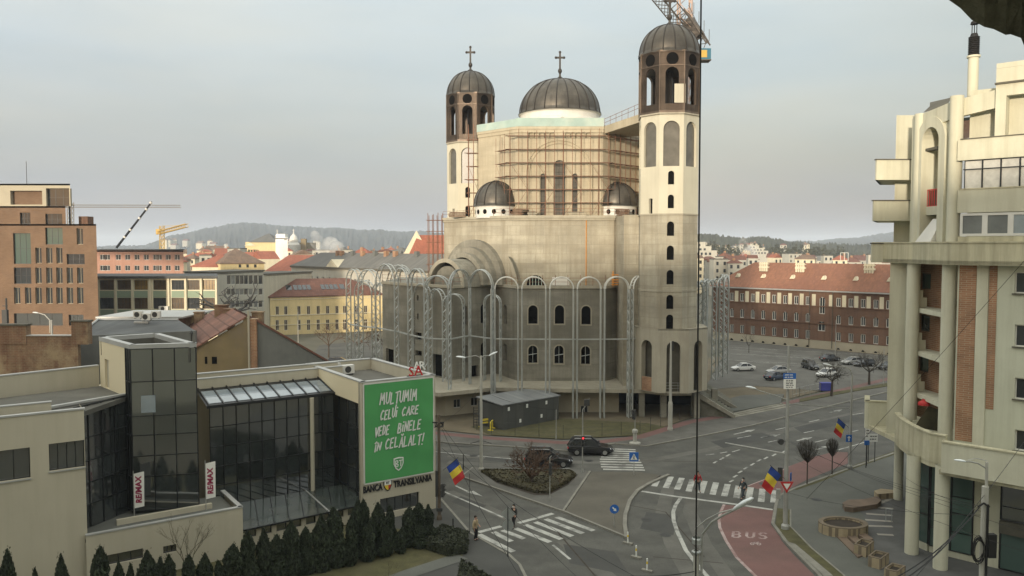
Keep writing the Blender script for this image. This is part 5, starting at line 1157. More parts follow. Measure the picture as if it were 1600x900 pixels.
# loggia: back wall with brick panels, windows, slabs and balconies
B0, B1 = (XA(1434, 61.3), 61.3), (XA(1512, 55.3), 55.3)
floors = [W(1450, v, B0, B1)[1] for v in (474, 546, 612)]
floors = [Z(484, 57.7), Z(552, 57.7), Z(618, 57.7)]
loh = []
b = B(); be = (v2(B1) - v2(B0)).normalized(); LBk = (v2(B1) - v2(B0)).length
tops = [zb1] + floors
for k, zf in enumerate(floors + [zlow + .6]):
    zc_ = tops[k]; loh.append((.55, 1.75, zf + 1.35, min(zc_ - .35, zf + 2.55))); loh.append((3.6, 4.7, zf + .1, min(zc_ - .3, zf + 2.5)))
b.wall(B0, B1, 8, zb1, loh, .15); b.build('loggia_wall', 'brick_flat', AP)
put_windows(AP, B0, B1, loh, 'ledge_dark', ['glass_green', 'glass'], 1, 1, .12, .09)
for k, zf in enumerate(floors):
    n_ = Vector((be.y, -be.x)); q = [v2(B0) + be * .1, v2(B1), v2(B1) + n_ * .3, v2(C2) + Vector((-.2, -.1)), v2(C1) + Vector((.2, -.4))]
    bb = B(); q2 = [v2(C1) + Vector((.3, -.2)), v2(C2) + Vector((-.2, .35)), v2(C2) + Vector((1.4, .6)), v2(B1), v2(B0)]
    bb.prism(q2, zf - .28, zf + .05); bb.build('floor_slab', 'apt_cream', AP)
    pb = B(); m0 = v2(B0) + be * 2.1 + n_ * .05; pb.prism([m0 + n_ * .5, m0 + n_ * 1.1, m0 + n_ * 1.1 + be * .12, m0 + n_ * .5 + be * .12], zf + .05, zf + .8); pb.prism([m0 + n_ * .8, m0 + n_ * 1.1, m0 + n_ * 1.1 + be * .12, m0 + n_ * .8 + be * .12], zf + .8, zf + 1.35); pb.build('balcony_divider', 'apt_cream', AP)
    pb = B(); m1 = v2(C2) + Vector((.45, -.1)); pb.prism([m1, m1 + Vector((.5, -.3)), m1 + Vector((.55, -.2)), m1 + Vector((.05, .1))], zf - .2, zf + 1.0); pb.build('balcony_parapet', 'apt_cream', AP)
# tall round columns, lower and upper
for (c, z0, z1, r) in ((C1, zlow, zb1, .46), (C2, zlow - .5, zb1, .46)):
    b = B(); b.lathe((c[0], c[1], 0), [(r, z0), (r, z1)], 28); b.build('column', 'apt_cream', AP, smooth=True)
# ---- broad concrete band under the attic storeys
z0b, z1b = Z(411, 57.7), Z(380, 57.7)
path_ = [(XA(1362, 61.7), 61.7), (XA(1422, 58.5), 58.3), (XA(1450, 55.2), 55), (XA(1482, 53.3), 53), (XA(1520, 52.3), 51.7)]; path_.append(tuple(v2(path_[-1]) + fd * 8))
def band(name, pts, z0, z1, th, m, cap=True, inner=None):
    b = B()
    for p, q in zip(pts, pts[1:]): b.bar(p, q, th, z0, z1)
    o = b.build(name, m, AP)
    if cap:
        b = B()
        for p, q in zip(pts, pts[1:]): b.bar(p, q, th + .14, z1, z1 + .09, -.07)
        b.build('coping', 'apt_cream_dirty', o)
    return o
band('attic_band', path_, z0b, z1b, .35, 'apt_cream_dirty')
b = B(); poly = [v2(p) for p in path_] + [Vector((40, 62.7)), Vector((34, 70.7))]; b.prism(poly, z0b - .02, z0b + .25); b.build('attic_floor', 'apt_cream_dirty', AP)
# cantilevered balcony boxes on the left end
for (v0, v1, ul) in ((250, 281, 1366), (314, 345, 1363), (381, 410, 1362)):
    z0_, z1_ = Z(v1, 60.7), Z(v0, 60.7); xl, xr_ = XA(ul, 60.7), XA(1430, 60.7); b = B()
    xb_ = xl * 65.7 / 60.7 + .3; b.box(xl, xr_, 60.7, 60.9, z0_, z1_); b.prism([(xl, 60.9), (xl + .2, 60.9), (xb_ + .2, 65.7), (xb_, 65.7)], z0_, z1_); b.prism([(xl, 60.9), (xr_, 60.9), (xr_ + 3, 65.7), (xb_, 65.7)], z0_, z0_ + .2); o = b.build('balcony', 'apt_cream', AP)
    b = B(); b.box(xl - .06, xr_, 60.63, 60.97, z1_, z1_ + .08); b.build('coping', 'ledge_dark', o)
b = B(); xa_ = XA(1395, 62.2); b.wall((37, 70.7), (xa_, 62.2), z1b, Z(180, 62.2)); b.wall((xa_, 62.2), (XA(1432, 62.2), 62.2), z1b, Z(180, 62.2)); b.build('end_wall', 'apt_cream', AP)
# ---- attic facade: curved front with the tall round arch
A0, A1 = (XA(1420, 59.3), 59.3), (XA(1486, 54.1), 54.1); ae = (v2(A1) - v2(A0)).normalized(); ab = Vector((-ae.y, ae.x)); La = (v2(A1) - v2(A0)).length
ztop = Z(172, 56.7)
ua0, _ = W(1443, 300, A0, A1); ua1, _ = W(1469, 300, A0, A1); _, zar = W(1456, 192, A0, A1)
ah = (ua0, ua1, z1b, zar - .35, True)
b = B(); b.wall(A0, A1, z1b - .1, ztop, [ah], 1.0); b.build('arch_wall', 'apt_cream', AP)
ra = (ua1 - ua0) / 2; uca = (ua0 + ua1) / 2; b = B()
def pa(u, z, d): q = v2(A0) + ae * u + ab * d; return (q.x, q.y, z)
for k in range(16):
    t0, t1 = pi * k / 16, pi * (k + 1) / 16; ro, ri = ra + .75, ra + .02; zc_ = zar - .35 - ra
    P4 = [(uca + r_ * cos(t), zc_ + r_ * sin(t)) for r_, t in ((ri, t0), (ro, t0), (ro, t1), (ri, t1))]
    b.quad(*[pa(u, z, -.22) for u, z in P4]); b.quad(pa(*P4[1], -.22), pa(*P4[1], .05), pa(*P4[2], .05), pa(*P4[2], -.22)); b.quad(pa(*P4[0], -.22), pa(*P4[0], .05), pa(*P4[3], .05), pa(*P4[3], -.22))
for s_ in (-1, 1):
    x0_, x1_ = sorted((uca + s_ * ra * 1.02, uca + s_ * (ra + .75))); q0, q1 = v2(A0) + ae * x0_, v2(A0) + ae * x1_; b.bar(q0, q1, .27, z1b, zar - .35 - ra, -.22)
b.build('arch_frame', 'apt_cream', AP)
# inside the arch: recessed wall, windows, red balcony, white canopy
i0, i1 = pa(ua0 - .05, 0, .9), pa(ua1 + .05, 0, .9); zz_ = [W(1456, v, A0, A1)[1] for v in (232, 270, 300, 322, 345)]
ih = [(.25, .95, zz_[2], zz_[1]), (1.05, 1.9, zz_[3] + .2, zz_[1] - .1)]
b = B(); b.wall(i0[:2], i1[:2], z1b, zar, ih, .1); b.build('recessed_wall', 'apt_cream_dirty', AP); put_windows(AP, i0[:2], i1[:2], ih, 'white_paint', ['glass', 'curtain'], 1, 1, .06, .08)
b = B(); b.beam(pa(ua0, zz_[0], .3), pa(ua1, zz_[0], .3), .5, .18); b.build('transom', 'ledge_dark', AP)
b = B(); n_ = 7
for k in range(n_ + 1): u = ua0 + (ua1 - ua0) * k / n_; b.tube(pa(u, zz_[3], .3), pa(u, zz_[2] + .2, .3), .03, 4)
for z in (zz_[3], zz_[2] + .2): b.tube(pa(ua0, z, .3), pa(ua1, z, .3), .04, 4)
rb = b.build('balcony_railing', 'sign_red', AP); b = B(); b.quad(pa(ua0, zz_[3] + .05, .36), pa(ua0 + (ua1 - ua0) * .55, zz_[3] + .05, .36), pa(ua0 + (ua1 - ua0) * .55, zz_[2] + .15, .36), pa(ua0, zz_[2] + .15, .36)); b.build('railing_panel', 'brick_barracks', rb)
b = B(); b.prism([v2(pa(ua0, 0, .2)), v2(pa(ua1, 0, .2)), v2(pa(ua1, 0, .9)), v2(pa(ua0, 0, .9))], zz_[3] - .6, zz_[3]); b.build('balcony_floor', 'apt_cream', AP)
b = B(); _, zw0 = W(1456, 378, A0, A1); _, zw1 = W(1456, 342, A0, A1); b.add([pa(uca - .9, zw0, -.6), pa(uca + 1.0, zw0, -.6), pa(uca + 1.0, zw1, .2), pa(uca - .1, zw1, .2), pa(uca + 1.0, zw0, .3), pa(uca - .9, zw0, .3)], [[0, 1, 2, 3], [1, 4, 2], [0, 3, 5]]); b.build('skylight', 'white_paint', AP)
# upper round columns
for (u, Y, v0) in ((1433, 58.3, 178), (1488, 53.7, 150)):
    c = (XA(u, Y), Y); b = B(); b.lathe((c[0], c[1], 0), [(.42, z1b), (.42, Z(v0, Y))], 24); b.build('column', 'apt_cream', AP, smooth=True)
# pergola beam, curved, and its slats
pz = [((1424, 59.9), 186), ((1440, 57.9), 178), ((1462, 55.9), 169), ((1490, 54), 157), ((1556, 52), 140)]
pp = [((XA(u, Y), Y), Z(v, Y)) for (u, Y), v in pz]; b = B()
for (p, z), (q, z2) in zip(pp, pp[1:]): b.beam(v3(p, z - .55), v3(q, z2 - .55), .4, 1.15)
b.build('roof_beam', 'apt_cream', AP)
b = B(); inner = Vector((33.5, 59.2))
for i in range(9):
    t = i / 8 * (len(pp) - 1.001); k = int(t); p = v2(pp[k][0]).lerp(v2(pp[k + 1][0]), t - k); z = pp[k][1] + (pp[k + 1][1] - pp[k][1]) * (t - k) - .9; q = inner + (p - inner) * .25
    b.beam(v3(p, z), v3(q, z), .14, .25)
b.build('pergola_slats', 'apt_cream_dirty', AP)
b = B(); b.prism([Vector((XA(1424, 61.7), 61.7)), Vector((XA(1440, 58.7), 58.7)), Vector((XA(1490, 55.3), 55.3)), Vector((XA(1556, 53.3), 53.3)), Vector((36, 52.7)), Vector((36, 64.7))], Z(172, 56.7) - 1.0, Z(172, 56.7) - .8); b.build('pergola_roof', 'glass_grey', AP)
b = B(); b.add([(XA(1436, 59.7), 59.7, Z(176, 59.7)), (XA(1472, 56.9), 56.9, Z(166, 56.9)), (XA(1480, 58.7), 58.7, Z(152, 58.7)), (XA(1446, 62.7), 62.7, Z(160, 62.7)), (XA(1446, 60.7), 60.7, Z(166, 60.7))], [[0, 1, 2, 4], [4, 2, 3]]); b.build('roof_sheet', 'ledge_dark', AP)
# ---- right attic: parapets, glazed band, white windows, top block
G0 = tuple(v2(F0) - fn * -.2); G0 = (XA(1498, 52.9), 52.9); G1 = tuple(v2(G0) + fd * 9)
def fz(v, u=1560): return W(u, v, G0, G1)[1]
def afl(v0, v1, m, name, off=0, u0=1497, th=.3):
    ua, _ = W(u0, v0, G0, G1); b = B(); b.bar(v2(G0) + fd * ua, v2(G0) + fd * 9, th, fz(v1), fz(v0), off); return b.build(name, m, AP)
o = afl(214, 247, 'apt_cream', 'balcony_parapet', -.05); b = B(); b.bar(v2(G0) - fd * .1, v2(G1), .42, fz(214), fz(214) + .07, -.10); b.build('coping', 'ledge_dark', o)
o = afl(294, 331, 'apt_cream', 'balcony_parapet', -.05); b = B(); b.bar(v2(G0) - fd * .1, v2(G1), .42, fz(294), fz(294) + .07, -.10); b.build('coping', 'apt_cream_dirty', o)
afl(369, 380, 'apt_cream_dirty', 'ledge', -.1)
b = B(); b.wall(tuple(v2(G0) - fn * 1.6), tuple(v2(G1) - fn * 1.6), z1b, fz(130)); b.build('attic_wall', 'apt_cream', AP)
gw = [(.15 + 1.05 * k, .15 + 1.05 * (k + 1), fz(293.5), fz(247.5)) for k in range(8)]
put_windows(AP, G0, G1, gw, 'mullion', ['curtain', 'curtain', 'curtain', 'glass_sky'], 1, 1, .1, .045, 'balcony_glazing')
b = B(); b.beam(v3(v2(G0) + fd * .1, fz(262)), v3(v2(G1), fz(262)), .08, .06); b.build('glazing_bar', 'mullion', AP)
ww = [(.0 + 1.45 * k, 1.45 * (k + 1), fz(368.5), fz(332)) for k in range(6)]
put_windows(AP, G0, G1, ww, 'white_paint', ['glass_grey', 'glass_sky'], 1, 1, .02, .16, 'balcony_window')
for k in range(6):
    b = B(); q = v2(G0) + fd * (ww[k][0] + .72) - fn * .15
    b.add([tuple(v3(q + fd * (.38 * cos(a * pi / 8)), ww[k][2] + .2 + .42 * sin(a * pi / 8))) for a in range(9)], [list(range(9))]); b.build('net_curtain', 'curtain', AP)
b = B(); q0 = v2(F0) + fd * W(1557, 150, F0, F1)[0] + fn * .2; q1 = q0 + fd * 8; b.prism([q0, q0 + fd * .6, q0 + fd * .6 - fn * .9, q0 - fn * .9], fz(214), fz(104.2, 1575)); b.bar(q0 + fd * .6, q1, .3, fz(148, 1575), fz(104.2, 1575)); b.bar(q0, q1, .5, fz(104, 1575), fz(96, 1575)); b.build('top_block', 'apt_cream', AP)
b = B(); b.bar(q0 - fd * .05, q1, .6, fz(130, 1570) , fz(127, 1570), -.12); b.build('string_course', 'ledge_dark', AP)
b = B(); b.wall(tuple(q0 + fd * .6 - fn * .9), tuple(q1 - fn * .9), fz(214), fz(148, 1575)); b.build('recessed_wall', 'apt_cream', AP)
b = B(); qx = v2(G0) + fd * 1.6 - fn * 1.55; b.bar(qx, qx + fd * .9, .1, fz(214), fz(178), -.05); b.build('balcony_door', 'glass', AP)
cxx = D(1521, 100, 55.2); b = B(); b.lathe((cxx.x, 55.2, 0), [(.33, Z(160, 55.2)), (.33, Z(90, 55.2)), (.42, Z(90, 55.2)), (.42, Z(87, 55.2)), (.0, Z(87, 55.2))], 20); chs = b.build('chimney', 'apt_cream', AP, smooth=False)
b = B(); z0_, z1_ = Z(86, 55.2), Z(57, 55.2); prof = []
for k in range(10): z = z0_ + (z1_ - z0_) * k / 10; dz = (z1_ - z0_) / 10; prof += [(.30, z), (.36, z + dz * .35), (.36, z + dz * .6), (.26, z + dz)]
b.lathe((cxx.x, 55.2, 0), prof + [(.2, z1_ + .2)], 16)
for s_ in (-.16, 0, .16): b.tube((cxx.x + s_, 55.2, z1_), (cxx.x + s_, 55.2, Z(38, 55.2)), .03, 5)
b.lathe((cxx.x, 55.2, 0), [(.26, Z(38, 55.2)), (.22, Z(34, 55.2)), (.05, Z(31, 55.2))], 12); b.build('chimney_cowl', 'black_rubber', chs)
# ---- curved first-floor terrace parapet
z0p, z1p = 6.75, 8.65
tp = [(XA(1357, 63.2), 63.2), (XA(1400, 60.1), 60.1)]
cur = [(1410, 57.2), (1422, 55.5), (1438, 53.8), (1460, 52.2), (1485, 51.4)]; cur = [(XA(u, Y), Y) for u, Y in cur]
last = [(XA(1479, 49.9), 49.9)]; last.append(tuple(v2(last[0]) + fd * 10))
band('terrace_parapet', [tp[0], (XA(1404, 62.7), 62.7)], 6.5, z1p, .25, 'apt_cream'); band('terrace_parapet', [(29.2, 65.5), tp[0]], 6.5, z1p, .25, 'apt_cream')
band('terrace_parapet', [(XA(1405, 58.7), 58.7)] + cur, z0p, z1p, .25, 'apt_cream_dirty'); band('terrace_parapet', last, z0p, z1p, .3, 'apt_cream')
b = B(); b.prism([Vector(tp[0]) + Vector((.2, .2)), Vector((XA(1405, 58.7), 58.7))] + [Vector(c) for c in cur] + [Vector(last[0]) + Vector((.1, .4)), Vector(last[1]), Vector((42, 52.7)), Vector((40, 70.7)), Vector((32, 70.7))], 6.5, 6.8); b.build('terrace_floor', 'apt_cream_dirty', AP)
for (u, v, r, Y) in ((1403, 780, .36, None), (1424, 864, .44, None), (1469, 888, .44, None)):
    q = P(u, v, .12) if v < 950 else None
    if q is None: continue
    b = B(); b.lathe((q.x, q.y, 0), [(r, 0.1), (r, 6.9)], 24); b.build('column', 'apt_cream', AP, smooth=True)
# ground-floor shopfront: curved glass then straight glass bays
cg = [(1430, 58.2), (1436, 56.2), (1446, 54.7), (1462, 53.9)]; cg = [(XA(u, Y), Y) for u, Y in cg]
for p, q in zip(cg, cg[1:]): curtain('curved_glazing', p, q, .6, 6.5, 1, (2.6, 4.4), .01, 'glass_green', AP, .08)
S0_ = v2(cg[-1]) + Vector((.0, -.15)); S1_ = S0_ + fd * 2.6; S2_ = S1_ + fd * 1.6; S3_ = S2_ + fd * 6
curtain('shop_glazing', S0_, S1_, .6, 6.5, 2, (1.9, 3.2, 4.3), .01, 'glass_green', AP, .08)
b = B(); b.bar(S0_, S1_, .3, 0.1, .62); b.bar(S1_, S2_, .5, 0.1, 6.5); 
for p, q in zip(cg, cg[1:]): b.bar(p, q, .3, .1, .62, -.1)
b.build('shop_wall', 'apt_cream', AP)
curtain('shop_glazing', S2_, S3_, 3.4, 6.5, 4, (4.3,), .01, 'glass_black', AP, .08); curtain('shop_glazing', S2_, S3_, .2, 2.6, 3, (), .01, 'glass_green', AP, .08)
b = B(); b.bar(S2_ , S3_, .6, 2.6, 3.4, -.4); b.build('shop_canopy', 'ledge_dark', AP)
b = B(); b.wall((XA(1425, 61.7) + .2, 61.7), (XA(1442, 59.7), 59.7), 0, 6.5); b.bar((XA(1428, 59.7), 59.7), (XA(1440, 58.5), 58.5), .2, .1, 4.2); b.build('ground_wall', 'apt_cream_dirty', AP)
b = B(); b.prism([Vector(cg[0]) + Vector((1, .5)), Vector(cg[2]) + Vector((1, .6)), S0_ + Vector((.8, .6)), S1_ + Vector((.6, .6)), S3_ + Vector((.6, .6)), Vector((42, 54.7)), Vector((40, 66.7)), Vector((34, 66.7)), Vector((30.9, 60.5))], .1, 6.5); b.build('ground_floor_core', 'ledge_dark', AP)
q = (XA(1430, 58.7), 58.3, 4.7); ac_unit('white air conditioner unit on the ground-floor wall behind the apartment columns', q, (.8, -.6), .9, .4, .8)
# things on the terrace and the balcony
q = D(1444, 628, 57.2); b = B(); b.lathe((q.x, 57.2, q.z), [(.42, -.22), (.40, -.05), (.16, .12), (.14, .22)], 14); tag(b.build('red_lampshade', 'sign_red', origin=q), 'small red dome lantern hung above the apartment terrace', 'lantern')
b = B(); q = D(1447, 655, 57); b.add([tuple(q + Vector(d)) for d in ((-.7, .2, -.6), (1.2, -.2, -.9), (1.3, -.2, .6), (.2, .1, .9))], [[0, 1, 2, 3]]); b.add([tuple(q + Vector(d)) for d in ((-.7, .24, -.6), (1.2, -.16, -.9), (1.3, -.16, .6), (.2, .14, .9))], [[3, 2, 1, 0]]); tag(b.build('terrace_screen', 'leaf_dry', origin=q), 'olive green cloth screen behind the apartment terrace parapet', 'screen')
# ================================================================== THE PHOTOGRAPHER'S OWN BLOCK (behind the viewpoint)
OB = thing('own_building', 'long block whose rough concrete eave hangs into the top right corner', 'apartment block', (0, -2, 0))
b = B(); b.box(-80, 70, -16, -2.2, 0, 33.0); b.build('wall', 'apt_cream', OB)  # unseen bulk, its length and height set to shade the lower church
b = B(); rr = random.Random(4); pts = []
edge = [(1440, -40), (1480, 0), (1500, 14), (1521, 29), (1537, 41), (1552, 47), (1566, 54), (1580, 56), (1588, 62), (1600, 71), (1640, 100)]
vs_ = []; nE = len(edge)
for j, (dy, dz, du) in enumerate(((0, 0, 0), (.0, .16, 14), (-.5, .22, 60), (-6.5, .5, 180))):
    for u, v in edge:
        q = D(u + du, v - (0 if j == 0 else 0), 3.2); vs_.append((q.x + rr.uniform(-.01, .01), q.y + dy + rr.uniform(-.02, .02), q.z + dz + rr.uniform(-.012, .012)))
fs = [[j * nE + i, j * nE + i + 1, (j + 1) * nE + i + 1, (j + 1) * nE + i] for j in range(3) for i in range(nE - 1)]
o_ = len(vs_); vs_ += [(x, y, z + .55) for x, y, z in vs_]; fs += [[q + o_ for q in f][::-1] for f in fs] + [[i, o_ + i, o_ + i + 1, i + 1] for i in range(nE - 1)]
b.v = [Vector(q) for q in vs_]; b.f = fs; b.build('eave', 'rough_slab', OB)
# ================================================================== MIDDLE DISTANCE AND FAR TOWN
def roof_hip(b, q, z0, h, over=.4, ridge=.5):
    # q: four corners (front-left, front-right, back-right, back-left)
    c = sum((v2(p) for p in q), Vector((0, 0))) / 4; o = [v2(p) + (v2(p) - c).normalized() * over * 1.4 for p in q]
    a, d = (o[0] + o[3]) / 2, (o[1] + o[2]) / 2; L_ = (d - a).length; dep = (o[3] - o[0]).length; k = min(.48, dep * ridge / L_)
    r0, r1 = a.lerp(d, k), d.lerp(a, k)
    V = [v3(p, z0) for p in o] + [v3(r0, z0 + h), v3(r1, z0 + h)] + [v3(p, z0 - .25) for p in o]
    b.add(V, [[0, 1, 5, 4], [1, 2, 5], [2, 3, 4, 5], [3, 0, 4], [6, 7, 1, 0], [7, 8, 2, 1], [8, 9, 3, 2], [9, 6, 0, 3]]); return r0, r1
def roof_gable(b, q, z0, h, over=.4, along=True):
    o = [v2(p) for p in q]
    if along: a, d = (o[0] + o[3]) / 2, (o[1] + o[2]) / 2; b.add([v3(p, z0) for p in o] + [v3(a, z0 + h), v3(d, z0 + h)], [[0, 1, 5, 4], [2, 3, 4, 5], [3, 0, 4], [1, 2, 5]])
    else: a, d = (o[0] + o[1]) / 2, (o[2] + o[3]) / 2; b.add([v3(p, z0) for p in o] + [v3(a, z0 + h), v3(d, z0 + h)], [[1, 2, 5, 4], [3, 0, 4, 5], [0, 1, 4], [2, 3, 5]])
def quad4(p0, p1, dep):
    p0, p1 = v2(p0), v2(p1); e = (p1 - p0).normalized(); n = Vector((-e.y, e.x)); q = p1 + n * dep
    if abs(e.y) < .05 and p1.x < 0: q = back(p1, dep)
    return [p0, p1, q, p0 + n * dep]
def back(p, dep): return Vector((p[0] * (p[1] + dep) / p[1] - .4, p[1] + dep))      # end walls that run back along the line of sight
def bldg(name, label, cat, p0, p1, dep, h, wm, holes=(), side=(), win=('white_paint', 'glass', 2, 1), roof=None, rm=None, rh=3, z0=0, inset=.14, depth=.22, group=None, arch=False):
    T = thing(name, label, cat, (p0[0], p0[1], z0), group); q = quad4(p0, p1, dep); b = B()
    b.wall(q[0], q[1], z0, h, holes, depth); b.wall(q[1], q[2], z0, h); b.wall(q[2], q[3], z0, h); b.wall(q[3], q[0], z0, h, side, depth)
    if roof in (None, 'flat'): b.prism(q, h - .4, h - .05)
    b.build('wall', wm, T)
    put_windows(T, q[0], q[1], holes, win[0], win[1], win[2], win[3], inset); put_windows(T, q[3], q[0], side, win[0], win[1], win[2], win[3], inset)
    if roof == 'hip': b = B(); roof_hip(b, q, h, rh); T['_r'] = 1; rf = b.build('roof', rm, T)
    elif roof == 'gable': b = B(); roof_gable(b, q, h, rh); rf = b.build('roof', rm, T)
    elif roof == 'gable_front': b = B(); roof_gable(b, q, h, rh, along=False); rf = b.build('roof', rm, T)
    else: b = B(); b.prism([p + (p - sum(q, Vector((0, 0))) / 4).normalized() * .35 for p in q], h, h + .25); rf = b.build('roof', rm or 'roof_felt', T)
    if '_r' in T: del T['_r']
    return T, q, rf
def hp(p0, p1, rects, s=3.215, ox=0, oy=260): return wpx(p0, p1, [(ox + r[0] / s, oy + r[1] / s, ox + r[2] / s, oy + r[3] / s) for r in rects])
# ---- orange brick office
Yb = 140.0; p0, p1 = (XA(-110, Yb), Yb), (XA(152, Yb), Yb)
big = [(100, 232, 153, 290), (228, 238, 313, 292), (67, 335, 155, 490), (228, 308, 315, 392), (335, 440, 425, 492), (70, 508, 157, 590)]
nar = [(385, 310, 417, 392)] + [(x, 408, x + 31, 487) for x in (178, 232, 283)] + [(x, 508, x + 31, 588) for x in (178, 232, 283, 335, 387)] + [(x, 608, x + 32, 690) for x in (70, 125, 178, 232, 283, 335, 387)]
hb, hn = hp(p0, p1, big), hp(p0, p1, nar); low_ = hp(p0, p1, [(70, 738, 315, 800), (345, 745, 420, 800)])
zA, zB = Z(350, Yb), Z(322, Yb)
OBk = thing('brick_office', 'orange brick office building with a cream stone top storey at left edge', 'office building', (p0[0], Yb, 0))
b = B(); b.wall(p0, p1, 0, zA, [h for h in hb + hn + low_ if h[3] < zA], .45); b.wall(p1, back(p1, 25), 0, zA)
pm = (XA(105, Yb), Yb); b.wall(p0, pm, zA, zB, [h for h in hb if h[3] > zA], .45); b.wall(pm, back(pm, 22), zA, zB); b.prism([p0, p1, back(p1, 25), (p0[0] - 20, Yb + 25)], zA - .3, zA - .01); b.prism([p0, pm, back(pm, 22), (p0[0] - 20, Yb + 22)], zB - .3, zB - .01); b.build('wall', 'brick_orange', OBk)
put_windows(OBk, p0, p1, hb, 'mullion', ['glass', 'glass', 'glass_green'], 3, 2, .35); put_windows(OBk, p0, p1, hn, 'wall_stone', 'glass', 2, 1, .35); put_windows(OBk, p0, p1, low_, 'mullion', 'glass_black', 4, 1, .4)
zt = Z(287, Yb); pt_ = (XA(113, Yb), Yb); th = hp(p0, pt_, [(232, 110, 348, 200), (52, 122, 212, 192)]); b = B(); b.wall(p0, pt_, zB, zt, th, .8); b.wall(pt_, back(pt_, 20), zB - 6, zt); b.prism([p0, pt_, back(pt_, 20), (p0[0] - 20, Yb + 20)], zt - .3, zt - .01); b.build('top_storey', 'wall_stone', OBk)
put_windows(OBk, p0, pt_, th[:1], 'mullion', 'glass', 3, 2, .6); b = B(); b.quad(*[(p0[0] + th[1][i], Yb + .75, z) for i, z in ((0, th[1][2]), (1, th[1][2]), (1, th[1][3]), (0, th[1][3]))]); b.build('recess', 'brick_orange', OBk)
b = B(); b.box(XA(125, 142), XA(139, 142), 142, 144, zA, Z(338, 142)); b.build('stair_head', 'brick_barracks', OBk)
b = B(); b.tube((XA(46, 145), 145, zt), (XA(46, 145), 145, Z(252, 145)), .05, 5); b.build('antenna', 'pole_dark', OBk)
for u0, u1, v0, v1 in ((2, 52, 354, 414),): pass
# ---- green and cream two-storey office
Yg = 155.0; p0, p1 = (XA(152, Yg), Yg), (XA(338, Yg), Yg); bays = [(500, 572), (588, 658), (674, 742), (770, 835), (862, 925), (942, 1003), (1019, 1080)]
GO = thing('green_office', 'two storey cream office with green spandrels and brown curtained windows', 'office building', (p0[0], Yg, 0))
rows = [(571, 620), (660, 716), (750, 800)]; hs = [h for (a, c) in bays for h in hp(p0, p1, [(a, r0, c, r1) for r0, r1 in rows])]; zt = Z(435, Yg)
b = B(); b.wall(p0, p1, 0, zt, hs, .3); b.wall(p1, back(p1, 14), 0, zt); b.build('wall', 'wall_cream', GO)
put_windows(GO, p0, p1, hs, 'mullion', ['glass_brown', 'glass_brown', 'glass_amber', 'glass'], 4, 2, .2, .05)
for h in hp(p0, p1, [(a, r0, c, r1) for (a, c) in bays for r0, r1 in ((624, 660), (718, 750))]): b = B(); b.box(p0[0] + h[0], p0[0] + h[1], Yg - .04, Yg + .05, h[2] + .05, h[3] - .05); b.build('spandrel', 'spandrel_green', GO)
b = B()
for u in (494, 580, 665, 755, 847, 933, 1011, 1086): x = XA(u / 3.215, Yg); b.box(x - .16, x + .16, Yg - .35, Yg - .001, 0, zt)
b.build('mullion_fins', 'wall_cream', GO)
b = B(); b.prism([(p0[0] - .4, Yg - .6), (p1[0] + .5, Yg - .6), back((p1[0] + .5, Yg), 15), (p0[0] - 9, Yg + 15)], zt, zt + .45); b.build('roof', 'roof_metal', GO)
q = (XA(249, Yg), Yg - .75, Z(486, Yg)); ac_unit('pale air conditioner hung under a window of the green office', q, (1, 0), 1.8, .6, 1.0)
# ---- pink building
Yp = 200.0; p0, p1 = (XA(120, Yp), Yp), (XA(287, Yp), Yp); hs = [h for y0, y1 in ((443, 470), (497, 524)) for h in hp(p0, p1, [(x - 13, y0, x + 13, y1) for x in (515, 540, 594, 641, 688, 735, 782, 800, 845, 890)] )]
bldg('pink_building', 'long pink building with two rows of white framed windows behind the green office', 'building', p0, p1, 14, Z(391, Yp), 'wall_pink', hs, win=('white_paint', 'glass', 2, 1), roof='flat', rm='roof_metal')
# ---- white modern block with windows and the plain wing
Ym = 172.0; p0, p1 = (XA(338, Ym), Ym), (XA(412, 186), 186)
z7m = zm(300, 320, 3.75)
hs = wpx(p0, p1, [(z7m(x, 0)[0], z7m(0, y0)[1], z7m(x + 24, 0)[0], z7m(0, y1)[1]) for y0, y1 in ((412, 466), (490, 528), (560, 600)) for x in (205, 230, 256, 281, 306, 333, 363, 391)]); zt = Z(425, 178)
T, q, rf = bldg('white_office', 'plain white modern block with window bands behind a bare tree', 'office building', p0, p1, 9, zt, 'wall_white', hs, win=('white_paint', ['glass', 'glass_grey'], 1, 1), roof='flat', rm='roof_felt')
p0, p1 = (XA(412, 186.2), 186.2), (XA(487, 205), 205); bldg('annex', 'low windowless beige annex beside the white modern block', 'building', p0, p1, 9, Z(428, 192), 'wall_pale', [], roof='flat', rm='roof_felt')
# ---- yellow building with red hip roof
p0, p1 = (XA(421, 188), 188.0), (XA(600, 199), 199.0)
ws = []
for (v0, v1) in ((594, 644), (674, 735)):
    for x in (500, 550, 627, 683, 740, 795, 850, 895, 965, 1018): u = z7m(x, 0)[0]; ws.append((u - 2.6, z7m(0, v0)[1] - (x - 600) * .002, u + 2.6, z7m(0, v1)[1] - (x - 600) * .002))
hs = wpx(p0, p1, ws); zE = Z(463.5, 188)
T, q, rf = bldg('yellow_building', 'two storey yellow building with a red hip roof and roof windows', 'building', p0, p1, 15, zE, 'wall_yellow', hs, win=('white_paint', 'glass_brown', 2, 1), roof='hip', rm='roof_maroon', rh=Z(436, 196) - zE)
e = (v2(p1) - v2(p0)).normalized(); n_ = Vector((-e.y, e.x)); b = B()
for z, h_ in ((zE - .35, .35), (zE - .8, .15), (4.55, .22), (2.3, .15)): b.bar(p0, p1, .16, z, z + h_, -.14)
b.build('cornice', 'wall_cream', T)
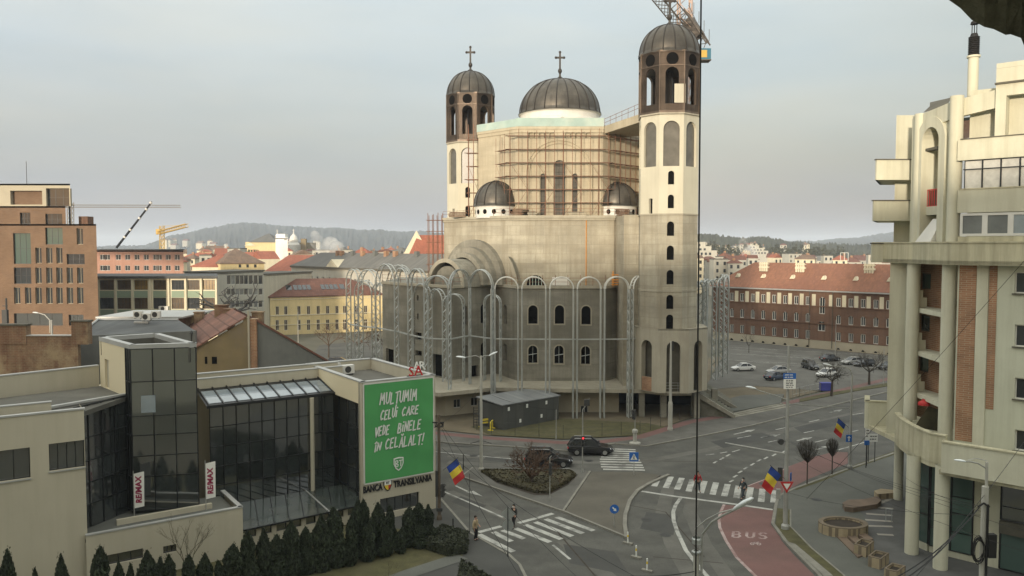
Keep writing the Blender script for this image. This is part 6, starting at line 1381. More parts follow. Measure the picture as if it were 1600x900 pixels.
for x0, x1 in ((560, 600), (605, 712), (768, 872), (880, 912)):
    u0, u1 = z7m(x0, 0)[0], z7m(x1, 0)[0]; b = B()
    for k in range(max(1, int((x1 - x0) / 26))):
        n2 = max(1, int((x1 - x0) / 26)); ua, ub = u0 + (u1 - u0) * (k + .08) / n2, u0 + (u1 - u0) * (k + .92) / n2
        f0, f1 = .34, .62; rt = Z(436, 196) - zE
        def rp(u, f):
            L_ = W(u, 460, p0, p1)[0]; s = v2(p0) + e * L_ + n_ * (-.5 + 8.2 * f); return v3(s, zE + rt * f + .06)
        b.quad(rp(ua, f0), rp(ub, f0), rp(ub, f1), rp(ua, f1))
    b.build('roof_window', 'glass', rf)
# ---- white building with long grey roof
p0, p1 = (XA(455, 236), 236.0), (XA(690, 180), 180.0); zE = 15.4; L_ = (v2(p1) - v2(p0)).length
hs = [(2.5 + k * 3.4 - .55, 2.5 + k * 3.4 + .55, z, z + hh) for z, hh in ((9.2, 3.4), (3.2, 2.6)) for k in range(int(L_ / 3.4) - 1)]
T, q, rf = bldg('white_school', 'long white building with a grey hipped roof and small pediment', 'building', p0, p1, 13, zE, 'wall_white', hs, win=('white_paint', 'glass', 2, 1), roof='hip', rm='roof_grey', rh=3.8)
e = (v2(p1) - v2(p0)).normalized(); n_ = Vector((-e.y, e.x))
up_ = W(520, 412, p0, p1)[0]; b = B(); a, c = v2(p0) + e * (up_ - 3.2) - n_ * .4, v2(p0) + e * (up_ + 3.2) - n_ * .4; m = (a + c) / 2
b.add([v3(a, zE), v3(c, zE), v3(m, zE + 2.1), v3(a + n_ * 4, zE), v3(c + n_ * 4, zE), v3(m + n_ * 4, zE + 2.1)], [[0, 1, 2], [1, 4, 5, 2], [3, 0, 2, 5]]); b.build('pediment', 'wall_cream', T)
for u in (499, 505, 522, 537, 556, 573, 587, 620):
    L2 = W(u, 400, p0, p1)[0]; s = v2(p0) + e * L2 + n_ * 5.0; b = B(); b.bar(s, s + e * 1.2, .9, zE + 2.2, zE + 4.4); b.build('chimney', 'brick_flat' if u % 2 else 'wall_grey', rf)
b = B(); b.bar(p0, p1, .5, zE - .5, zE - .02, -.45); b.build('eave', 'ledge_dark', T)
# ---- yellow house with brown roof, red roofed houses between
p0, p1 = (XA(345, 255), 255.0), (XA(413, 262), 262.0); zE = Z(411, 258); hs = wpx(p0, p1, [(u - 2, 413, u + 2, 418) for u in (375, 387, 399)])
bldg('brown_roof_house', 'yellow house with a broad brown hip roof behind the white modern block', 'house', p0, p1, 20, zE, 'wall_yellow', hs, win=('ledge_dark', 'glass', 1, 1), roof='hip', rm='roof_brown', rh=4.6)
bldg('red_roof_house', 'long low house with an orange red roof beside the grey roofed school', 'house', (XA(300, 262), 262), (XA(352, 258), 258), 14, Z(416, 260), 'wall_cream', [], roof='hip', rm='roof_red', rh=4)
bldg('red_roof_house', 'house with a plain dark red roof left of the grey roofed school', 'house', (XA(413, 250), 250), (XA(462, 244), 244), 22, Z(424, 248), 'wall_cream', [], roof='gable', rm='roof_red', rh=5.0)
bldg('red_roof_house', 'small house with an orange gable and white chimney left of the school roof', 'house', (XA(408, 300), 300), (XA(438, 304), 304), 14, Z(405, 300), 'wall_cream', [], roof='gable', rm='roof_red', rh=3.0)
# ---- white tall block, domed church, theatre
p0, p1 = (XA(431, 420), 420), (XA(450, 420), 420); bldg('white_tower_block', 'narrow bright white tower block rising above the distant roofs', 'tower block', p0, p1, 8, Z(372, 420), 'white_sheet', [(4.5, 6.0, Z(374, 420) - .4, Z(374, 420) + .1)], roof='flat', rm='white_sheet'); 
b = B(); b.box(XA(432, 421), XA(446, 421), 421, 427, Z(372, 420), Z(365.5, 420)); tb_ = b.build('lift_housing', 'white_sheet', None, (XA(432, 421), 421, Z(372, 420))); tag(tb_, 'white machine housing on the roof of the bright white tower block', 'roof housing')
TH = thing('theatre', 'pale yellow theatre with a pedimented front and domed grey roof far off', 'theatre', (XA(385, 480), 480, 0)); y_ = 480.0; x0, x1 = XA(384, y_), XA(432, y_)
b = B(); wl = [((x1 - x0) * t, (x1 - x0) * t + 1.3, 5, Z(390, y_)) for t in (.08, .17, .26, .35)]; b.wall((x0, y_), (x1, y_), 0, Z(378, y_), wl, .8); b.wall((x0, y_ + 30), (x0, y_), 0, Z(378, y_)); b.build('wall', 'wall_yellow', TH)
b = B(); b.add([(x0 - .5, y_ - 1, Z(384, y_)), (XA(401, y_), y_ - 1, Z(384, y_)), (XA(393, y_), y_ - 1, Z(379, y_))], [[0, 1, 2]]); b.build('pediment', 'wall_cream', TH)
b = B(); roof_hip(b, [Vector((XA(391, y_), y_)), Vector((x1, y_)), Vector((x1, y_ + 24)), Vector((XA(391, y_), y_ + 24))], Z(378, y_), 5.2); b.build('roof', 'roof_grey', TH)
DCx = thing('domed_church', 'distant church with two white ribbed domes beside the white tower block', 'church', (XA(455, 520), 520, 0))
for (u, r, v0, v1) in ((459.5, 2.9, 379, 365), (434, 2.2, 375, 366)):
    x = XA(u, 520); zb_, zt_ = Z(v0, 520), Z(v1, 520); b = B(); b.lathe((x, 520, 0), [(r * 1.5, 0), (r * 1.5, zb_ - 1.5), (r, zb_), (r * .95, zb_ + (zt_ - zb_) * .35), (r * .7, zb_ + (zt_ - zb_) * .68), (r * .25, zb_ + (zt_ - zb_) * .93), (.3, zt_), (.25, zt_ + 1.2)], 16); d_ = b.build('dome', 'white_paint', DCx, smooth=False)
    b = B(); b.box(x - .15, x + .15, 519.9, 520.1, zt_ + 1, zt_ + 3.0); b.box(x - .6, x + .6, 519.9, 520.1, zt_ + 2.0, zt_ + 2.3); b.build('cross', 'white_paint', d_)
b = B(); b.box(XA(446, 524), XA(482, 524), 522, 545, 0, Z(379, 522)); b.build('nave', 'wall_ocher', DCx)
b = B(); x = XA(474.5, 515); b.box(x - 1.6, x + 1.6, 515, 518, 0, Z(373, 515)); b.build('turret', 'wall_ocher', DCx)
# ---- church with steep red roof and white gable
Yc = 245.0; xg = XA(651, Yc); zr_ = Z(360, Yc); xL = XA(629, Yc); zl_ = Z(400, Yc)
RC = thing('red_roof_church', 'church with a steep red tiled roof and a white stepped gable edge', 'church', (xg, Yc, 0)); wd = 2 * (xg - xL)
b = B(); b.add([(xL, Yc, 0), (xL + wd, Yc, 0), (xL + wd, Yc, zl_), (xg, Yc, zr_), (xL, Yc, zl_), (xL, Yc + .6, 0), (xL + wd, Yc + .6, 0), (xL + wd, Yc + .6, zl_), (xg, Yc + .6, zr_), (xL, Yc + .6, zl_)], [[0, 1, 2, 3, 4], [9, 8, 7, 6, 5], [3, 8, 9, 4], [2, 7, 8, 3], [0, 4, 9, 5]]); b.build('gable_wall', 'wall_cream', RC)
b = B(); dx = Vector((36, 8)); b.add([(xL + .8, Yc + .6, zl_ - 1), (xg, Yc + .6, zr_ - 1.4), (xg + dx.x, Yc + dx.y + .6, zr_ - 1.4), (xL + .8 + dx.x, Yc + dx.y - 8, zl_ - 6), (xL + 4, Yc - 7, zl_ - 6)], [[0, 1, 2, 3, 4]]); b.build('roof', 'roof_red', RC)
b = B(); b.box(xL + 3, xL + 40, Yc - 6, Yc + 20, 0, zl_ - 6.2); b.build('nave_wall', 'wall_cream', RC)
# ---- red brick barracks
p0 = (49.0 - 14, 181.0 + 14); p0 = tuple(v2(P(1138, 532)) + (v2(P(1138, 532)) - v2(P(1390, 555))).normalized() * 4); pE = v2(P(1390, 555)); d_ = (pE - v2(P(1138, 532))).normalized(); p1 = tuple(pE + d_ * 24)
z3 = zm(1100, 340, 3.0); BR = thing('brick_barracks', 'long three storey red brick building with white panels and a red tiled roof', 'barracks', (p0[0], p0[1], 0))
xs = [130, 178, 228, 277, 328, 380, 432, 486, 630, 688, 745, 805, 865]
def lin(x, a, c): return a + (c - a) * (x - 130) / 735
r1, r2, r3, r4 = [], [], [], []
for x in xs:
    w_ = lin(x, 9, 12); 
    r1.append((*z3(x - w_, lin(x, 352, 388)), *z3(x + w_, lin(x, 390, 430)))); r2.append((*z3(x - w_, lin(x, 425, 472)), *z3(x + w_, lin(x, 466, 516)))); r3.append((*z3(x - w_, lin(x, 500, 556)), *z3(x + w_, lin(x, 540, 598)))); r4.append((*z3(x - 8, lin(x, 565, 632)), *z3(x + 8, lin(x, 579, 647))))
h1, h2, h3, h4 = wpx(p0, p1, r1), wpx(p0, p1, r2, True), wpx(p0, p1, r3), wpx(p0, p1, r4, True); hm = wpx(p0, p1, [(*z3(540, 372), *z3(567, 452)), (*z3(533, 486), *z3(568, 532))], True)
ex_ = [(h[0] + 12.6 * 0 + k * 3.5, h[1] + k * 3.5, h[2], h[3], h[4]) for k in range(1, 7) for h in (h1[-1], h2[-1], h3[-1])]
hs = h1 + h2 + h3 + hm + ex_; zB = 1.75; zE = 12.1; b = B(); b.wall(p0, p1, zB, zE, hs, .3); dep = 14; n_ = Vector((-d_.y, d_.x)); b.wall(tuple(v2(p0) + n_ * dep), p0, zB, zE); b.build('wall', 'brick_barracks', BR)
b = B(); b.wall(tuple(v2(p0) + d_ * -.05 - n_ * .12), tuple(v2(p1) - n_ * .12), 0, zB, [(h[0] + .05, h[1] + .05, max(.15, h[2]), min(1.5, h[3]), True) for h in h4], .25); b.build('plinth', 'wall_stone', BR)
for h in h4: bb = B(); s0, s1 = v2(p0) + d_ * (h[0] - .1) + n_ * .1, v2(p0) + d_ * (h[1] + .2) + n_ * .1; bb.quad(v3(s0, .1), v3(s1, .1), v3(s1, 1.6), v3(s0, 1.6)); bb.build('cellar_window', 'dark_void', BR)
put_windows(BR, p0, p1, [(h[0], h[1], h[2], h[3]) for h in hs], 'white_paint', 'glass', 2, 1, .18, .13)
for x in (153, 202, 251, 302, 353, 404, 458, 515, 595, 657, 714, 772, 833): h = wpx(p0, p1, [(*z3(x - lin(x, 8, 10), lin(x, 342, 374)), *z3(x + lin(x, 8, 10), lin(x, 393, 431)))])[0]; b = B(); b.bar(v2(p0) + d_ * h[0], v2(p0) + d_ * h[1], .1, h[2], h[3], -.05); b.build('panel', 'wall_cream', BR)
b = B()
for z, hh in ((zE - .45, .42), (8.65, .2), (5.1, .2), (zB, .15)): b.bar(p0, p1, .2, z, z + hh, -.17)
b.build('cornice', 'brick_barracks', BR)
b = B(); roof_hip(b, [v2(p0), v2(p1), v2(p1) + n_ * dep, v2(p0) + n_ * dep], zE, 5.3, .6); rf = b.build('roof', 'roof_barracks', BR)
b = B(); b.bar(v2(p0) - d_ * .6, p1, .2, zE - .3, zE - .05, -.85); b.build('gutter', 'coping', BR)
for u, v in ((1193, 405), (1250, 406), (1358, 409)):
    L_ = W(u, v, p0, p1)[0] * 1.0; s = v2(p0) + d_ * L_ + n_ * 6.2; zc_ = Z(v, s.y)
    s = v2((XA(u, s.y), s.y)); b = B()
    for k in range(4): b.bar(s + d_ * (k * .5 - 1), s + d_ * (k * .5 - .65), .5, 15.5, 17.5)
    b.bar(s - d_ * 1.1, s + d_ * 1.1, .6, 16.2, 16.6, -.05); b.bar(s - d_ * 1.1, s + d_ * 1.1, .6, 17.05, 17.25, -.05); b.build('chimney', 'wall_cream', rf)
for u, v in ((1143, 428), (1182, 430), (1227, 431), (1275, 433), (1324, 435), (1376, 437)):
    s0 = v2(p0); L_ = W(u, v, p0, p1)[0]; s = s0 + d_ * (L_ * 1.02) + n_ * 2.3; b = B(); zz = zE + 5.3 * (2.9 / 7.6); b.add([v3(s - d_ * .5, zz), v3(s + d_ * .5, zz), v3(s, zz + .8), v3(s - d_ * .5 + n_ * 1.2, zz + .5), v3(s + d_ * .5 + n_ * 1.2, zz + .5), v3(s + n_ * 1.2, zz + .85)], [[0, 1, 2], [1, 4, 5, 2], [3, 0, 2, 5]]); b.build('dormer', 'wall_cream', rf)
for u in (1265, 1301): s = v2(p0) + d_ * W(u, 500, p0, p1)[0] - n_ * .2; b = B(); b.tube(v3(s, .3), v3(s, zE), .07, 6); b.build('drain_pipe', 'ledge_dark', BR)
# ---- far houses, one thing each
combos = [('roof_red', 'wall_cream', 'far town house with a red roof and cream walls'), ('roof_maroon', 'wall_white', 'far town house with a dark red roof and white walls'), ('roof_grey', 'wall_pale', 'far town house with a grey roof and beige walls'),
          ('roof_red', 'wall_yellow', 'far town house with a red roof and yellow walls'), ('roof_brown', 'wall_cream', 'far town house with a brown roof and cream walls'), ('roof_felt', 'wall_white', 'far flat-roofed white block of flats')]
def far_house(u, Y, wpx_, vtop, k, rr):
    rm, wm, lab = combos[k]; w_ = wpx_ / F * Y; x = XA(u, Y); dep = w_ * rr.uniform(.6, 1.1); hz = max(6, Z(vtop, Y)); a = rr.uniform(-.5, .5); c = Vector((x, Y)); ex = Vector((cos(a), sin(a))); ey = Vector((-sin(a), cos(a)))
    q = [c - ex * w_ / 2, c + ex * w_ / 2, c + ex * w_ / 2 + ey * dep, c - ex * w_ / 2 + ey * dep]; rh = min(hz * .4, dep * .33) if k != 5 else 0
    T = thing('town_house', lab, 'house', (x, Y, 0), 'town houses beyond the square: ' + lab[4:]); b = B(); b.prism(q, 0, hz - rh); b.build('wall', wm, T)
    b = B()
    if k == 5: b.prism([p + (p - c - ey * dep / 2) * .03 for p in q], hz, hz + .4)
    elif rr.random() < .5: roof_hip(b, q, hz - rh, rh)
    else: roof_gable(b, q, hz - rh, rh, along=rr.random() < .6)
    b.build('roof', rm, T)
    b = B(); e = ex; n2 = max(2, int(w_ / 3.2)); nf = max(1, int((hz - rh) / 3.2)); ny = Vector((e.y, -e.x)) * .05
    for j in range(nf):
        for i in range(n2):
            s = q[0] + e * (w_ * (i + .5) / n2) + ny; z = (hz - rh) - 2.4 - 3.1 * j
            if z > 1: b.quad(v3(s - e * .5, z), v3(s + e * .5, z), v3(s + e * .5, z + 1.5), v3(s - e * .5, z + 1.5))
    if b.v: b.build('windows', 'glass', T)
    if rr.random() < .6 and k != 5: b = B(); s = c + ey * dep * .5 + ex * w_ * rr.uniform(-.3, .3); b.box(s.x - .5, s.x + .5, s.y - .5, s.y + .5, hz - rh, hz + .8); b.build('chimney', 'brick_flat', T)
rr = random.Random(21)
for (ua, ub, n, Ya, Yb_, va, vb) in ((-40, 160, 10, 300, 520, 384, 395), (225, 330, 12, 290, 430, 388, 402), (300, 700, 40, 330, 640, 384, 396), (520, 690, 16, 280, 420, 388, 399), (1088, 1180, 10, 280, 420, 396, 410), (1090, 1400, 26, 330, 700, 394, 403), (1400, 1500, 5, 350, 600, 396, 402)):
    for i in range(n):
        u = ua + (ub - ua) * (i + rr.random() * .8) / n; Y = rr.uniform(Ya, Yb_); far_house(u, Y, rr.uniform(14, 34) * (380 / Y) ** .4, rr.uniform(va, vb), rr.choice((0, 0, 1, 2, 3, 4, 4, 5) if u < 720 else (0, 1, 1, 2, 4, 5)), rr)
for i in range(36):      # houses on the hillsides
    if i < 20: u = rr.uniform(230, 560); Y = rr.uniform(1950, 2150); v = rr.uniform(372, 382)
    else: u = rr.uniform(1090, 1300); Y = rr.uniform(860, 960); v = rr.uniform(377, 386)
    T0_ = len(COL.objects); far_house(u, Y, rr.uniform(5, 11), v, rr.choice((1, 2, 2, 4)), rr)
bldg('pale_factory', 'flat pale yellow building with a square tower before the right hill', 'building', (XA(1129, 420), 420), (XA(1176, 420), 420), 14, Z(404, 420), 'wall_yellow', [], roof='flat', rm='wall_yellow')
b = B(); b.box(XA(1163, 421), XA(1172, 421), 420.5, 424, Z(404, 420), Z(391.5, 420)); tag(b.build('roof_tower', 'wall_yellow', origin=(XA(1167, 421), 421, Z(404, 420))), 'square pale tower standing on the flat yellow building', 'tower')
for (ua, ub, va, vb, Y, lab) in ((1088, 1120, 378, 398, 460, 'stepped white block of flats beside the cathedral on the right'), (1175, 1200, 383, 396, 640, 'white block of flats stepping up the wooded hill')):
    T = thing('flats', lab, 'block of flats', (XA(ua, Y), Y, 0))
    for k in range(3): b = B(); u0 = ua + k * 0; u1 = ub - k * (ub - ua) * .22; b.box(XA(u0, Y), XA(u1, Y), Y + k * 3, Y + 12, 0, Z(vb - (vb - va) * (k + 1) / 3, Y)); b.build('storey', 'wall_white', T); b = B(); zt = Z(vb - (vb - va) * (k + 1) / 3, Y); [b.box(XA(u0, Y) + i * 2.4, XA(u0, Y) + i * 2.4 + 1.2, Y + k * 3 - .05, Y + k * 3 - .02, zt - 2.6, zt - 1.2) for i in range(int((XA(u1, Y) - XA(u0, Y)) / 2.4))]; b.build('windows', 'glass', T)
# white goal-like steel frame on a roof, right
b = B(); Y = 330; x0, x1 = XA(1313, Y), XA(1325, Y); z0, z1 = Z(408, Y), Z(395, Y)
for x in (x0, (x0 + x1) / 2, x1): b.tube((x, Y, z0), (x, Y, z1), .12, 5)
b.tube((x0, Y, z1), (x1, Y, z1), .12, 5); tag(b.build('roof_frame', 'white_paint', origin=(x0, Y, z0)), 'white open steel frame standing on a distant roof at the right', 'steel frame')
# ---- cranes
def lattice(b, a, c, w_, r, n):
    a, c = Vector(a), Vector(c); d = (c - a).normalized(); up_ = Vector((0, 0, 1)) if abs(d.z) < .9 else Vector((0, 1, 0)); x = d.cross(up_).normalized() * w_ / 2; y = x.cross(d).normalized() * w_ / 2; cs = [-x - y, x - y, x + y, -x + y]
    for o in cs: b.tube(a + o, c + o, r, 4)
    for k in range(n):
        p, q = a.lerp(c, k / n), a.lerp(c, (k + 1) / n)
        for i in range(4): b.tube(p + cs[i], q + cs[(i + 1) % 4], r * .6, 3, cap=False)
C_r = thing('tower_crane', 'dark steel tower crane with a blue cab behind the right bell tower', 'crane', (XA(1078, 116), 116, 0)); Y = 116.0
b = B(); lattice(b, D(1026, -14, 108), D(1066, 36, 112), 1.6, .10, 9); b.build('jib', 'crane_steel', C_r)
b = B(); lattice(b, (XA(1070, Y), Y, 0), D(1070, -30, Y), 1.7, .11, 34); b.build('mast', 'crane_pale', C_r)
b = B(); lattice(b, D(1066, 20, Y), D(1101, 74, Y - 2), 1.3, .11, 7); q0, q1 = D(1075, 32, Y), D(1092, 58, Y - 1); b.beam(q0, q1, 1.2, 1.6); b.build('counter_jib', 'crane_steel', C_r)
q = D(1101.5, 86, Y - 2); b = B(); b.box(q.x - .85, q.x + .65, Y - 2.8, Y - 1.2, q.z - .75, q.z + .75); cb = b.build('cab', 'crane_blue', C_r); b = B(); b.box(q.x - .7, q.x + .1, Y - 2.84, Y - 2.801, q.z - .5, q.z + .5); b.build('cab_panel', 'crane_yellow', cb)
b = B(); b.box(q.x - .9, q.x + .7, Y - 2.9, Y - 1.1, q.z - .9, q.z - .76); b.build('cab_floor', 'crane_steel', cb)
b = B()
for s_ in (0, 1, 2, 3): a = D(1084 + 8 * s_, 22 + 14 * s_, Y - 2); b.tube(a, a + Vector((0, 0, 1.6)), .04, 4)
b.path([D(1076, 8, Y - 2), D(1088, 34, Y - 2), D(1108, 66, Y - 2)], .05, 4); b.build('walkway', 'crane_steel', C_r)
YC = thing('tower_crane', 'yellow tower crane above the far town roofs at the left', 'crane', (XA(253, 460), 460, 0)); b = B(); lattice(b, (XA(253, 460), 460, 0), D(253, 353, 460), 2.0, .22, 14); b.build('mast', 'crane_yellow', YC)
b = B(); lattice(b, D(247, 364, 460), D(292, 352, 440), 1.7, .22, 12); b.path([D(253, 353, 460), D(291, 352, 440)], .1, 4); b.build('jib', 'crane_yellow', YC); b = B(); q = D(248, 362, 460); b.box(q.x - 1.2, q.x + 1.2, 459, 461, q.z - 1.5, q.z + 1.5); b.build('counterweight', 'crane_yellow', YC)
TC = thing('tower_crane', 'thin pale long-jib tower crane half hidden behind the brick office', 'crane', (XA(118, 300), 300, 0)); b = B(); lattice(b, D(95, 322, 300), D(282, 322.5, 300), .9, .07, 46); b.build('jib', 'wall_ocher', TC); b = B(); lattice(b, (XA(110, 300), 300, 0), D(110, 316, 300), 1.6, .12, 22); b.build('mast', 'wall_ocher', TC)
b = B(); b.tube(D(182, 387, 260), D(225, 332, 260), .42, 8, .32); b.tube(D(225, 332, 260), D(237, 315, 260), .34, 8, .25); mb = b.build('telescopic_boom', 'car_black', None, D(182, 387, 260)); tag(mb, 'dark telescopic crane boom rising steeply above the pink building', 'crane boom')
b = B()
for u, v in ((194, 371.6), (203, 360), (217, 342), (228, 328), (235, 318)): q = D(u, v, 259.9); b.tube(q, q + Vector((.35, 0, .48)), .46, 8)
b.build('sleeve', 'white_paint', mb)
# ---- chimney steam: soft volumes
def puff(label, balls):
    b = B()
    for (u, v, Y, rpx) in balls: c = D(u, v, Y); b.ball(c, rpx / F * Y, 14, 8)
    o = b.build('smoke', 'smoke_white', origin=D(*balls[0][:3])); tag(o, label, 'smoke', kind='stuff'); return o
puff('white chimney smoke drifting over the roofs left of the cathedral', [(492, 368, 330, 8), (496, 378, 330, 12), (505, 386, 330, 14), (516, 384, 330, 15), (526, 389, 330, 13)])
puff('thin white smoke beside the pale yellow building on the right', [(1163, 378, 410, 9), (1167, 387, 410, 12), (1173, 396, 410, 14)])
puff('faint smoke drifting from the top of the brick office', [(80, 304, 138, 9), (88, 306, 138, 11), (97, 308, 138, 12), (106, 311, 138, 12), (114, 318, 138, 11)])
# ---- air
b = B(); b.box(-7200, 7200, -450, 8300, -6.5, 118); o = b.build('haze', 'haze_air'); tag(o, kind='stuff')
# ================================================================== VEGETATION
def leaf_quads(b, pts, smin, smax, rr):
    for p in pts:
        s = rr.uniform(smin, smax); a = Vector((rr.gauss(0, 1), rr.gauss(0, 1), rr.gauss(0, 1))).normalized(); c = a.orthogonal().normalized(); d = a.cross(c)
        t = rr.uniform(0, 6.28); x = c * cos(t) + d * sin(t); y = a.cross(x); b.quad(p - x * s - y * s * .5, p + x * s - y * s * .4, p + x * s * .8 + y * s * .5, p - x * s * .7 + y * s * .6)
def thuja_meshes(seed):
    rr = random.Random(seed); b = B(); pts = []
    bulge = [rr.uniform(.75, 1.15) for _ in range(12)]
    def prof(z, t): return (1 - z ** 2.2) ** .75 * (.62 + .38 * min(1, z * 3)) * bulge[int(t / 6.2832 * 6) % 6] * (.85 + .2 * sin(z * 9 + bulge[3] * 8))
    for i in range(2600):
        z = rr.random() ** .9; t = rr.uniform(0, 6.2831); r = .48 * prof(z, t) * rr.uniform(.72, 1.08); pts.append(Vector((r * cos(t), r * sin(t), .02 + .97 * z)))
    leaf_quads(b, pts, .02, .055, rr)
    for i in range(60):
        z = rr.uniform(.8, 1.0); pts = [Vector((rr.gauss(.03, .06), rr.gauss(0, .06), z + rr.uniform(0, .07)))]; leaf_quads(b, pts, .012, .025, rr)
    n = len(b.v)
    for k in range(10):
        z0, z1 = k / 10, (k + 1) / 10
        for j in range(10):
            t0, t1 = 2 * pi * j / 10, 2 * pi * (j + 1) / 10; q = lambda z, t: (.40 * prof(min(z, .98), t) * cos(t), .40 * prof(min(z, .98), t) * sin(t), z * .96)
            b.quad(q(z0, t0), q(z0, t1), q(z1, t1), q(z1, t0))
    me = bpy.data.meshes.new('foliage'); me.from_pydata([tuple(v) for v in b.v], [], b.f); me.materials.append(MAT['leaf_thuja']); return me
TM = [thuja_meshes(s) for s in (1, 2, 3, 4)]
hl0, hl1 = P(690, 848), P(57, 1005); hd = (v2(hl1) - v2(hl0)).normalized()
def on_line(u, off):
    o = v2(hl0) + Vector((-hd.y, hd.x)) * off; d = ray(u, 800); d = Vector((d.x, d.y)); n = Vector((-hd.y, hd.x)); t = o.dot(n) / d.dot(n); return d * t
k = 0
for (u, v, w_, off) in ((3, 860, 26, 0), (58, 887, 16, 0), (92, 866, 26, 0), (150, 857, 36, 0), (180, 880, 18, 0), (197, 882, 14, 0), (233, 860, 32, .6), (250, 872, 20, 0), (263, 868, 24, 0), (292, 869, 26, 0), (316, 865, 24, 0), (342, 876, 18, 0), (362, 850, 28, 0), (390, 830, 26, 0), (412, 828, 22, 0), (433, 836, 30, 0), (457, 815, 26, 0), (479, 824, 20, 0), (501, 805, 26, 0), (526, 794, 28, 0), (556, 783, 24, -.9), (571, 782, 18, -1.3), (589, 787, 28, -.6), (611, 791, 18, -1.4), (637, 793, 24, -.5), (654, 786, 22, -1.2), (669, 789, 16, -1.4), (546, 806, 22, .2), (574, 818, 22, .2), (603, 822, 22, .2), (626, 826, 20, .2), (655, 822, 20, .2), (676, 822, 18, .2)):
    q = on_line(u, off); d = q.length; ht = Z(v, q.y) - .12; wd = w_ * q.y / F * 1.6
    tall_ = 'tall' if ht > 3.6 else 'short'; T = thing('thuja', {'tall': 'tall dark green thuja column in the row below the bank', 'short': 'short dark green thuja column in the row below the bank'}[tall_], 'conifer', (q.x, q.y, .12), '%s thujas along the bank' % tall_)
    f = link_mesh('foliage', TM[k % 4], T, (0, 0, 0), R.uniform(0, 6.28)); f.scale = (wd * R.uniform(.85, 1.1), wd, ht); f.rotation_euler = (R.uniform(-.05, .05), R.uniform(-.05, .05), R.uniform(0, 6.28)); b = B(); b.tube((q.x, q.y, .1), (q.x, q.y, .1 + ht * .5), .06, 6); b.build('trunk', 'bark', T); k += 1
def hedge(label, poly, z0, h, m, dens, s=(.05, .11), seed=3, top_noise=.12):
    rr = random.Random(seed); pl = [v2(p) for p in poly]; xs = [p.x for p in pl]; ys = [p.y for p in pl]; b = B(); pts = []
    def inside(q):
        c = False
        for i in range(len(pl)):
            a, e = pl[i], pl[i - 1]
            if (a.y > q.y) != (e.y > q.y) and q.x < (e.x - a.x) * (q.y - a.y) / (e.y - a.y) + a.x: c = not c
        return c
    for _ in range(dens):
        q = Vector((rr.uniform(min(xs), max(xs)), rr.uniform(min(ys), max(ys))))
        if inside(q): pts.append(v3(q, z0 + h * (1 - abs(rr.gauss(0, top_noise)))))
    for a, e in zip(pl, pl[1:] + pl[:1]):
        for _ in range(int(dens * .06 * (e - a).length)): q = a.lerp(e, rr.random()); pts.append(v3(q, z0 + h * rr.random()) + Vector((rr.gauss(0, .05), rr.gauss(0, .05), 0)))
    leaf_quads(b, pts, *s, rr); b.prism([p for p in pl], z0, z0 + h * .86); return tag(b.build('hedge', m, origin=v3(pl[0], z0)), label, 'hedge')
hedge('low dark clipped hedge at the street corner by the thujas', px([(668, 862), (700, 872), (727, 868), (731, 848), (690, 836)]), .12, .75, 'leaf_hedge', 2600)
hedge('square clipped hedge beside the pavement at the bottom edge', px([(722, 905), (766, 935), (800, 990), (745, 1020), (715, 950)]), .12, 1.25, 'leaf_hedge', 3800, seed=5)
hedge('dry low shrubs filling the traffic island bed', px([(752, 738), (800, 738.5), (890, 739), (898, 745), (884, 758), (856, 773), (836, 772), (780, 756)]), .13, .16, 'leaf_dry', 3600, (.05, .15), 7, .6)
def bare_tree(name, label, foot, h, spread, seed, m='twig', depth=5, trunk=.14, up=.55, n0=4, r_scale=1.0, cat='tree', twiggy=0, split_at=.35, part='crown'):
    rr = random.Random(seed); T = thing(name, label, cat, foot); b0, b1 = B(), B(); foot = Vector(foot)
    top = foot + Vector((rr.uniform(-.1, .1) * h * .3, 0, h * split_at)); b0.tube(foot - Vector((0, 0, .1)), top, trunk, 8, trunk * .75)
    def grow(p, d, l, r, k):
        bend = Vector((rr.gauss(0, .18), rr.gauss(0, .18), rr.gauss(0, .10))); q = p + d * l * .5; e = (d + bend).normalized(); q2 = q + e * l * .5
        b1.tube(p, q, r, 5 if r > .03 else 3, r * .85, cap=False); b1.tube(q, q2, r * .85, 5 if r > .03 else 3, r * .65, cap=False)
        if k <= 0:
            for _ in range(twiggy): t = (e + Vector((rr.gauss(0, .6), rr.gauss(0, .6), rr.gauss(0.1, .5)))).normalized(); b1.tube(q, q + t * l * rr.uniform(.5, 1.0), r * .5, 3, r * .3, cap=False)
            return
        for _ in range(rr.choice((2, 2, 3))):
            nd = (e + Vector((rr.gauss(0, spread), rr.gauss(0, spread), rr.gauss(up * .25, spread * .7)))).normalized(); grow(q2 if rr.random() < .7 else q, nd, l * rr.uniform(.62, .88), r * .62, k - 1)
    for i in range(n0):
        t = 2 * pi * (i + rr.random() * .6) / n0; grow(top, Vector((cos(t) * spread * 1.2, sin(t) * spread * 1.2, up)).normalized(), h * .26, trunk * .55 * r_scale, depth - 1)
    b0.build('trunk', 'bark', T); b1.build(part, m, T); return T
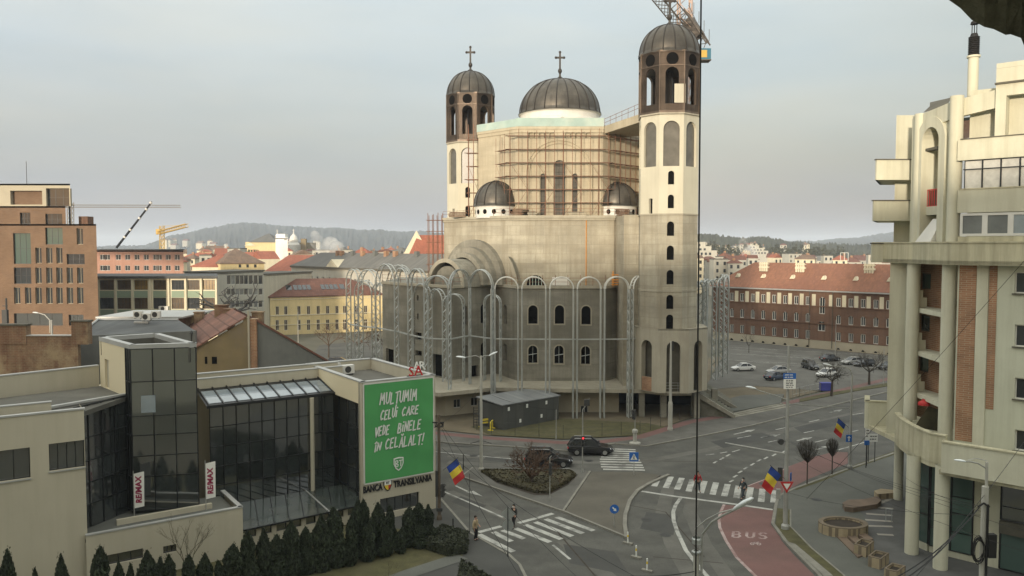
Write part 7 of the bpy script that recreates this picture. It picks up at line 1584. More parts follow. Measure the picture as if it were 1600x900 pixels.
def rod_crown(name, label, foot, h, r, seed):      # young pollarded street tree, dense upright rods
    rr = random.Random(seed); foot = Vector(foot); T = thing(name, label, 'tree', foot); b0, b1 = B(), B(); z = h * .48; b0.tube(foot, foot + Vector((0, 0, z)), .06, 7, .05)
    for i in range(140):
        t = rr.uniform(0, 6.28); k = rr.random() ** .5; p = foot + Vector((0, 0, z * rr.uniform(.93, 1.02))); q = foot + Vector((cos(t) * r * k, sin(t) * r * k, h * (.70 + .30 * sqrt(max(0, 1 - k * k)) * rr.uniform(.8, 1.03)))); m_ = p.lerp(q, .5) + Vector((cos(t), sin(t), 0)) * r * .2 * k
        b1.tube(p, m_, .014, 3, .011, cap=False); b1.tube(m_, q, .011, 3, .006, cap=False)
        for _ in range(2): d = Vector((rr.gauss(0, .12), rr.gauss(0, .12), rr.uniform(.0, .25))) * r; s_ = m_.lerp(q, rr.uniform(.2, .9)); b1.tube(s_, s_ + d, .009, 3, .006, cap=False)
    b0.build('trunk', 'bark', T); b1.build('crown', 'twig', T); return T
q = P(1261, 756, .13); rod_crown('street_tree', 'larger of two young round-headed street trees on the right verge', q, Z(687, q.y), 1.05, 3)
q = P(1300, 741, .13); rod_crown('street_tree', 'smaller young round-headed street tree on the verge by the flag pole', q, Z(685, q.y) , .62, 4)
q = P(830, 755, .14); bare_tree('bush', 'bare thorny bush with rusty twig tips on the traffic island', q, 4.3, .8, 5, 'twig_red', 5, .17, 1.0, 9, 1.1, cat='bush', twiggy=6, split_at=.10)
q = P(1299, 618, .2); bare_tree('bare_tree', 'bare spreading tree on the grass strip beside the blue bin', q, Z(555, q.y), .62, 6, depth=5, trunk=.2, n0=5, r_scale=.9, twiggy=3)
q = P(1358, 600, .2); bare_tree('bare_tree', 'bare wide tree on the verge near the apartment block', q, Z(548, q.y), .6, 9, depth=5, trunk=.2, n0=5, r_scale=.9, twiggy=3)
q = P(362, 590); q = Vector((XA(357, 150), 150, 0)); bare_tree('bare_tree', 'black gnarled bare tree before the white modern block', q, Z(452, 150), .85, 12, 'pole_dark', 4, .45, .5, 5, 1.4, twiggy=1, split_at=.62)
q = P(291, 905, .12); bare_tree('shrub', 'slender shrub with a few dry leaves against the terrace wall', q, 4.3, .32, 15, 'leaf_dry', 5, .045, 1.0, 5, 1.2, cat='shrub', twiggy=2, split_at=.12)
q = P(1170, 552); bare_tree('bare_tree', 'thin bare sapling in the car park before the barracks', q, 4.2, .4, 17, depth=4, trunk=.06)
q = P(610, 910, .12); bare_tree('shrub', 'leafless rosette of twigs on the lawn edge by the path', q, 1.5, .5, 18, depth=4, trunk=.02, cat='shrub', split_at=.1, twiggy=2)
for i, (u, v, Y) in enumerate(((512, 545, 150), (560, 540, 150), (600, 545, 150))):
    bare_tree('bare_tree', ('leftmost', 'middle', 'rightmost')[i] + ' of three thin bare trees before the yellow building', (XA(u, Y), Y, 0), Z(505, Y), .5, 30 + i, 'twig_red', 5, .16, .6, 4, twiggy=3)
def crown_far(u, Y, v, wpx_, label, seed):
    rr = random.Random(seed); c = Vector((XA(u, Y), Y, 0)); h = Z(v, Y); w_ = wpx_ / F * Y; T = thing('tree', label, 'tree', c, 'wooded hillside trees'); b = B(); pts = []
    for i in range(260): t = rr.uniform(0, 6.28); k = rr.random() ** .4; z = rr.uniform(.25, 1); pts.append(c + Vector((cos(t) * w_ * .5 * k * sin(pi * min(1, z * .85 + .12)), sin(t) * w_ * .5 * k, h * z)))
    leaf_quads(b, pts, w_ * .05, w_ * .12, rr); b.build('crown', 'leaf_forest', T); b = B(); b.tube(c, c + Vector((0, 0, h * .6)), w_ * .05, 5); b.build('trunk', 'bark', T)
rr = random.Random(77)
for i in range(70): u = 1086 + 230 * (i + rr.random()) / 70; crown_far(u, rr.uniform(640, 840), 376 + (u - 1086) * .035 + rr.uniform(0, 12), rr.uniform(8, 16), 'dark bushy tree on the wooded hill at the right', 100 + i)
for i in range(16): u = rr.uniform(230, 640); crown_far(u, rr.uniform(330, 600), rr.uniform(389, 396), rr.uniform(7, 13), 'dark bushy tree among the far roofs at the left', 300 + i)
# ================================================================== STREET FURNITURE
def pole(name, label, foot, top, r=.09, m='pole_steel', cat=None, r2=None, z0=0.0, steps=()):
    q = P(*foot, z0); h = Z(top, q.y); T = thing(name, label, cat or 'pole', q); b = B(); b.tube(q - Vector((0, 0, .05)), Vector((q.x, q.y, h)), r, 10, r2 or r * .75); b.lathe((q.x, q.y, q.z), [(r * 1.6, 0), (r * 1.6, .25), (r, .4)], 10); b.build('pole', m, T); return T, q, h
def lamp_head(T, p, d, s=1.0):
    p = Vector(p); d = Vector(d).normalized(); x = d.cross(Vector((0, 0, 1))).normalized(); b = B(); n = 8; o = []
    for k, (t, w_, h_) in enumerate(((0, .06, .05), (.15, .13, .10), (.5, .16, .13), (.85, .12, .09), (1, .03, .03))):
        c = p + d * t * .95 * s
        for i in range(n): a = 2 * pi * i / n; o.append(c + x * w_ * s * cos(a) + Vector((0, 0, h_ * s * sin(a) * (.6 if sin(a) < 0 else 1))))
    b.add(o, [[k * n + i, k * n + (i + 1) % n, (k + 1) * n + (i + 1) % n, (k + 1) * n + i] for k in range(4) for i in range(n)] + [list(range(n))[::-1], list(range(4 * n, 5 * n))]); return b.build('lamp_head', 'lamp_shell', T, smooth=True)
def flag(T_, label, p, w_, h, d, lean=.0, seed=0):
    # tricolour with three hanging bands on a short slanted staff
    p = Vector(p); d = Vector(d).normalized(); st = (d * .75 + Vector((0, 0, .66))).normalized(); F_ = thing('flag', label, 'flag', p); b = B(); b.tube(p, p + st * (h * 1.05), .02, 6); b.ball(p + st * (h * 1.07), .04, 8, 6); b.build('staff', 'pole_dark', F_)
    fall = Vector((d.x * .05, d.y * .05, -1)).normalized(); nx = 9
    for k, m in enumerate(('flag_blue', 'flag_yellow', 'flag_red')):
        b = B(); vs_ = []; 
        for j in range(4):
            for i in range(nx + 1):
                s = i / nx; t = (k + j / 3) / 3; q = p + st * (h * (1.0 - s * .72)) + (fall + d * (.25 + lean)) * (w_ * t) + d.cross(Vector((0, 0, 1))) * (.05 * sin(5 * s + 4 * t + seed)); vs_.append(q)
        b.add(vs_, [[j * (nx + 1) + i, j * (nx + 1) + i + 1, (j + 1) * (nx + 1) + i + 1, (j + 1) * (nx + 1) + i] for j in range(3) for i in range(nx)]); b.build('band', m, F_, smooth=True)
    return F_
# tall steel pole with signs, span arms and flag (right of the crossing)
T, q, h = pole('street_lamp', 'tall pale pole at the crossing carrying a lamp arm and city signs', (1227, 826), 540, .19, 'pole_steel', 'street lamp', .07, .13)
b = B(); za = Z(625, q.y); e_ = D(1175, 607, q.y - .3); b.path([(q.x, q.y, za), (q.x - .9, q.y - .05, Z(618, q.y)), tuple(e_)], .045, 6); b.build('arm', 'pole_steel', T); lamp_head(T, e_ + Vector((.3, 0, -.02)), (-1, -.1, .22), .85)
b = B(); zz = Z(709, q.y); b.tube((q.x, q.y, zz), D(1133, 692, q.y + 1), .05, 6); b.tube((q.x, q.y, Z(631, q.y)), D(1328, 638, 72), .035, 6); b.build('span_arm', 'pole_steel', T)
b = B(); b.tube((q.x - .45, q.y - .1, Z(690, q.y)), (q.x - .45, q.y + .1, Z(690, q.y)), .22, 14); b.beam((q.x - .5, q.y, Z(690, q.y)), (q.x, q.y, Z(690, q.y)), .05, .05); b.build('bracket', 'pole_dark', T)
def sign_plate(name, label, c, w_, h, m, cat='sign', face=(0, -1), th=.03, rim=None):
    c = Vector(c); f = Vector((face[0], face[1], 0)).normalized(); x = Vector((-f.y, f.x, 0)); T = thing(name, label, cat, c); b = B(); v = []
    for dd in (0, th):
        for sx, sz in ((-1, -1), (1, -1), (1, 1), (-1, 1)): v.append(c + x * sx * w_ / 2 + Vector((0, 0, sz * h / 2)) - f * dd)
    b.add(v, [[0, 1, 2, 3], [7, 6, 5, 4], [0, 4, 5, 1], [1, 5, 6, 2], [2, 6, 7, 3], [3, 7, 4, 0]]); b.build('plate', m, T); return T, x, f
def lines_on(T, c, x, f, w_, rows, m='sign_black', th=.05, seed=1, name='writing'):
    rr = random.Random(seed); b = B(); c = Vector(c) + f * .012
    for z in rows:
        a = -w_ / 2
        while a < w_ / 2 - .1: l_ = rr.uniform(.10, .24); l_ = min(l_, w_ / 2 - a); b.quad(c + x * a + Vector((0, 0, z)), c + x * (a + l_) + Vector((0, 0, z)), c + x * (a + l_) + Vector((0, 0, z + th)), c + x * a + Vector((0, 0, z + th))); a += l_ + .05
    b.build(name, m, T)
c = D(1234, 587.5, q.y - .35); S, x_, f_ = sign_plate('direction_sign', 'blue direction sign above the white board on the crossing pole', c, .92, .42, 'sign_blue'); lines_on(S, c, x_, f_, .6, (.05, -.12), 'lettering', .06, 2)
b = B(); b.add([tuple(Vector(c) + Vector((x, -.02, z))) for x, z in ((-.40, .05), (-.33, .12), (-.26, .05))], [[0, 1, 2]]); b.add([tuple(Vector(c) + Vector((x, -.02, z))) for x, z in ((-.40, -.12), (-.33, -.05), (-.26, -.12))], [[0, 1, 2]]); b.build('arrow', 'lettering', S)
c = D(1234, 600, q.y - .35); S, x_, f_ = sign_plate('street_sign', 'white guide board with five small lines below the blue direction sign', c, .88, .72, 'white_sheet'); lines_on(S, c, x_, f_, .55, (.24, .12, 0, -.12, -.26), 'sign_black', .05, 4)
c = D(1229.5, 759, q.y - .35); S = thing('yield_sign', 'red and white give way sign on the crossing pole', 'road sign', c); 
def tri(b, c, s, y): b.add([(c.x - s, c.y + y, c.z + s * .6), (c.x, c.y + y, c.z - s * 1.1), (c.x + s, c.y + y, c.z + s * .6)], [[0, 1, 2]])
b = B(); tri(b, c, .50, 0); tri(b, c, .50, .03); b.build('plate', 'sign_red', S); b = B(); tri(b, c, .27, -.015); b.build('field', 'lettering', S)
c = D(1219, 772, q.y - .25); S, x_, f_ = sign_plate('pole_box', 'pale grey cabinet box hung low on the crossing pole', c - Vector((.1, 0, 0)), .28, .7, 'pole_steel', 'box', th=.2)
flag(None, 'tricolour flag hanging left of the crossing pole beside the signal', D(1226, 748, q.y - .2), 1.35, 1.55, (-.75, -.25, 0), .35, 1)
def signal(label, c, face=(0, -1), lit=None):
    c = Vector(c); f = Vector((face[0], face[1], 0)).normalized(); x = Vector((-f.y, f.x, 0)); S = thing('traffic_light', label, 'traffic light', c); b = B(); v2c = v2(c); fx, xx = v2(f), v2(x); b.prism([v2c - xx * .17, v2c + xx * .17, v2c + xx * .17 - fx * .2, v2c - xx * .17 - fx * .2][::1], c.z - .5, c.z + .5); b.build('housing', 'pole_dark', S)
    for k, z in enumerate((.32, 0, -.32)):
        b = B(); ctr = c + f * .012 + Vector((0, 0, z)); b.add([tuple(ctr + x * .11 * cos(a * pi / 8) + Vector((0, 0, .11 * sin(a * pi / 8)))) for a in range(16)], [list(range(16))]); b.build('lens', 'signal_red' if lit == k else 'car_glass', S)
        b = B(); b.path([tuple(ctr + f * .10 + x * .125 * cos(pi * a / 8) + Vector((0, 0, .125 * sin(pi * a / 8)))) for a in range(9)], .02, 4); b.build('visor', 'pole_dark', S)
    return S
signal('black traffic light hidden behind the crossing pole by the flag', (q.x - .35, q.y + .3, Z(742, q.y)), (.3, 1)); S, x_, f_ = sign_plate('blue_board', 'small blue sign edge-on at the right of the crossing pole', D(1236, 745, q.y + .1), .3, .6, 'sign_blue', face=(.8, -.6))
# pole with flag by the verge
T, q, h = pole('street_lamp', 'grey lamp post on the verge with an arrow sign and a double-bend arm', (1328, 732), 585, .14, 'pole_steel', 'street lamp', .07, .13)
b = B(); e_ = D(1293, 571.5, q.y); b.path([(q.x, q.y, h), (q.x - .25, q.y, Z(576, q.y)), (q.x - .9, q.y, Z(573, q.y)), tuple(e_ + Vector((.3, 0, 0)))], .04, 6); b.build('arm', 'pole_steel', T); lamp_head(T, e_ + Vector((.35, 0, 0)), (-1, 0, .25), .85)
c = D(1326.5, 685, q.y - .2); S, x_, f_ = sign_plate('road_sign', 'square blue sign with a white upward arrow on the verge lamp post', c, .55, .68, 'sign_blue', 'road sign'); b = B(); cc = Vector(c) + Vector((0, -.012, 0))
b.quad(cc + Vector((-.05, 0, -.25)), cc + Vector((.05, 0, -.25)), cc + Vector((.05, 0, .05)), cc + Vector((-.05, 0, .05))); b.add([tuple(cc + Vector(d)) for d in ((-.16, 0, .04), (.16, 0, .04), (0, 0, .25))], [[0, 1, 2]]); b.build('arrow', 'lettering', S)
flag(None, 'tricolour flag hanging from the lamp post on the right verge', D(1326, 668, q.y - .1), 1.25, 1.35, (-.8, -.1, 0), .1, 2)
# concrete lamp posts in front of the church
for (u, v, vt, lab, arms) in ((752, 736, 556, 'tall lamp post with two short lamps beside the bare bush', ((724, 559), (767, 556))), (1047, 672, 533, 'concrete lamp post standing before the church stairs', ())):
    T, q, h = pole('street_lamp', lab, (u, v), vt, .17 if arms else .20, 'pole_concrete', 'street lamp', .10, .1)
    for (ua, va) in arms:
        e_ = D(ua, va, q.y); b = B(); b.path([(q.x, q.y, h - .2), (q.x + (e_.x - q.x) * .3, q.y, h + .02), tuple(e_)], .045, 6); b.build('arm', 'pole_steel', T); sx = 1 if e_.x > q.x else -1; lamp_head(T, e_ - Vector((sx * .2, 0, 0)), (sx, 0, .12 if sx < 0 else .45), .95)
    if not arms: b = B(); b.box(q.x + .12, q.x + .3, q.y - .15, q.y + .05, Z(548, q.y), Z(533, q.y)); b.build('fuse_box', 'pole_dark', T); b = B(); b.lathe((q.x, q.y, 0), [(.2, .1), (.26, .1), (.26, 3.2), (.2, 3.4)], 12); b.build('sleeve', 'pole_concrete', T)
    else:
        b = B(); b.path([D(735, 693, q.y), D(752, 688, q.y), D(768, 693, q.y)], .03, 5); b.build('bracket', 'pole_dark', T)
for (u, v, vt, lab, ca, va) in ((910, 738, 640, 'slim steel signal pole at the right tip of the traffic island', 921, 634), (897, 668, 0, '', 0, 0)):
    if not lab: continue
    T, q, h = pole('signal_pole', lab, (u, v), vt, .06, 'pole_steel', 'pole', .05, .13); b = B(); b.path([(q.x, q.y, h), D(914, 636, q.y), D(921, 622, q.y)], .035, 6); b.build('arm', 'pole_steel', T); b = B(); c = D(917, 628, q.y); b.box(c.x - .25, c.x + .25, q.y - .1, q.y + .1, c.z - .35, c.z + .25); b.build('signal_head', 'pole_dark', T)
    signal('traffic light showing red on the slim pole by the black car', D(911, 690, q.y - .12), (0, -1), 0)
T, q, h = pole('signal_pole', 'short grey signal pole among the dry shrubs on the island', (859, 782), 715, .05, 'pole_steel', 'pole', .04, .13); signal('black traffic light on the short pole among the dry shrubs', D(862, 733, q.y - .1), (.9, -.3)); b = B(); b.tube((q.x, q.y, h), D(862, 712, q.y), .03); b.build('cap', 'pole_steel', T)
for (u, v, vt, lab) in ((724, 733, 709, 'short dark post at the left tip of the traffic island'), (869, 686, 640, 'leaning thin steel post by the cycle path'), (992, 693, 640, 'slim signal post on the pavement right of the crossing')):
    T, q, h = pole('post', lab, (u, v), vt, .045, 'pole_dark' if u == 724 else 'pole_steel', 'post', .04, .12)
    if u == 992: b = B(); b.lathe((q.x, q.y, .12), [(.6, 0), (.6, .12), (.2, .2), (.22, 1.1), (.3, 1.2), (.3, 1.45), (.1, 1.6)], 12); b.build('base', 'pole_concrete', T); signal('small black signal on the slim post before the church basement', D(989, 648, q.y - .1), (-.9, -.4))
c0 = P(960, 838, .1)
T, q, h = pole('sign_post', 'thin post with a round blue arrow sign on the paved island', (960, 823), 798, .03, 'pole_steel', 'sign post', .03, .1)
c = D(960, 795.5, q.y - .06); b = B(); b.add([(c.x + .34 * cos(k * pi / 12), c.y, c.z + .34 * sin(k * pi / 12)) for k in range(24)], [list(range(24))]); b.add([(c.x + .34 * cos(k * pi / 12), c.y + .02, c.z + .34 * sin(k * pi / 12)) for k in range(24)], [list(range(24))[::-1]]); b.build('round_sign', 'sign_blue', T)
b = B(); d_ = Vector((.7, 0, -.7)); n_ = Vector((.7, 0, .7)); cc = Vector((c.x, c.y - .012, c.z)); b.quad(cc - d_ * .2 - n_ * .05, cc + d_ * .03 - n_ * .05, cc + d_ * .03 + n_ * .05, cc - d_ * .2 + n_ * .05); b.add([tuple(cc + d_ * .02 - n_ * .14), tuple(cc + d_ * .02 + n_ * .14), tuple(cc + d_ * .22)], [[0, 1, 2]]); b.build('arrow', 'lettering', T)
T, q, h = pole('sign_post', 'post with a square blue pedestrian crossing sign near the zebra', (990.5, 742), 722, .03, 'pole_steel', 'sign post', .03, .1)
c = D(990.5, 714, q.y - .06); b = B(); b.box(c.x - .42, c.x + .42, c.y, c.y + .03, c.z - .42, c.z + .42); pl_ = b.build('square_sign', 'sign_blue', T); b = B(); cc = Vector((c.x, c.y - .012, c.z)); b.add([tuple(cc + Vector(d)) for d in ((-.32, 0, -.27), (.32, 0, -.27), (0, 0, .31))], [[0, 1, 2]]); b.build('triangle', 'lettering', pl_)
b = B(); cc = Vector((c.x, c.y - .02, c.z)); 
for pa_, pb_ in (((0, .08), (0, -.08)), ((0, -.08), (-.1, -.24)), ((0, -.08), (.1, -.24)), ((-.1, -.02), (.1, .02))): b.tube(cc + Vector((pa_[0], 0, pa_[1])), cc + Vector((pb_[0], 0, pb_[1])), .022, 4)
b.ball(cc + Vector((0, 0, .13)), .04, 6, 4); b.build('walking_figure', 'sign_black', pl_)
# back of a sign seen by the lower crossing
T, q, h = pole('sign_post', 'dark post carrying the grey backs of two signs at the lower crossing', (793.5, 870), 792, .03, 'pole_dark', 'sign post', .03, .11)
c = D(794, 803, q.y + .05); b = B(); s = .50; b.add([(c.x, c.y, c.z - s), (c.x + s, c.y, c.z), (c.x, c.y, c.z + s), (c.x - s, c.y, c.z), (c.x, c.y + .03, c.z - s), (c.x + s, c.y + .03, c.z), (c.x, c.y + .03, c.z + s), (c.x - s, c.y + .03, c.z)], [[0, 1, 2, 3], [7, 6, 5, 4]]); b.build('diamond_sign', 'galvanised', T)
c = D(794, 821, q.y + .05); b = B(); b.add([(c.x + .38 * cos(k * pi / 10), c.y, c.z + .38 * sin(k * pi / 10)) for k in range(20)], [list(range(20))]); b.build('round_sign', 'galvanised', T)
T, q, h = pole('post', 'thin steel line post between the bank corner and the crossing', (734, 834), 740, .02, 'pole_dark', 'post', .02, .11)
q = P(708, 827, .1); b = B(); b.lathe(q, [(.06, 0), (.06, .62), (.065, .65), (.065, .8), (.0, .85)], 10); o = b.build('bollard', 'pole_dark', origin=q); tag(o, 'small black bollard with a pale top by the bank corner', 'bollard'); b = B(); b.lathe(q, [(.064, .68), (.064, .76)], 10); b.build('reflector', 'lettering', o)
# dark timber utility pole with wires at the bank corner
T, q, h = pole('utility_pole', 'dark utility pole with tangled wires and a signal at the bank corner', (686.5, 812), 648, .13, 'wood_pole', 'utility pole', .11, .1)
b = B(); rr = random.Random(5)
for k in range(10): a = rr.uniform(0, 6.28); b.path([(q.x + .3 * cos(a + t) * (1 + .3 * sin(3 * t)), q.y + .25 * sin(a + t), Z(664 + 4 * sin(t * 1.7 + k), q.y)) for t in [i * .6 for i in range(9)]], .016, 3)
b.beam((q.x - .5, q.y, Z(660, q.y)), (q.x + .4, q.y, Z(660, q.y)), .08, .08); b.build('wire_tangle', 'wire', T)
b = B(); b.box(q.x - .28, q.x - .1, q.y - .2, q.y, Z(775, q.y), Z(735, q.y)); b.build('meter_box', 'pole_dark', T); b = B(); b.box(q.x - .2, q.x + .25, q.y - .2, q.y + .1, Z(798, q.y), Z(793, q.y)); b.build('bracket', 'pole_dark', T)
signal('traffic light facing the street on the dark pole at the bank corner', D(694, 766, q.y - .1), (.95, -.2))
flag(None, 'tricolour flag on the dark utility pole beside the green banner', D(692, 735, q.y - .15), 1.4, 1.45, (.75, -.1, 0), .15, 3)
UP = (q.x, q.y)
# foreground street lamp below the window, seen from above
Tq = D(1088, 850, 38.0); T = thing('street_lamp', 'foreground street lamp with a glossy white head over the bus lane', 'street lamp', (Tq.x, 38, 0)); b = B(); b.tube((Tq.x, 38, 0), (Tq.x, 38, Z(862, 38)), .17, 12, .14); b.build('pole', 'pole_concrete', T)
b = B(); zt = Z(862, 38); b.lathe((Tq.x, 38, zt), [(.19, -.1), (.22, -.05), (.22, .02), (.12, .05)], 12); b.lathe((Tq.x + .02, 38, zt + .42), [(.24, 0), (.24, .22), (.20, .28)], 12); b.build('collar', 'galvanised', T)
b = B(); b.tube((Tq.x + .24, 37.9, Z(895, 38)), (Tq.x + .26, 37.9, Z(833, 38)), .06, 8); e_ = D(1146, 797, 36.6); b.path([(Tq.x + .26, 37.9, Z(834, 38)), D(1112, 816, 37.3), D(1130, 805, 36.9), tuple(e_)], .055, 8); b.path([D(1086, 827, 37.8), D(1105, 811, 37.3), D(1125, 801, 36.9), tuple(e_ + Vector((0, 0, .05)))], .035, 6); b.build('arm', 'pole_steel', T)
lamp_head(T, e_, D(1168, 784, 35.9) - e_, 1.5)
# right foreground pole with cables
Tq = D(1537, 840, 33.0); q = Tq; T = thing('street_lamp', 'pale concrete lamp post with coiled black cables at the lower right', 'street lamp', (Tq.x, 33, 0)); b = B(); b.tube((Tq.x, 33, 0), (Tq.x, 33, Z(760, 33)), .15, 12, .13); b.tube((Tq.x + .05, 33, Z(760, 33)), (Tq.x + .03, 33, Z(722, 33)), .06, 8); b.build('pole', 'pole_concrete', T)
e_ = D(1505, 721, 33); b = B(); b.path([(Tq.x + .02, 33, Z(732, 33)), D(1528, 724, 33), D(1515, 721, 33), tuple(e_)], .035, 6); b.path([(Tq.x + .05, 33, Z(720, 33)), D(1525, 716, 33), D(1512, 719, 33)], .015, 4); b.build('arm', 'pole_steel', T); lamp_head(T, e_ + Vector((.1, 0, 0)), (-1, 0, .12), .52)
b = B(); rr = random.Random(9)
for k in range(9): cx_, cz = Tq.x - .25 + rr.uniform(-.06, .06), Z(858, 33) + rr.uniform(-.1, .1); b.path([(cx_ + .22 * cos(t * pi / 7), 32.8 + .03 * k, cz + (.48 + .05 * rr.random()) * sin(t * pi / 7)) for t in range(15)], .018, 4)
b.build('cable_coil', 'wire', T); b = B(); b.box(Tq.x + .05, Tq.x + .38, 32.7, 32.95, Z(868, 33), Z(832, 33)); b.tube((Tq.x + .02, 32.8, Z(900, 33)), (Tq.x + .02, 32.8, Z(786, 33)), .05, 6); b.path([D(1528, 792, 32.8), D(1537, 786, 32.8), D(1546, 792, 32.8)], .04, 5); b.build('junction_box', 'wire', T)
# overhead wires, each a thing
def wire(label, a, c, sag, r=.014, n=14):
    a, c = Vector(a), Vector(c); b = B(); b.path([a.lerp(c, k / n) - Vector((0, 0, sag * 4 * (k / n) * (1 - k / n))) for k in range(n + 1)], r, 4); return tag(b.build('overhead_wire', 'wire', origin=a), label, 'wire', 'overhead wires')
wire('vertical black cable dropping past the viewpoint from top to bottom', D(1096, -60, 5.0), D(1086.5, 960, 5.0), 0, .0052, 2)
tag(bpy.data.objects[-1] if False else COL.objects[-1], cat='cable')
wp = Vector((Tq.x, 32.8, Z(790, 33)))
wire('thick black cable sweeping up to the coiled post from lower left', D(1395, 905, 26), D(1530, 793, 32.8), .3, .028); wire('twisted black cable running low to the bottom edge right of the columns', D(1380, 925, 22), D(1494, 834, 31), .2, .03)
wire('long diagonal wire from the apartment window down to the street', D(1600, 690, 40), D(1410, 925, 24), .2, .012); wire('thin wire from the upper right edge to the red lantern and the street', D(1620, 385, 42), D(1260, 780, 60), .2, .014)
for i, (u0, v0, Y0, u1, v1, Y1) in enumerate(((1236, 690, 62, 1600, 830, 33), (1236, 692, 62, 1536, 792, 33), (1236, 690, 62, 1536, 800, 33), (1240, 715, 62, 1600, 862, 30), (1400, 735, 55, 1536, 795, 33), (1232, 770, 60, 1536, 805, 33))):
    wire('thin overhead wire between the crossing pole and the coiled post', D(u0, v0, Y0), D(u1, v1, Y1), .35, .009)
for (u0, v0, Y0, u1, v1, Y1, lab) in ((690, 665, 61, 905, 905, 44, 'long wire from the bank corner pole across the lower zebra'), (690, 668, 61, 815, 905, 42, 'steep wire from the bank corner pole to the bottom edge'), (690, 700, 61, 1000, 905, 46, 'slack wire from the bank corner pole to the bottom right'), (688, 662, 61, 752, 600, 86, 'wire rising from the bank corner pole to the twin lamp post'), (752, 610, 86, 872, 640, 95, 'wire between the twin lamp post and the leaning post'), (690, 690, 61, 760, 690, 86, 'low wire from the bank corner pole to the island lamp post')):
    wire(lab, D(u0, v0, Y0), D(u1, v1, Y1), .5, .016)
for (u0, v0, u1, v1, lab) in ((985, 900, 1085, 893, 'black cable end entering from the bottom beside the foreground lamp'),): wire(lab, D(u0 , v0, 37.5), D(u1, v1, 37.8), .1, .022)
# fence of thin posts and mesh around the yard
b = B(); FN = thing('yard_fence', 'thin dark wire mesh fence along the church yard', 'fence', P(770, 680)); fl = px([(745, 672), (768, 679), (880, 685), (1000, 678), (1076, 652)], .08)
for p, q in zip(fl, fl[1:]):
    n = int((q - p).length / 2.2)
    for k in range(n): s = p.lerp(q, k / n); bb = B(); bb.tube(s, s + Vector((0, 0, 1.5)), .028, 5); bb.build('post', 'pole_dark', FN)
    bb = B()
    for z in (.15, .6, 1.05, 1.45): bb.tube(p + Vector((0, 0, z)), q + Vector((0, 0, z)), .010, 3)
    bb.build('fence_wire', 'pole_dark', FN)
RF = thing('parapet_railing', 'low metal railing along the grass strip before the car park', 'railing', P(1200, 612)); fl = px([z6(520, 385), z6(560, 372), z6(680, 345)], .2)
for p, q in zip(fl, fl[1:]):
    n = max(2, int((q - p).length / 1.2))
    for k in range(n + 1): s = p.lerp(q, k / n); bb = B(); bb.tube(s, s + Vector((0, 0, 1.3)), .035, 5); bb.build('post', 'pole_steel', RF)
    bb = B()
    for z in (.5, 1.25): bb.tube(p + Vector((0, 0, z)), q + Vector((0, 0, z)), .025, 4)
    bb.build('rail', 'pole_steel', RF)
# grey site container with a metal roof, and the playground pieces by it
p0, p1, p2 = v2(P(786, 672, .1)), v2(P(873, 655, .1)), None; e_ = (p1 - p0).normalized(); n_ = Vector((-e_.y, e_.x)); SH = thing('site_shed', 'dark grey site shed with a pale metal roof before the church', 'shed', v3(p0, .1)); q4 = [p0, p1, p1 + n_ * 4.2, p0 + n_ * 4.2 - e_ * .3]
b = B(); b.prism(q4, .1, 2.9); b.build('wall', 'shed_grey', SH); b = B(); o4 = [p + (p - sum(q4, Vector((0, 0))) / 4).normalized() * .25 for p in q4]; b.add([v3(o4[0], 2.92), v3(o4[1], 2.92), v3(o4[2], 3.3), v3(o4[3], 3.3), v3(o4[0], 3.02), v3(o4[1], 3.02), v3(o4[2], 3.4), v3(o4[3], 3.4)], [[3, 2, 1, 0], [4, 5, 6, 7], [0, 1, 5, 4], [1, 2, 6, 5], [2, 3, 7, 6], [3, 0, 4, 7]]); b.build('roof', 'shed_roof', SH)
for t, z in ((.08, 2.2), (.4, 2.2), (.75, 2.2), (.28, .6), (.66, .7)): b = B(); s = p0 + e_ * (p1 - p0).length * t; b.bar(s, s + e_ * .28, .03, z, z + .42, -.035); b.build('notice', 'lettering', SH)
for i, (u, v, m, lab) in enumerate(((758, 667, 'toy_yellow', 'yellow plastic barrier lying before the site shed'), (768, 671, 'toy_yellow', 'second yellow barrier leaning on the site shed corner'), (764, 663, 'toy_red', 'red plastic barrier behind the yellow ones'))):
    c = P(u, v, .1); T = thing('plastic_barrier', lab, 'barrier', c); a = .5 + .9 * i; ex = Vector((cos(a), sin(a), 0)); ey = Vector((-sin(a), cos(a), 0)); b = B(); b.beam(c - ex * .7 + Vector((0, 0, .85)), c + ex * .7 + Vector((0, 0, .85)), .12, .22); b.beam(c - ex * .7 + Vector((0, 0, .5)), c + ex * .7 + Vector((0, 0, .5)), .10, .18); b.build('rails', m, T)
    for s_ in (-.6, .6): b = B(); b.beam(c + ex * s_, c + ex * s_ + Vector((0, 0, .95)), .14, .14); b.beam(c + ex * s_ - ey * .3 + Vector((0, 0, .05)), c + ex * s_ + ey * .3 + Vector((0, 0, .05)), .15, .1); b.build('leg', m, T)
q = P(745, 668, .1); T = thing('site_ladder', 'dark ladder-like frame standing by the twin lamp post', 'frame', q); b = B()
for s_ in (-.35, .35): b.tube(q + Vector((s_, 0, 0)), q + Vector((s_, 0, 2.4)), .05, 5)
for k in range(7): b.tube(q + Vector((-.35, 0, .3 + .33 * k)), q + Vector((.35, 0, .3 + .33 * k)), .04, 5)
b.build('frame', 'pole_dark', T)
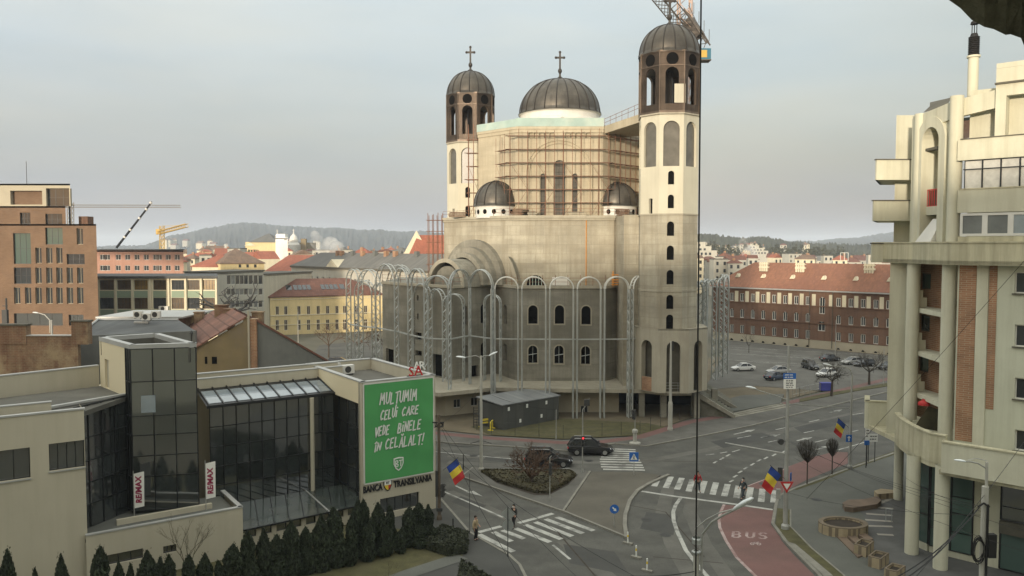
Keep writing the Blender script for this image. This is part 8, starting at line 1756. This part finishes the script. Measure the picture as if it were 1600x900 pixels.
# delineator posts with rubber feet
for i, (u, v) in enumerate(((981, 850), (994, 872), (1011, 893))):
    q = P(u, v, .0); T = thing('delineator', ('farthest', 'middle', 'nearest')[i] + ' of three pale delineator posts at the lane split', 'delineator post', q, 'delineators at the lane split'); b = B(); b.lathe(q, [(.05, .1), (.05, .85), (.0, .9)], 8); b.build('post', 'lettering', T); b = B(); b.beam(q + Vector((-.3, .2, .06)), q + Vector((.3, -.2, .06)), .26, .12); b.build('foot', 'kerb', T)
    b = B(); b.lathe(q, [(.053, .5), (.053, .68)], 8); b.build('reflector', 'sign_yellow', T)
# blue bin and information boards
q = P(*z6(714, 338), .15); b = B(); b.prism([(q.x - .8, q.y - .4), (q.x + .8, q.y - .4), (q.x + .8, q.y + .5), (q.x - .8, q.y + .5)], .2, 1.15); b.prism([(q.x - .85, q.y - .45), (q.x + .85, q.y - .45), (q.x + .8, q.y + .55), (q.x - .8, q.y + .55)], 1.16, 1.3); tag(b.build('waste_container', 'bin_blue', origin=q), 'blue waste container behind the bare tree on the grass strip', 'waste container')
IB = []
for (u0, u1, v0, v1, lab, m, foot) in ((1351, 1357, 655, 688, 'tall narrow white board partly hidden by the terrace corner', 'white_sheet', 728), (1353, 1370, 678, 690, 'low wide white board beside the terrace corner', 'white_sheet', 722), (1349, 1357, 688, 695, 'small blue plate low on the posts by the terrace corner', 'sign_blue', 731)):
    q = P((u0 + u1) / 2, foot, .12); T = thing('information_board', lab, 'sign', q); zt, zb = Z(v0, q.y), Z(v1, q.y); w_ = (u1 - u0) / F * q.y; b = B(); b.box(q.x - w_ / 2, q.x + w_ / 2, q.y - .1, q.y - .05, zb, zt); b.build('board', m, T)
    for s_ in ((-.3, .3) if w_ > .6 else (0,)): b = B(); b.tube((q.x + s_ * w_, q.y, .1), (q.x + s_ * w_, q.y, zt - .05), .04, 6); b.build('post', 'pole_dark', T)
    if m == 'white_sheet': lines_on(T, (q.x, q.y - .1, (zt + zb) / 2), Vector((1, 0, 0)), Vector((0, -1, 0)), w_ * .8, [zt - (zt + zb) / 2 - .25 - .28 * k for k in range(int((zt - zb) / .3))], 'sign_black', .08, 8)
# light poles in the car park and far streets
for (u, v, vt, lab) in ((1380, 601, 545, 'thin light pole at the edge of the car park'), (1305, 560, 500, 'distant light pole before the barracks wall')):
    pole('lamp_post', lab, (u, v), vt, .07, 'pole_steel', 'lamp post', .05, .1)
T, q, h = pole('lamp_post', 'thin steel lamp post before the yellow building', (466, 540), 488, .09, 'pole_concrete', 'lamp post', .07); 
T = thing('street_lamp', 'bent grey street lamp on the wall before the brick office', 'street lamp', (XA(78, 90), 90, 6)); b = B(); b.tube((XA(78, 90), 90, 6), (XA(78, 90), 90, Z(500, 90)), .12, 8); b.path([(XA(75, 90), 90, Z(520, 90)), (XA(75, 90), 90, Z(500, 90)), D(70, 492, 90), D(60, 489, 90)], .05, 5); b.build('pole', 'pole_steel', T); lamp_head(T, D(60, 489, 90), (-1, 0, .1), .7)
T = thing('utility_pole', 'thin dark utility pole left of the brick party wall piers', 'utility pole', (XA(8, 95), 95, 0)); b = B(); b.tube((XA(8, 95), 95, 0), (XA(8, 95), 95, Z(466, 95)), .1, 6); b.beam(D(4, 478, 95), D(12, 478, 95), .1, .1); b.build('pole', 'pole_dark', T); b = B(); c = D(9, 492, 95); b.box(c.x - .3, c.x + .3, 94.7, 95.1, c.z - 1, c.z + .6); b.build('transformer', 'pole_dark', T)
# ---- stone planters, bench wall and steps before the apartment block
def planter(label, pts, h, soil=True, m='stone_planter'):
    c = sum((v2(p) for p in pts), Vector((0, 0))) / len(pts); T = thing('stone_planter', label, 'planter', v3(c, .12)); inn = [c + (v2(p) - c) * .80 for p in pts]; b = B(); n = len(pts)
    for i in range(n): a, d = v2(pts[i]), v2(pts[(i + 1) % n]); ia, id_ = inn[i], inn[(i + 1) % n]; b.add([v3(a, .1), v3(d, .1), v3(d, h), v3(a, h), v3(ia, h), v3(id_, h), v3(id_, h - .3), v3(ia, h - .3)], [[0, 1, 2, 3], [3, 2, 5, 4], [4, 5, 6, 7]])
    b.build('wall', m, T); b = B(); b.sheet(inn, h - .18); b.build('soil', 'soil', T); return T
c = P(*z7(440, 588), .8); ell = [(c.x + 1.75 * cos(t * pi / 10), c.y + 1.35 * sin(t * pi / 10)) for t in range(20)]; planter('round stone planter with bare soil at the head of the brown steps', ell, .85)
for i, (x0, y0, s) in enumerate(((555, 715, 78), (640, 785, 82), (735, 860, 84))):
    q0 = P(*z7(x0 - s * .65, y0 + 8), .7); q1 = P(*z7(x0 + s * .25, y0 + 28), .7); q2 = P(*z7(x0 + s * .85, y0 - 8), .7); q3 = P(*z7(x0 - s * .1, y0 - 26), .7); planter(('uppermost', 'middle', 'lowest')[i] + ' of three square stone planters beside the brown steps', [q0, q1, q2, q3], .85)
b = B(); b.prism(px([z7(437, 470), z7(470, 452), z7(560, 450), z7(640, 432), z7(665, 455), z7(640, 478), z7(560, 490), z7(500, 500), z7(450, 494)], .5), .1, .5); tag(b.build('stone_bench', 'step_brown', origin=P(*z7(550, 470), .1)), 'curved low stone bench slab on the pavement above the round planter', 'bench')
b = B(); b.prism(px([z7(622, 400), z7(660, 388), z7(740, 395), z7(745, 412), z7(640, 420)], .6), .1, .6); tag(b.build('stone_bench', 'stone_planter', origin=P(*z7(680, 405), .1)), 'short pale stone bench slab close to the apartment columns', 'bench')
b = B(); b.sheet(px([z7(520, 485), z7(745, 425), z7(760, 900), z7(640, 860), z7(560, 640), z7(590, 600)], .124), .124); b.sheet([P(*z7(745, 425), .124), Vector((42, 60, .124)), Vector((44, 36, .124)), P(*z7(700, 960), .124)], .1235); struct(b, 'plaza', 'plaza_dark')
b = B()
for pts in (((530, 490), (735, 505)), ((575, 535), (730, 545)), ((570, 570), (730, 580)), ((560, 605), (730, 610)), ((640, 655), (735, 660))): ribbon(b, px([z7(*p) for p in pts], .13), .35, .13)
ribbon(b, px([z7(650, 475), z7(735, 440)], .13), .35, .13); struct(b, 'paving_band', 'plaza_light')
for k in range(3):
    o = k * 32; b = B(); b.prism(px([z7(405 + o, 660 - k * 18), z7(440 + o, 645 - k * 18), z7(560 + o * .9, 770 - k * 40), z7(525 + o * .9, 780 - k * 40)], .3), .1, .22 + .09 * k); tag(b.build('step', 'step_brown', origin=P(*z7(450 + o, 680), .1)), kind='structure')
T = thing('handrail', 'low pale metal handrail before the apartment columns', 'railing', P(*z7(705, 580), .12)); b = B(); a, c = P(*z7(690, 580), .12), P(*z7(725, 585), .12)
for s in (a, c): b.tube(s, s + Vector((0, 0, 1.0)), .025, 5)
b.path([a + Vector((0, 0, 1)), c + Vector((0, 0, 1))], .025, 5); b.path([a + Vector((0, 0, .5)), c + Vector((0, 0, .5))], .02, 5); b.build('rails', 'galvanised', T)
# ================================================================== VEHICLES
def car_proto(name, label, kind, paint, group=None):
    T = thing(name, label, 'car', (0, 0, 0), group); suv = kind == 'suv'; Lh = 2.3; W_ = .92 if suv else .88; H = 1.66 if suv else 1.45; belt = 1.02 if suv else .92; wr = .35 if suv else .31; gl = .22
    # body: stations along x (front = +x): (x, half width, z low, z belt)
    st = [(-Lh, .72, .48, .80), (-Lh + .12, W_ * .94, .34, belt - .02), (-1.5, W_, gl, belt), (-.6, W_, gl, belt), (.5, W_, gl, belt - .02), (1.2, W_ * .98, gl, belt - .06), (1.8, W_ * .93, .26, belt - .16), (Lh - .12, W_ * .80, .32, belt - .28), (Lh, .60, .42, belt - .38)]
    b = B(); n = 10; rings = []
    for x, w_, z0, z1 in st:
        m_ = (z0 + z1) / 2; rings.append([(x, -w_ * .90, z0), (x, -w_, z0 + .14), (x, -w_, m_ + .08), (x, -w_ * .96, z1 - .05), (x, -w_ * .82, z1), (x, w_ * .82, z1), (x, w_ * .96, z1 - .05), (x, w_, m_ + .08), (x, w_, z0 + .14), (x, w_ * .90, z0)])
    V = [p for r in rings for p in r]; fs = [[i * n + k, i * n + (k + 1) % n, (i + 1) * n + (k + 1) % n, (i + 1) * n + k] for i in range(len(st) - 1) for k in range(n)] + [list(range(n))[::-1], list(range((len(st) - 1) * n, len(st) * n))]
    b.add(V, fs); bd = b.build('body', paint, T, smooth=False)
    bv = bd.modifiers.new('b', 'BEVEL'); bv.width = .03; bv.segments = 2; bv.angle_limit = radians(25)
    # greenhouse
    if suv: cab = [(-2.12, belt - .02, .74), (-1.75, H - .06, .62), (-.9, H, .64), (.1, H - .03, .64), (1.0, belt - .04, .76)]
    elif kind == 'sedan': cab = [(-1.75, belt - .02, .72), (-1.0, H - .06, .58), (-.4, H, .60), (.3, H - .03, .60), (1.1, belt - .05, .74)]
    else: cab = [(-2.1, belt - .02, .72), (-1.8, H - .08, .60), (-.8, H, .62), (.1, H - .03, .62), (1.1, belt - .05, .74)]
    b = B(); k = len(cab)
    cc = cab[1:-1]; m_ = len(cc); b.add([(x, -w_, z) for x, z, w_ in cc] + [(x, w_, z) for x, z, w_ in cc], [[i, i + 1, m_ + i + 1, m_ + i] for i in range(m_ - 1)]); b.build('roof_panel', paint, T)
    b = B(); ins = .01
    c4 = [(x, s_ * w_, z) for s_ in (-1, 1) for x, z, w_ in cab[:2]]; b.quad(c4[0], c4[1], c4[3], c4[2]); b.build('rear_window', 'car_glass', T)
    b = B(); c4 = [(x, s_ * w_, z) for s_ in (-1, 1) for x, z, w_ in cab[k - 2:]]; b.quad(c4[0], c4[1], c4[3], c4[2]); b.build('windscreen', 'car_glass', T)
    for s_ in (-1, 1):
        b = B(); b.add([(x, s_ * w_, z) for x, z, w_ in cab], [list(range(k))]); sg = b.build('side_window', 'car_glass', T)
        b = B()
        for t in ((-.5,) if not suv else (-1.35, -.3)): b.beam((t, s_ * .775, belt), (t, s_ * .645, H - .05), .09, .03)
        for i in range(k - 1): b.tube((cab[i][0], s_ * (cab[i][2] + .005), cab[i][1]), (cab[i + 1][0], s_ * (cab[i + 1][2] + .005), cab[i + 1][1]), .035, 4)
        b.build('pillars', paint, sg)
        if suv: b = B(); b.tube((-1.6, s_ * .60, H + .03), (.1, s_ * .60, H + .03), .025, 5); b.build('roof_rail', 'rim', T)
        b = B(); b.ball((.95, s_ * (W_ + .07), belt + .03), .10, 8, 6, .8); b.build('mirror', paint, T)
        b = B(); b.add([(Lh - .06, s_ * .40, belt - .42), (Lh - .02, s_ * .60, belt - .42), (Lh - .34, s_ * W_ * .87, belt - .36), (Lh - .40, s_ * W_ * .86, belt - .24), (Lh - .12, s_ * .48, belt - .30)], [[0, 1, 2, 3, 4]]); hl_ = b.build('headlight', 'lamp_clear', T); 
        for v in hl_.data.vertices: v.co.x += .045
        b = B(); b.add([(-Lh - .012, s_ * .50, .72), (-Lh - .01, s_ * .70, .72), (-Lh + .10, s_ * W_ * .93, .70), (-Lh + .12, s_ * W_ * .90, .90), (-Lh + .02, s_ * .52, .86)], [[0, 1, 2, 3, 4]]); tl = b.build('tail_light', 'lamp_red', T)
        for v in tl.data.vertices: v.co.x -= .03
        for x in (1.42, -1.38):
            b = B(); y0, y1 = s_ * (W_ - .20), s_ * (W_ + .015); b.tube((x, y0, wr), (x, y1, wr), wr, 18); wh = b.build('wheel', 'black_rubber', T); b = B(); y2 = s_ * (W_ + .022)
            b.add([(x + wr * .62 * cos(a * pi / 9), y2, wr + wr * .62 * sin(a * pi / 9)) for a in range(18)], [list(range(18))]); b.build('rim', 'rim', wh)
    b = B(); b.box(Lh - .02, Lh + .012, -.5, .5, .45, .56); b.build('grille', 'black_rubber', T); b = B(); b.box(Lh + .012, Lh + .02, -.26, .26, .36, .46); b.build('number_plate', 'lettering', T); b = B(); b.box(-Lh - .015, -Lh - .002, -.26, .26, .55, .66); b.build('number_plate', 'lettering', T)
    return T
def place(T, u, v, rz, z=0.0, s=1.0): q = P(u, v, z); T.location = q; T.rotation_euler = (0, 0, rz); T.scale = (s, s, s); return T
C1_ = car_proto('suv_car', 'black estate car with silver roof rails nosing out behind the bare bush', 'suv', 'car_black'); place(C1_, 857, 727, radians(-4), s=1.0)
C2_ = car_proto('suv_car', 'black off-road car stopped at the red light before the zebra', 'suv', 'car_black'); place(C2_, 922, 709, radians(-2), s=1.0)
for kind, paint, lab, u, v, a in (('sedan', 'car_white', 'white saloon parked alone nearest to the church', 1161, 579, 175), ('sedan', 'car_silver', 'silver saloon parked behind the crossing pole signs', 1216, 584, 178), ('suv', 'car_dark', 'dark van-like car parked end on in the car park', 1266, 576, 262), ('sedan', 'car_dark', 'dark estate parked in the far row of the car park', 1297, 564, 10), ('hatch', 'car_white', 'white car with its front to the road beside the blue bin', 1291, 588, 200), ('hatch', 'car_silver', 'pale small car in the far row near the barracks', 1331, 569, 185), ('hatch', 'car_dark', 'dark red-tinted small car in the far row by the bare trees', 1350, 572, 185), ('sedan', 'car_blue', 'dark blue car half hidden behind the signboard', 1211, 593, 20), ('hatch', 'car_dark', 'dark car at the right end of the car park', 1388, 577, 190)):
    place(car_proto('parked_car', lab, kind, paint), u, v, radians(a + 14), .105, .88)
for lab, u, Y, a, paint in (('dark car parked in the street before the yellow building', 530, 140, 10, 'car_dark'), ('pale van parked beyond the lattice arches at the left', 578, 138, 5, 'car_white'), ('silver car parked behind the steel lattice arches', 592, 132, 170, 'car_silver')):
    T = car_proto('parked_car', lab, 'hatch', paint); T.location = (XA(u, Y), Y, .1); T.rotation_euler = (0, 0, radians(a))
# ================================================================== PEOPLE
def skin(name, nodes, edges, mat_, parent, root=0, sub=1):
    me = bpy.data.meshes.new(name); me.from_pydata([n[0] for n in nodes], edges, []); ob = bpy.data.objects.new('tmp', me); COL.objects.link(ob)
    m = ob.modifiers.new('s', 'SKIN'); m.use_smooth_shade = True
    for i, n in enumerate(nodes): sv = me.skin_vertices[0].data[i]; sv.radius = (n[1], n[2] if len(n) > 2 else n[1]); sv.use_root = (i == root)
    s_ = ob.modifiers.new('u', 'SUBSURF'); s_.levels = sub; s_.render_levels = sub
    dg = bpy.context.evaluated_depsgraph_get(); dg.update(); me2 = bpy.data.meshes.new_from_object(ob.evaluated_get(dg)); bpy.data.objects.remove(ob); me2.name = name; me2.materials.clear(); me2.materials.append(MAT[mat_])
    o = bpy.data.objects.new(name, me2); COL.objects.link(o); o.parent = parent; return o
def person(label, u, v, face, coat, legs_m, stride, arms, z0=0.0, hat=None, scale=1.0, long_=0.0, extra=None):
    q = P(u, v, z0); T = thing('person', label, 'person', q); T.rotation_euler = (0, 0, face); T.scale = (scale,) * 3     # local: facing -y
    hip, kn = .90, .50; s = stride
    lf_, rf_ = (.09, -s, 0), (-.09, s, 0)
    ak = lambda sx, y: (sx * .09, y, .09); kneey = lambda y: y * .5 - .04 - (.05 if y > 0 else 0)
    hand = {1: arms[0], -1: arms[1]}
    nodes = [((0, 0, .95), .15, .11), ((0, -.01, 1.15), .14, .10), ((0, 0, 1.36), .17, .11), ((0, 0, 1.50), .06), ((0, -.02, 1.58), .075, .085), ((0, -.02, 1.68), .085, .10), ((0, -.01, 1.75), .05, .06), ((0, -.12, 1.63), .018)]
    edges = [(0, 1), (1, 2), (2, 3), (3, 4), (4, 5), (5, 6), (4, 7)]
    for sx, y in ((1, -s), (-1, s)):
        i = len(nodes); nodes += [((sx * .10, 0, .86), .10), ((sx * .10, kneey(y), .49), .066), ((sx * .09, y, .10), .045), ((sx * .10, y - .10, .04), .045, .035), ((sx * .10, y - .19, .03), .035, .025)]
        edges += [(0, i), (i, i + 1), (i + 1, i + 2), (i + 2, i + 3), (i + 3, i + 4)]
    coat_nodes = [((0, 0, .92 - long_), .17 + long_ * .1, .13), ((0, -.01, 1.13), .165, .125), ((0, 0, 1.34), .20, .13), ((0, 0, 1.46), .10, .09)]; ce = [(0, 1), (1, 2), (2, 3)]
    for sx in (1, -1):
        ex, hx = hand[sx]; sh = (sx * .20, 0, 1.40); i = len(nodes); nodes += [(sh, .062), (ex, .05), (hx, .036)]; edges += [(2, i), (i, i + 1), (i + 1, i + 2)]
        hv = (Vector(hx) - Vector(ex)).normalized(); pm_ = Vector(hx) + hv * .07; nodes.append((tuple(pm_), .034, .022)); edges.append((i + 2, i + 3)); pi_ = i + 3; xx = hv.orthogonal().normalized()
        for f in range(4): j = len(nodes); o_ = xx * (f - 1.5) * .022; l_ = (.06, .075, .07, .055)[f]; nodes += [(tuple(pm_ + o_ + hv * .04), .010), (tuple(pm_ + o_ + hv * (.04 + l_) + Vector((0, -.02, 0))), .008)]; edges += [(pi_, j), (j, j + 1)]
        j = len(nodes); nodes += [(tuple(Vector(hx) + hv * .03 - xx * .05), .011), (tuple(Vector(hx) + hv * .075 - xx * .06), .009)]; edges += [(i + 2, j), (j, j + 1)]
        k = len(coat_nodes); coat_nodes += [(sh, .085), (ex, .068), (tuple(Vector(hx) - hv * .02), .055)]; ce += [(2, k), (k, k + 1), (k + 1, k + 2)]
    skin('body', nodes, edges, 'skin', T); skin('coat', coat_nodes, ce, coat, T)
    ln_ = [((0, 0, .94), .16, .125)]; le = []
    for sx, y in ((1, -s), (-1, s)): i = len(ln_); ln_ += [((sx * .10, 0, .84), .115), ((sx * .10, kneey(y), .49), .082), ((sx * .09, y, .10), .062)]; le += [(0, i), (i, i + 1), (i + 1, i + 2)]
    skin('trousers', ln_, le, legs_m, T)
    for sx, y in ((1, -s), (-1, s)): skin('shoe', [((sx * .09, y + .02, .045), .055, .05), ((sx * .10, y - .10, .04), .052, .042), ((sx * .10, y - .20, .03), .04, .032)], [(0, 1), (1, 2)], 'trousers_black', T)
    o = ORI[T]; b = B()
    b.lathe((o.x, o.y + .012, o.z), [(.088, 1.645), (.108, 1.69), (.098, 1.745), (.06, 1.785), (.001, 1.797)], 14); h_ = b.build('hair' if not hat else 'hat', hat or 'hair_dark', T, smooth=True)
    for sx in (-1, 1): b = B(); b.ball((o.x + sx * .034, o.y - .112, o.z + 1.665), .012, 6, 5); b.build('eye', 'hair_dark', T)
    if hat is None or True: b = B(); b.box(o.x - .022, o.x + .022, o.y - .118, o.y - .10, o.z + 1.583, o.z + 1.592); b.build('mouth', 'sign_maroon', T)
    if extra == 'bag': b = B(); b.box(o.x - .20, o.x + .20, o.y + .10, o.y + .28, o.z + 1.0, o.z + 1.42); bg = b.build('backpack', 'trousers_black', T); m_ = bg.modifiers.new('b', 'BEVEL'); m_.width = .06; m_.segments = 2
    if extra == 'mask': b = B(); b.box(o.x - .055, o.x + .055, o.y - .128, o.y - .09, o.z + 1.56, o.z + 1.625); b.build('face_mask', 'lettering', T)
    return T
dn = lambda sx, f=0.0: ((sx * .27, .02, 1.13), (sx * .28, -.06 - f, .88))
person('person in a beige coat and black trousers waiting at the kerb', 743, 844, radians(60), 'coat_beige', 'trousers_black', .03, (((.27, .02, 1.13), (.16, -.2, 1.05)), dn(-1)), .11, long_=.10)
person('person in dark clothes and white mask walking over the lower zebra', 803, 824, radians(-30), 'coat_dark', 'trousers_black', .26, (((.28, -.08, 1.13), (.28, -.26, .98)), ((-.28, .12, 1.14), (-.30, .1, .88))), .0, 'coat_dark', extra='mask')
person('person in a red jacket with a black bag crossing the upper zebra', 1090, 768, radians(15), 'jacket_red', 'trousers_slate', .2, (((.28, -.06, 1.13), (.28, -.2, .95)), ((-.28, .1, 1.14), (-.30, .06, .9))), .0, extra='bag')
person('person in a dark coat and cap walking across the upper zebra', 1161, 779, radians(-55), 'coat_slate', 'trousers_slate', .27, (((.28, .08, 1.13), (.29, .04, .88)), ((-.28, -.05, 1.13), (-.28, -.2, .93))), .0, 'coat_dark', extra='mask', long_=.15)
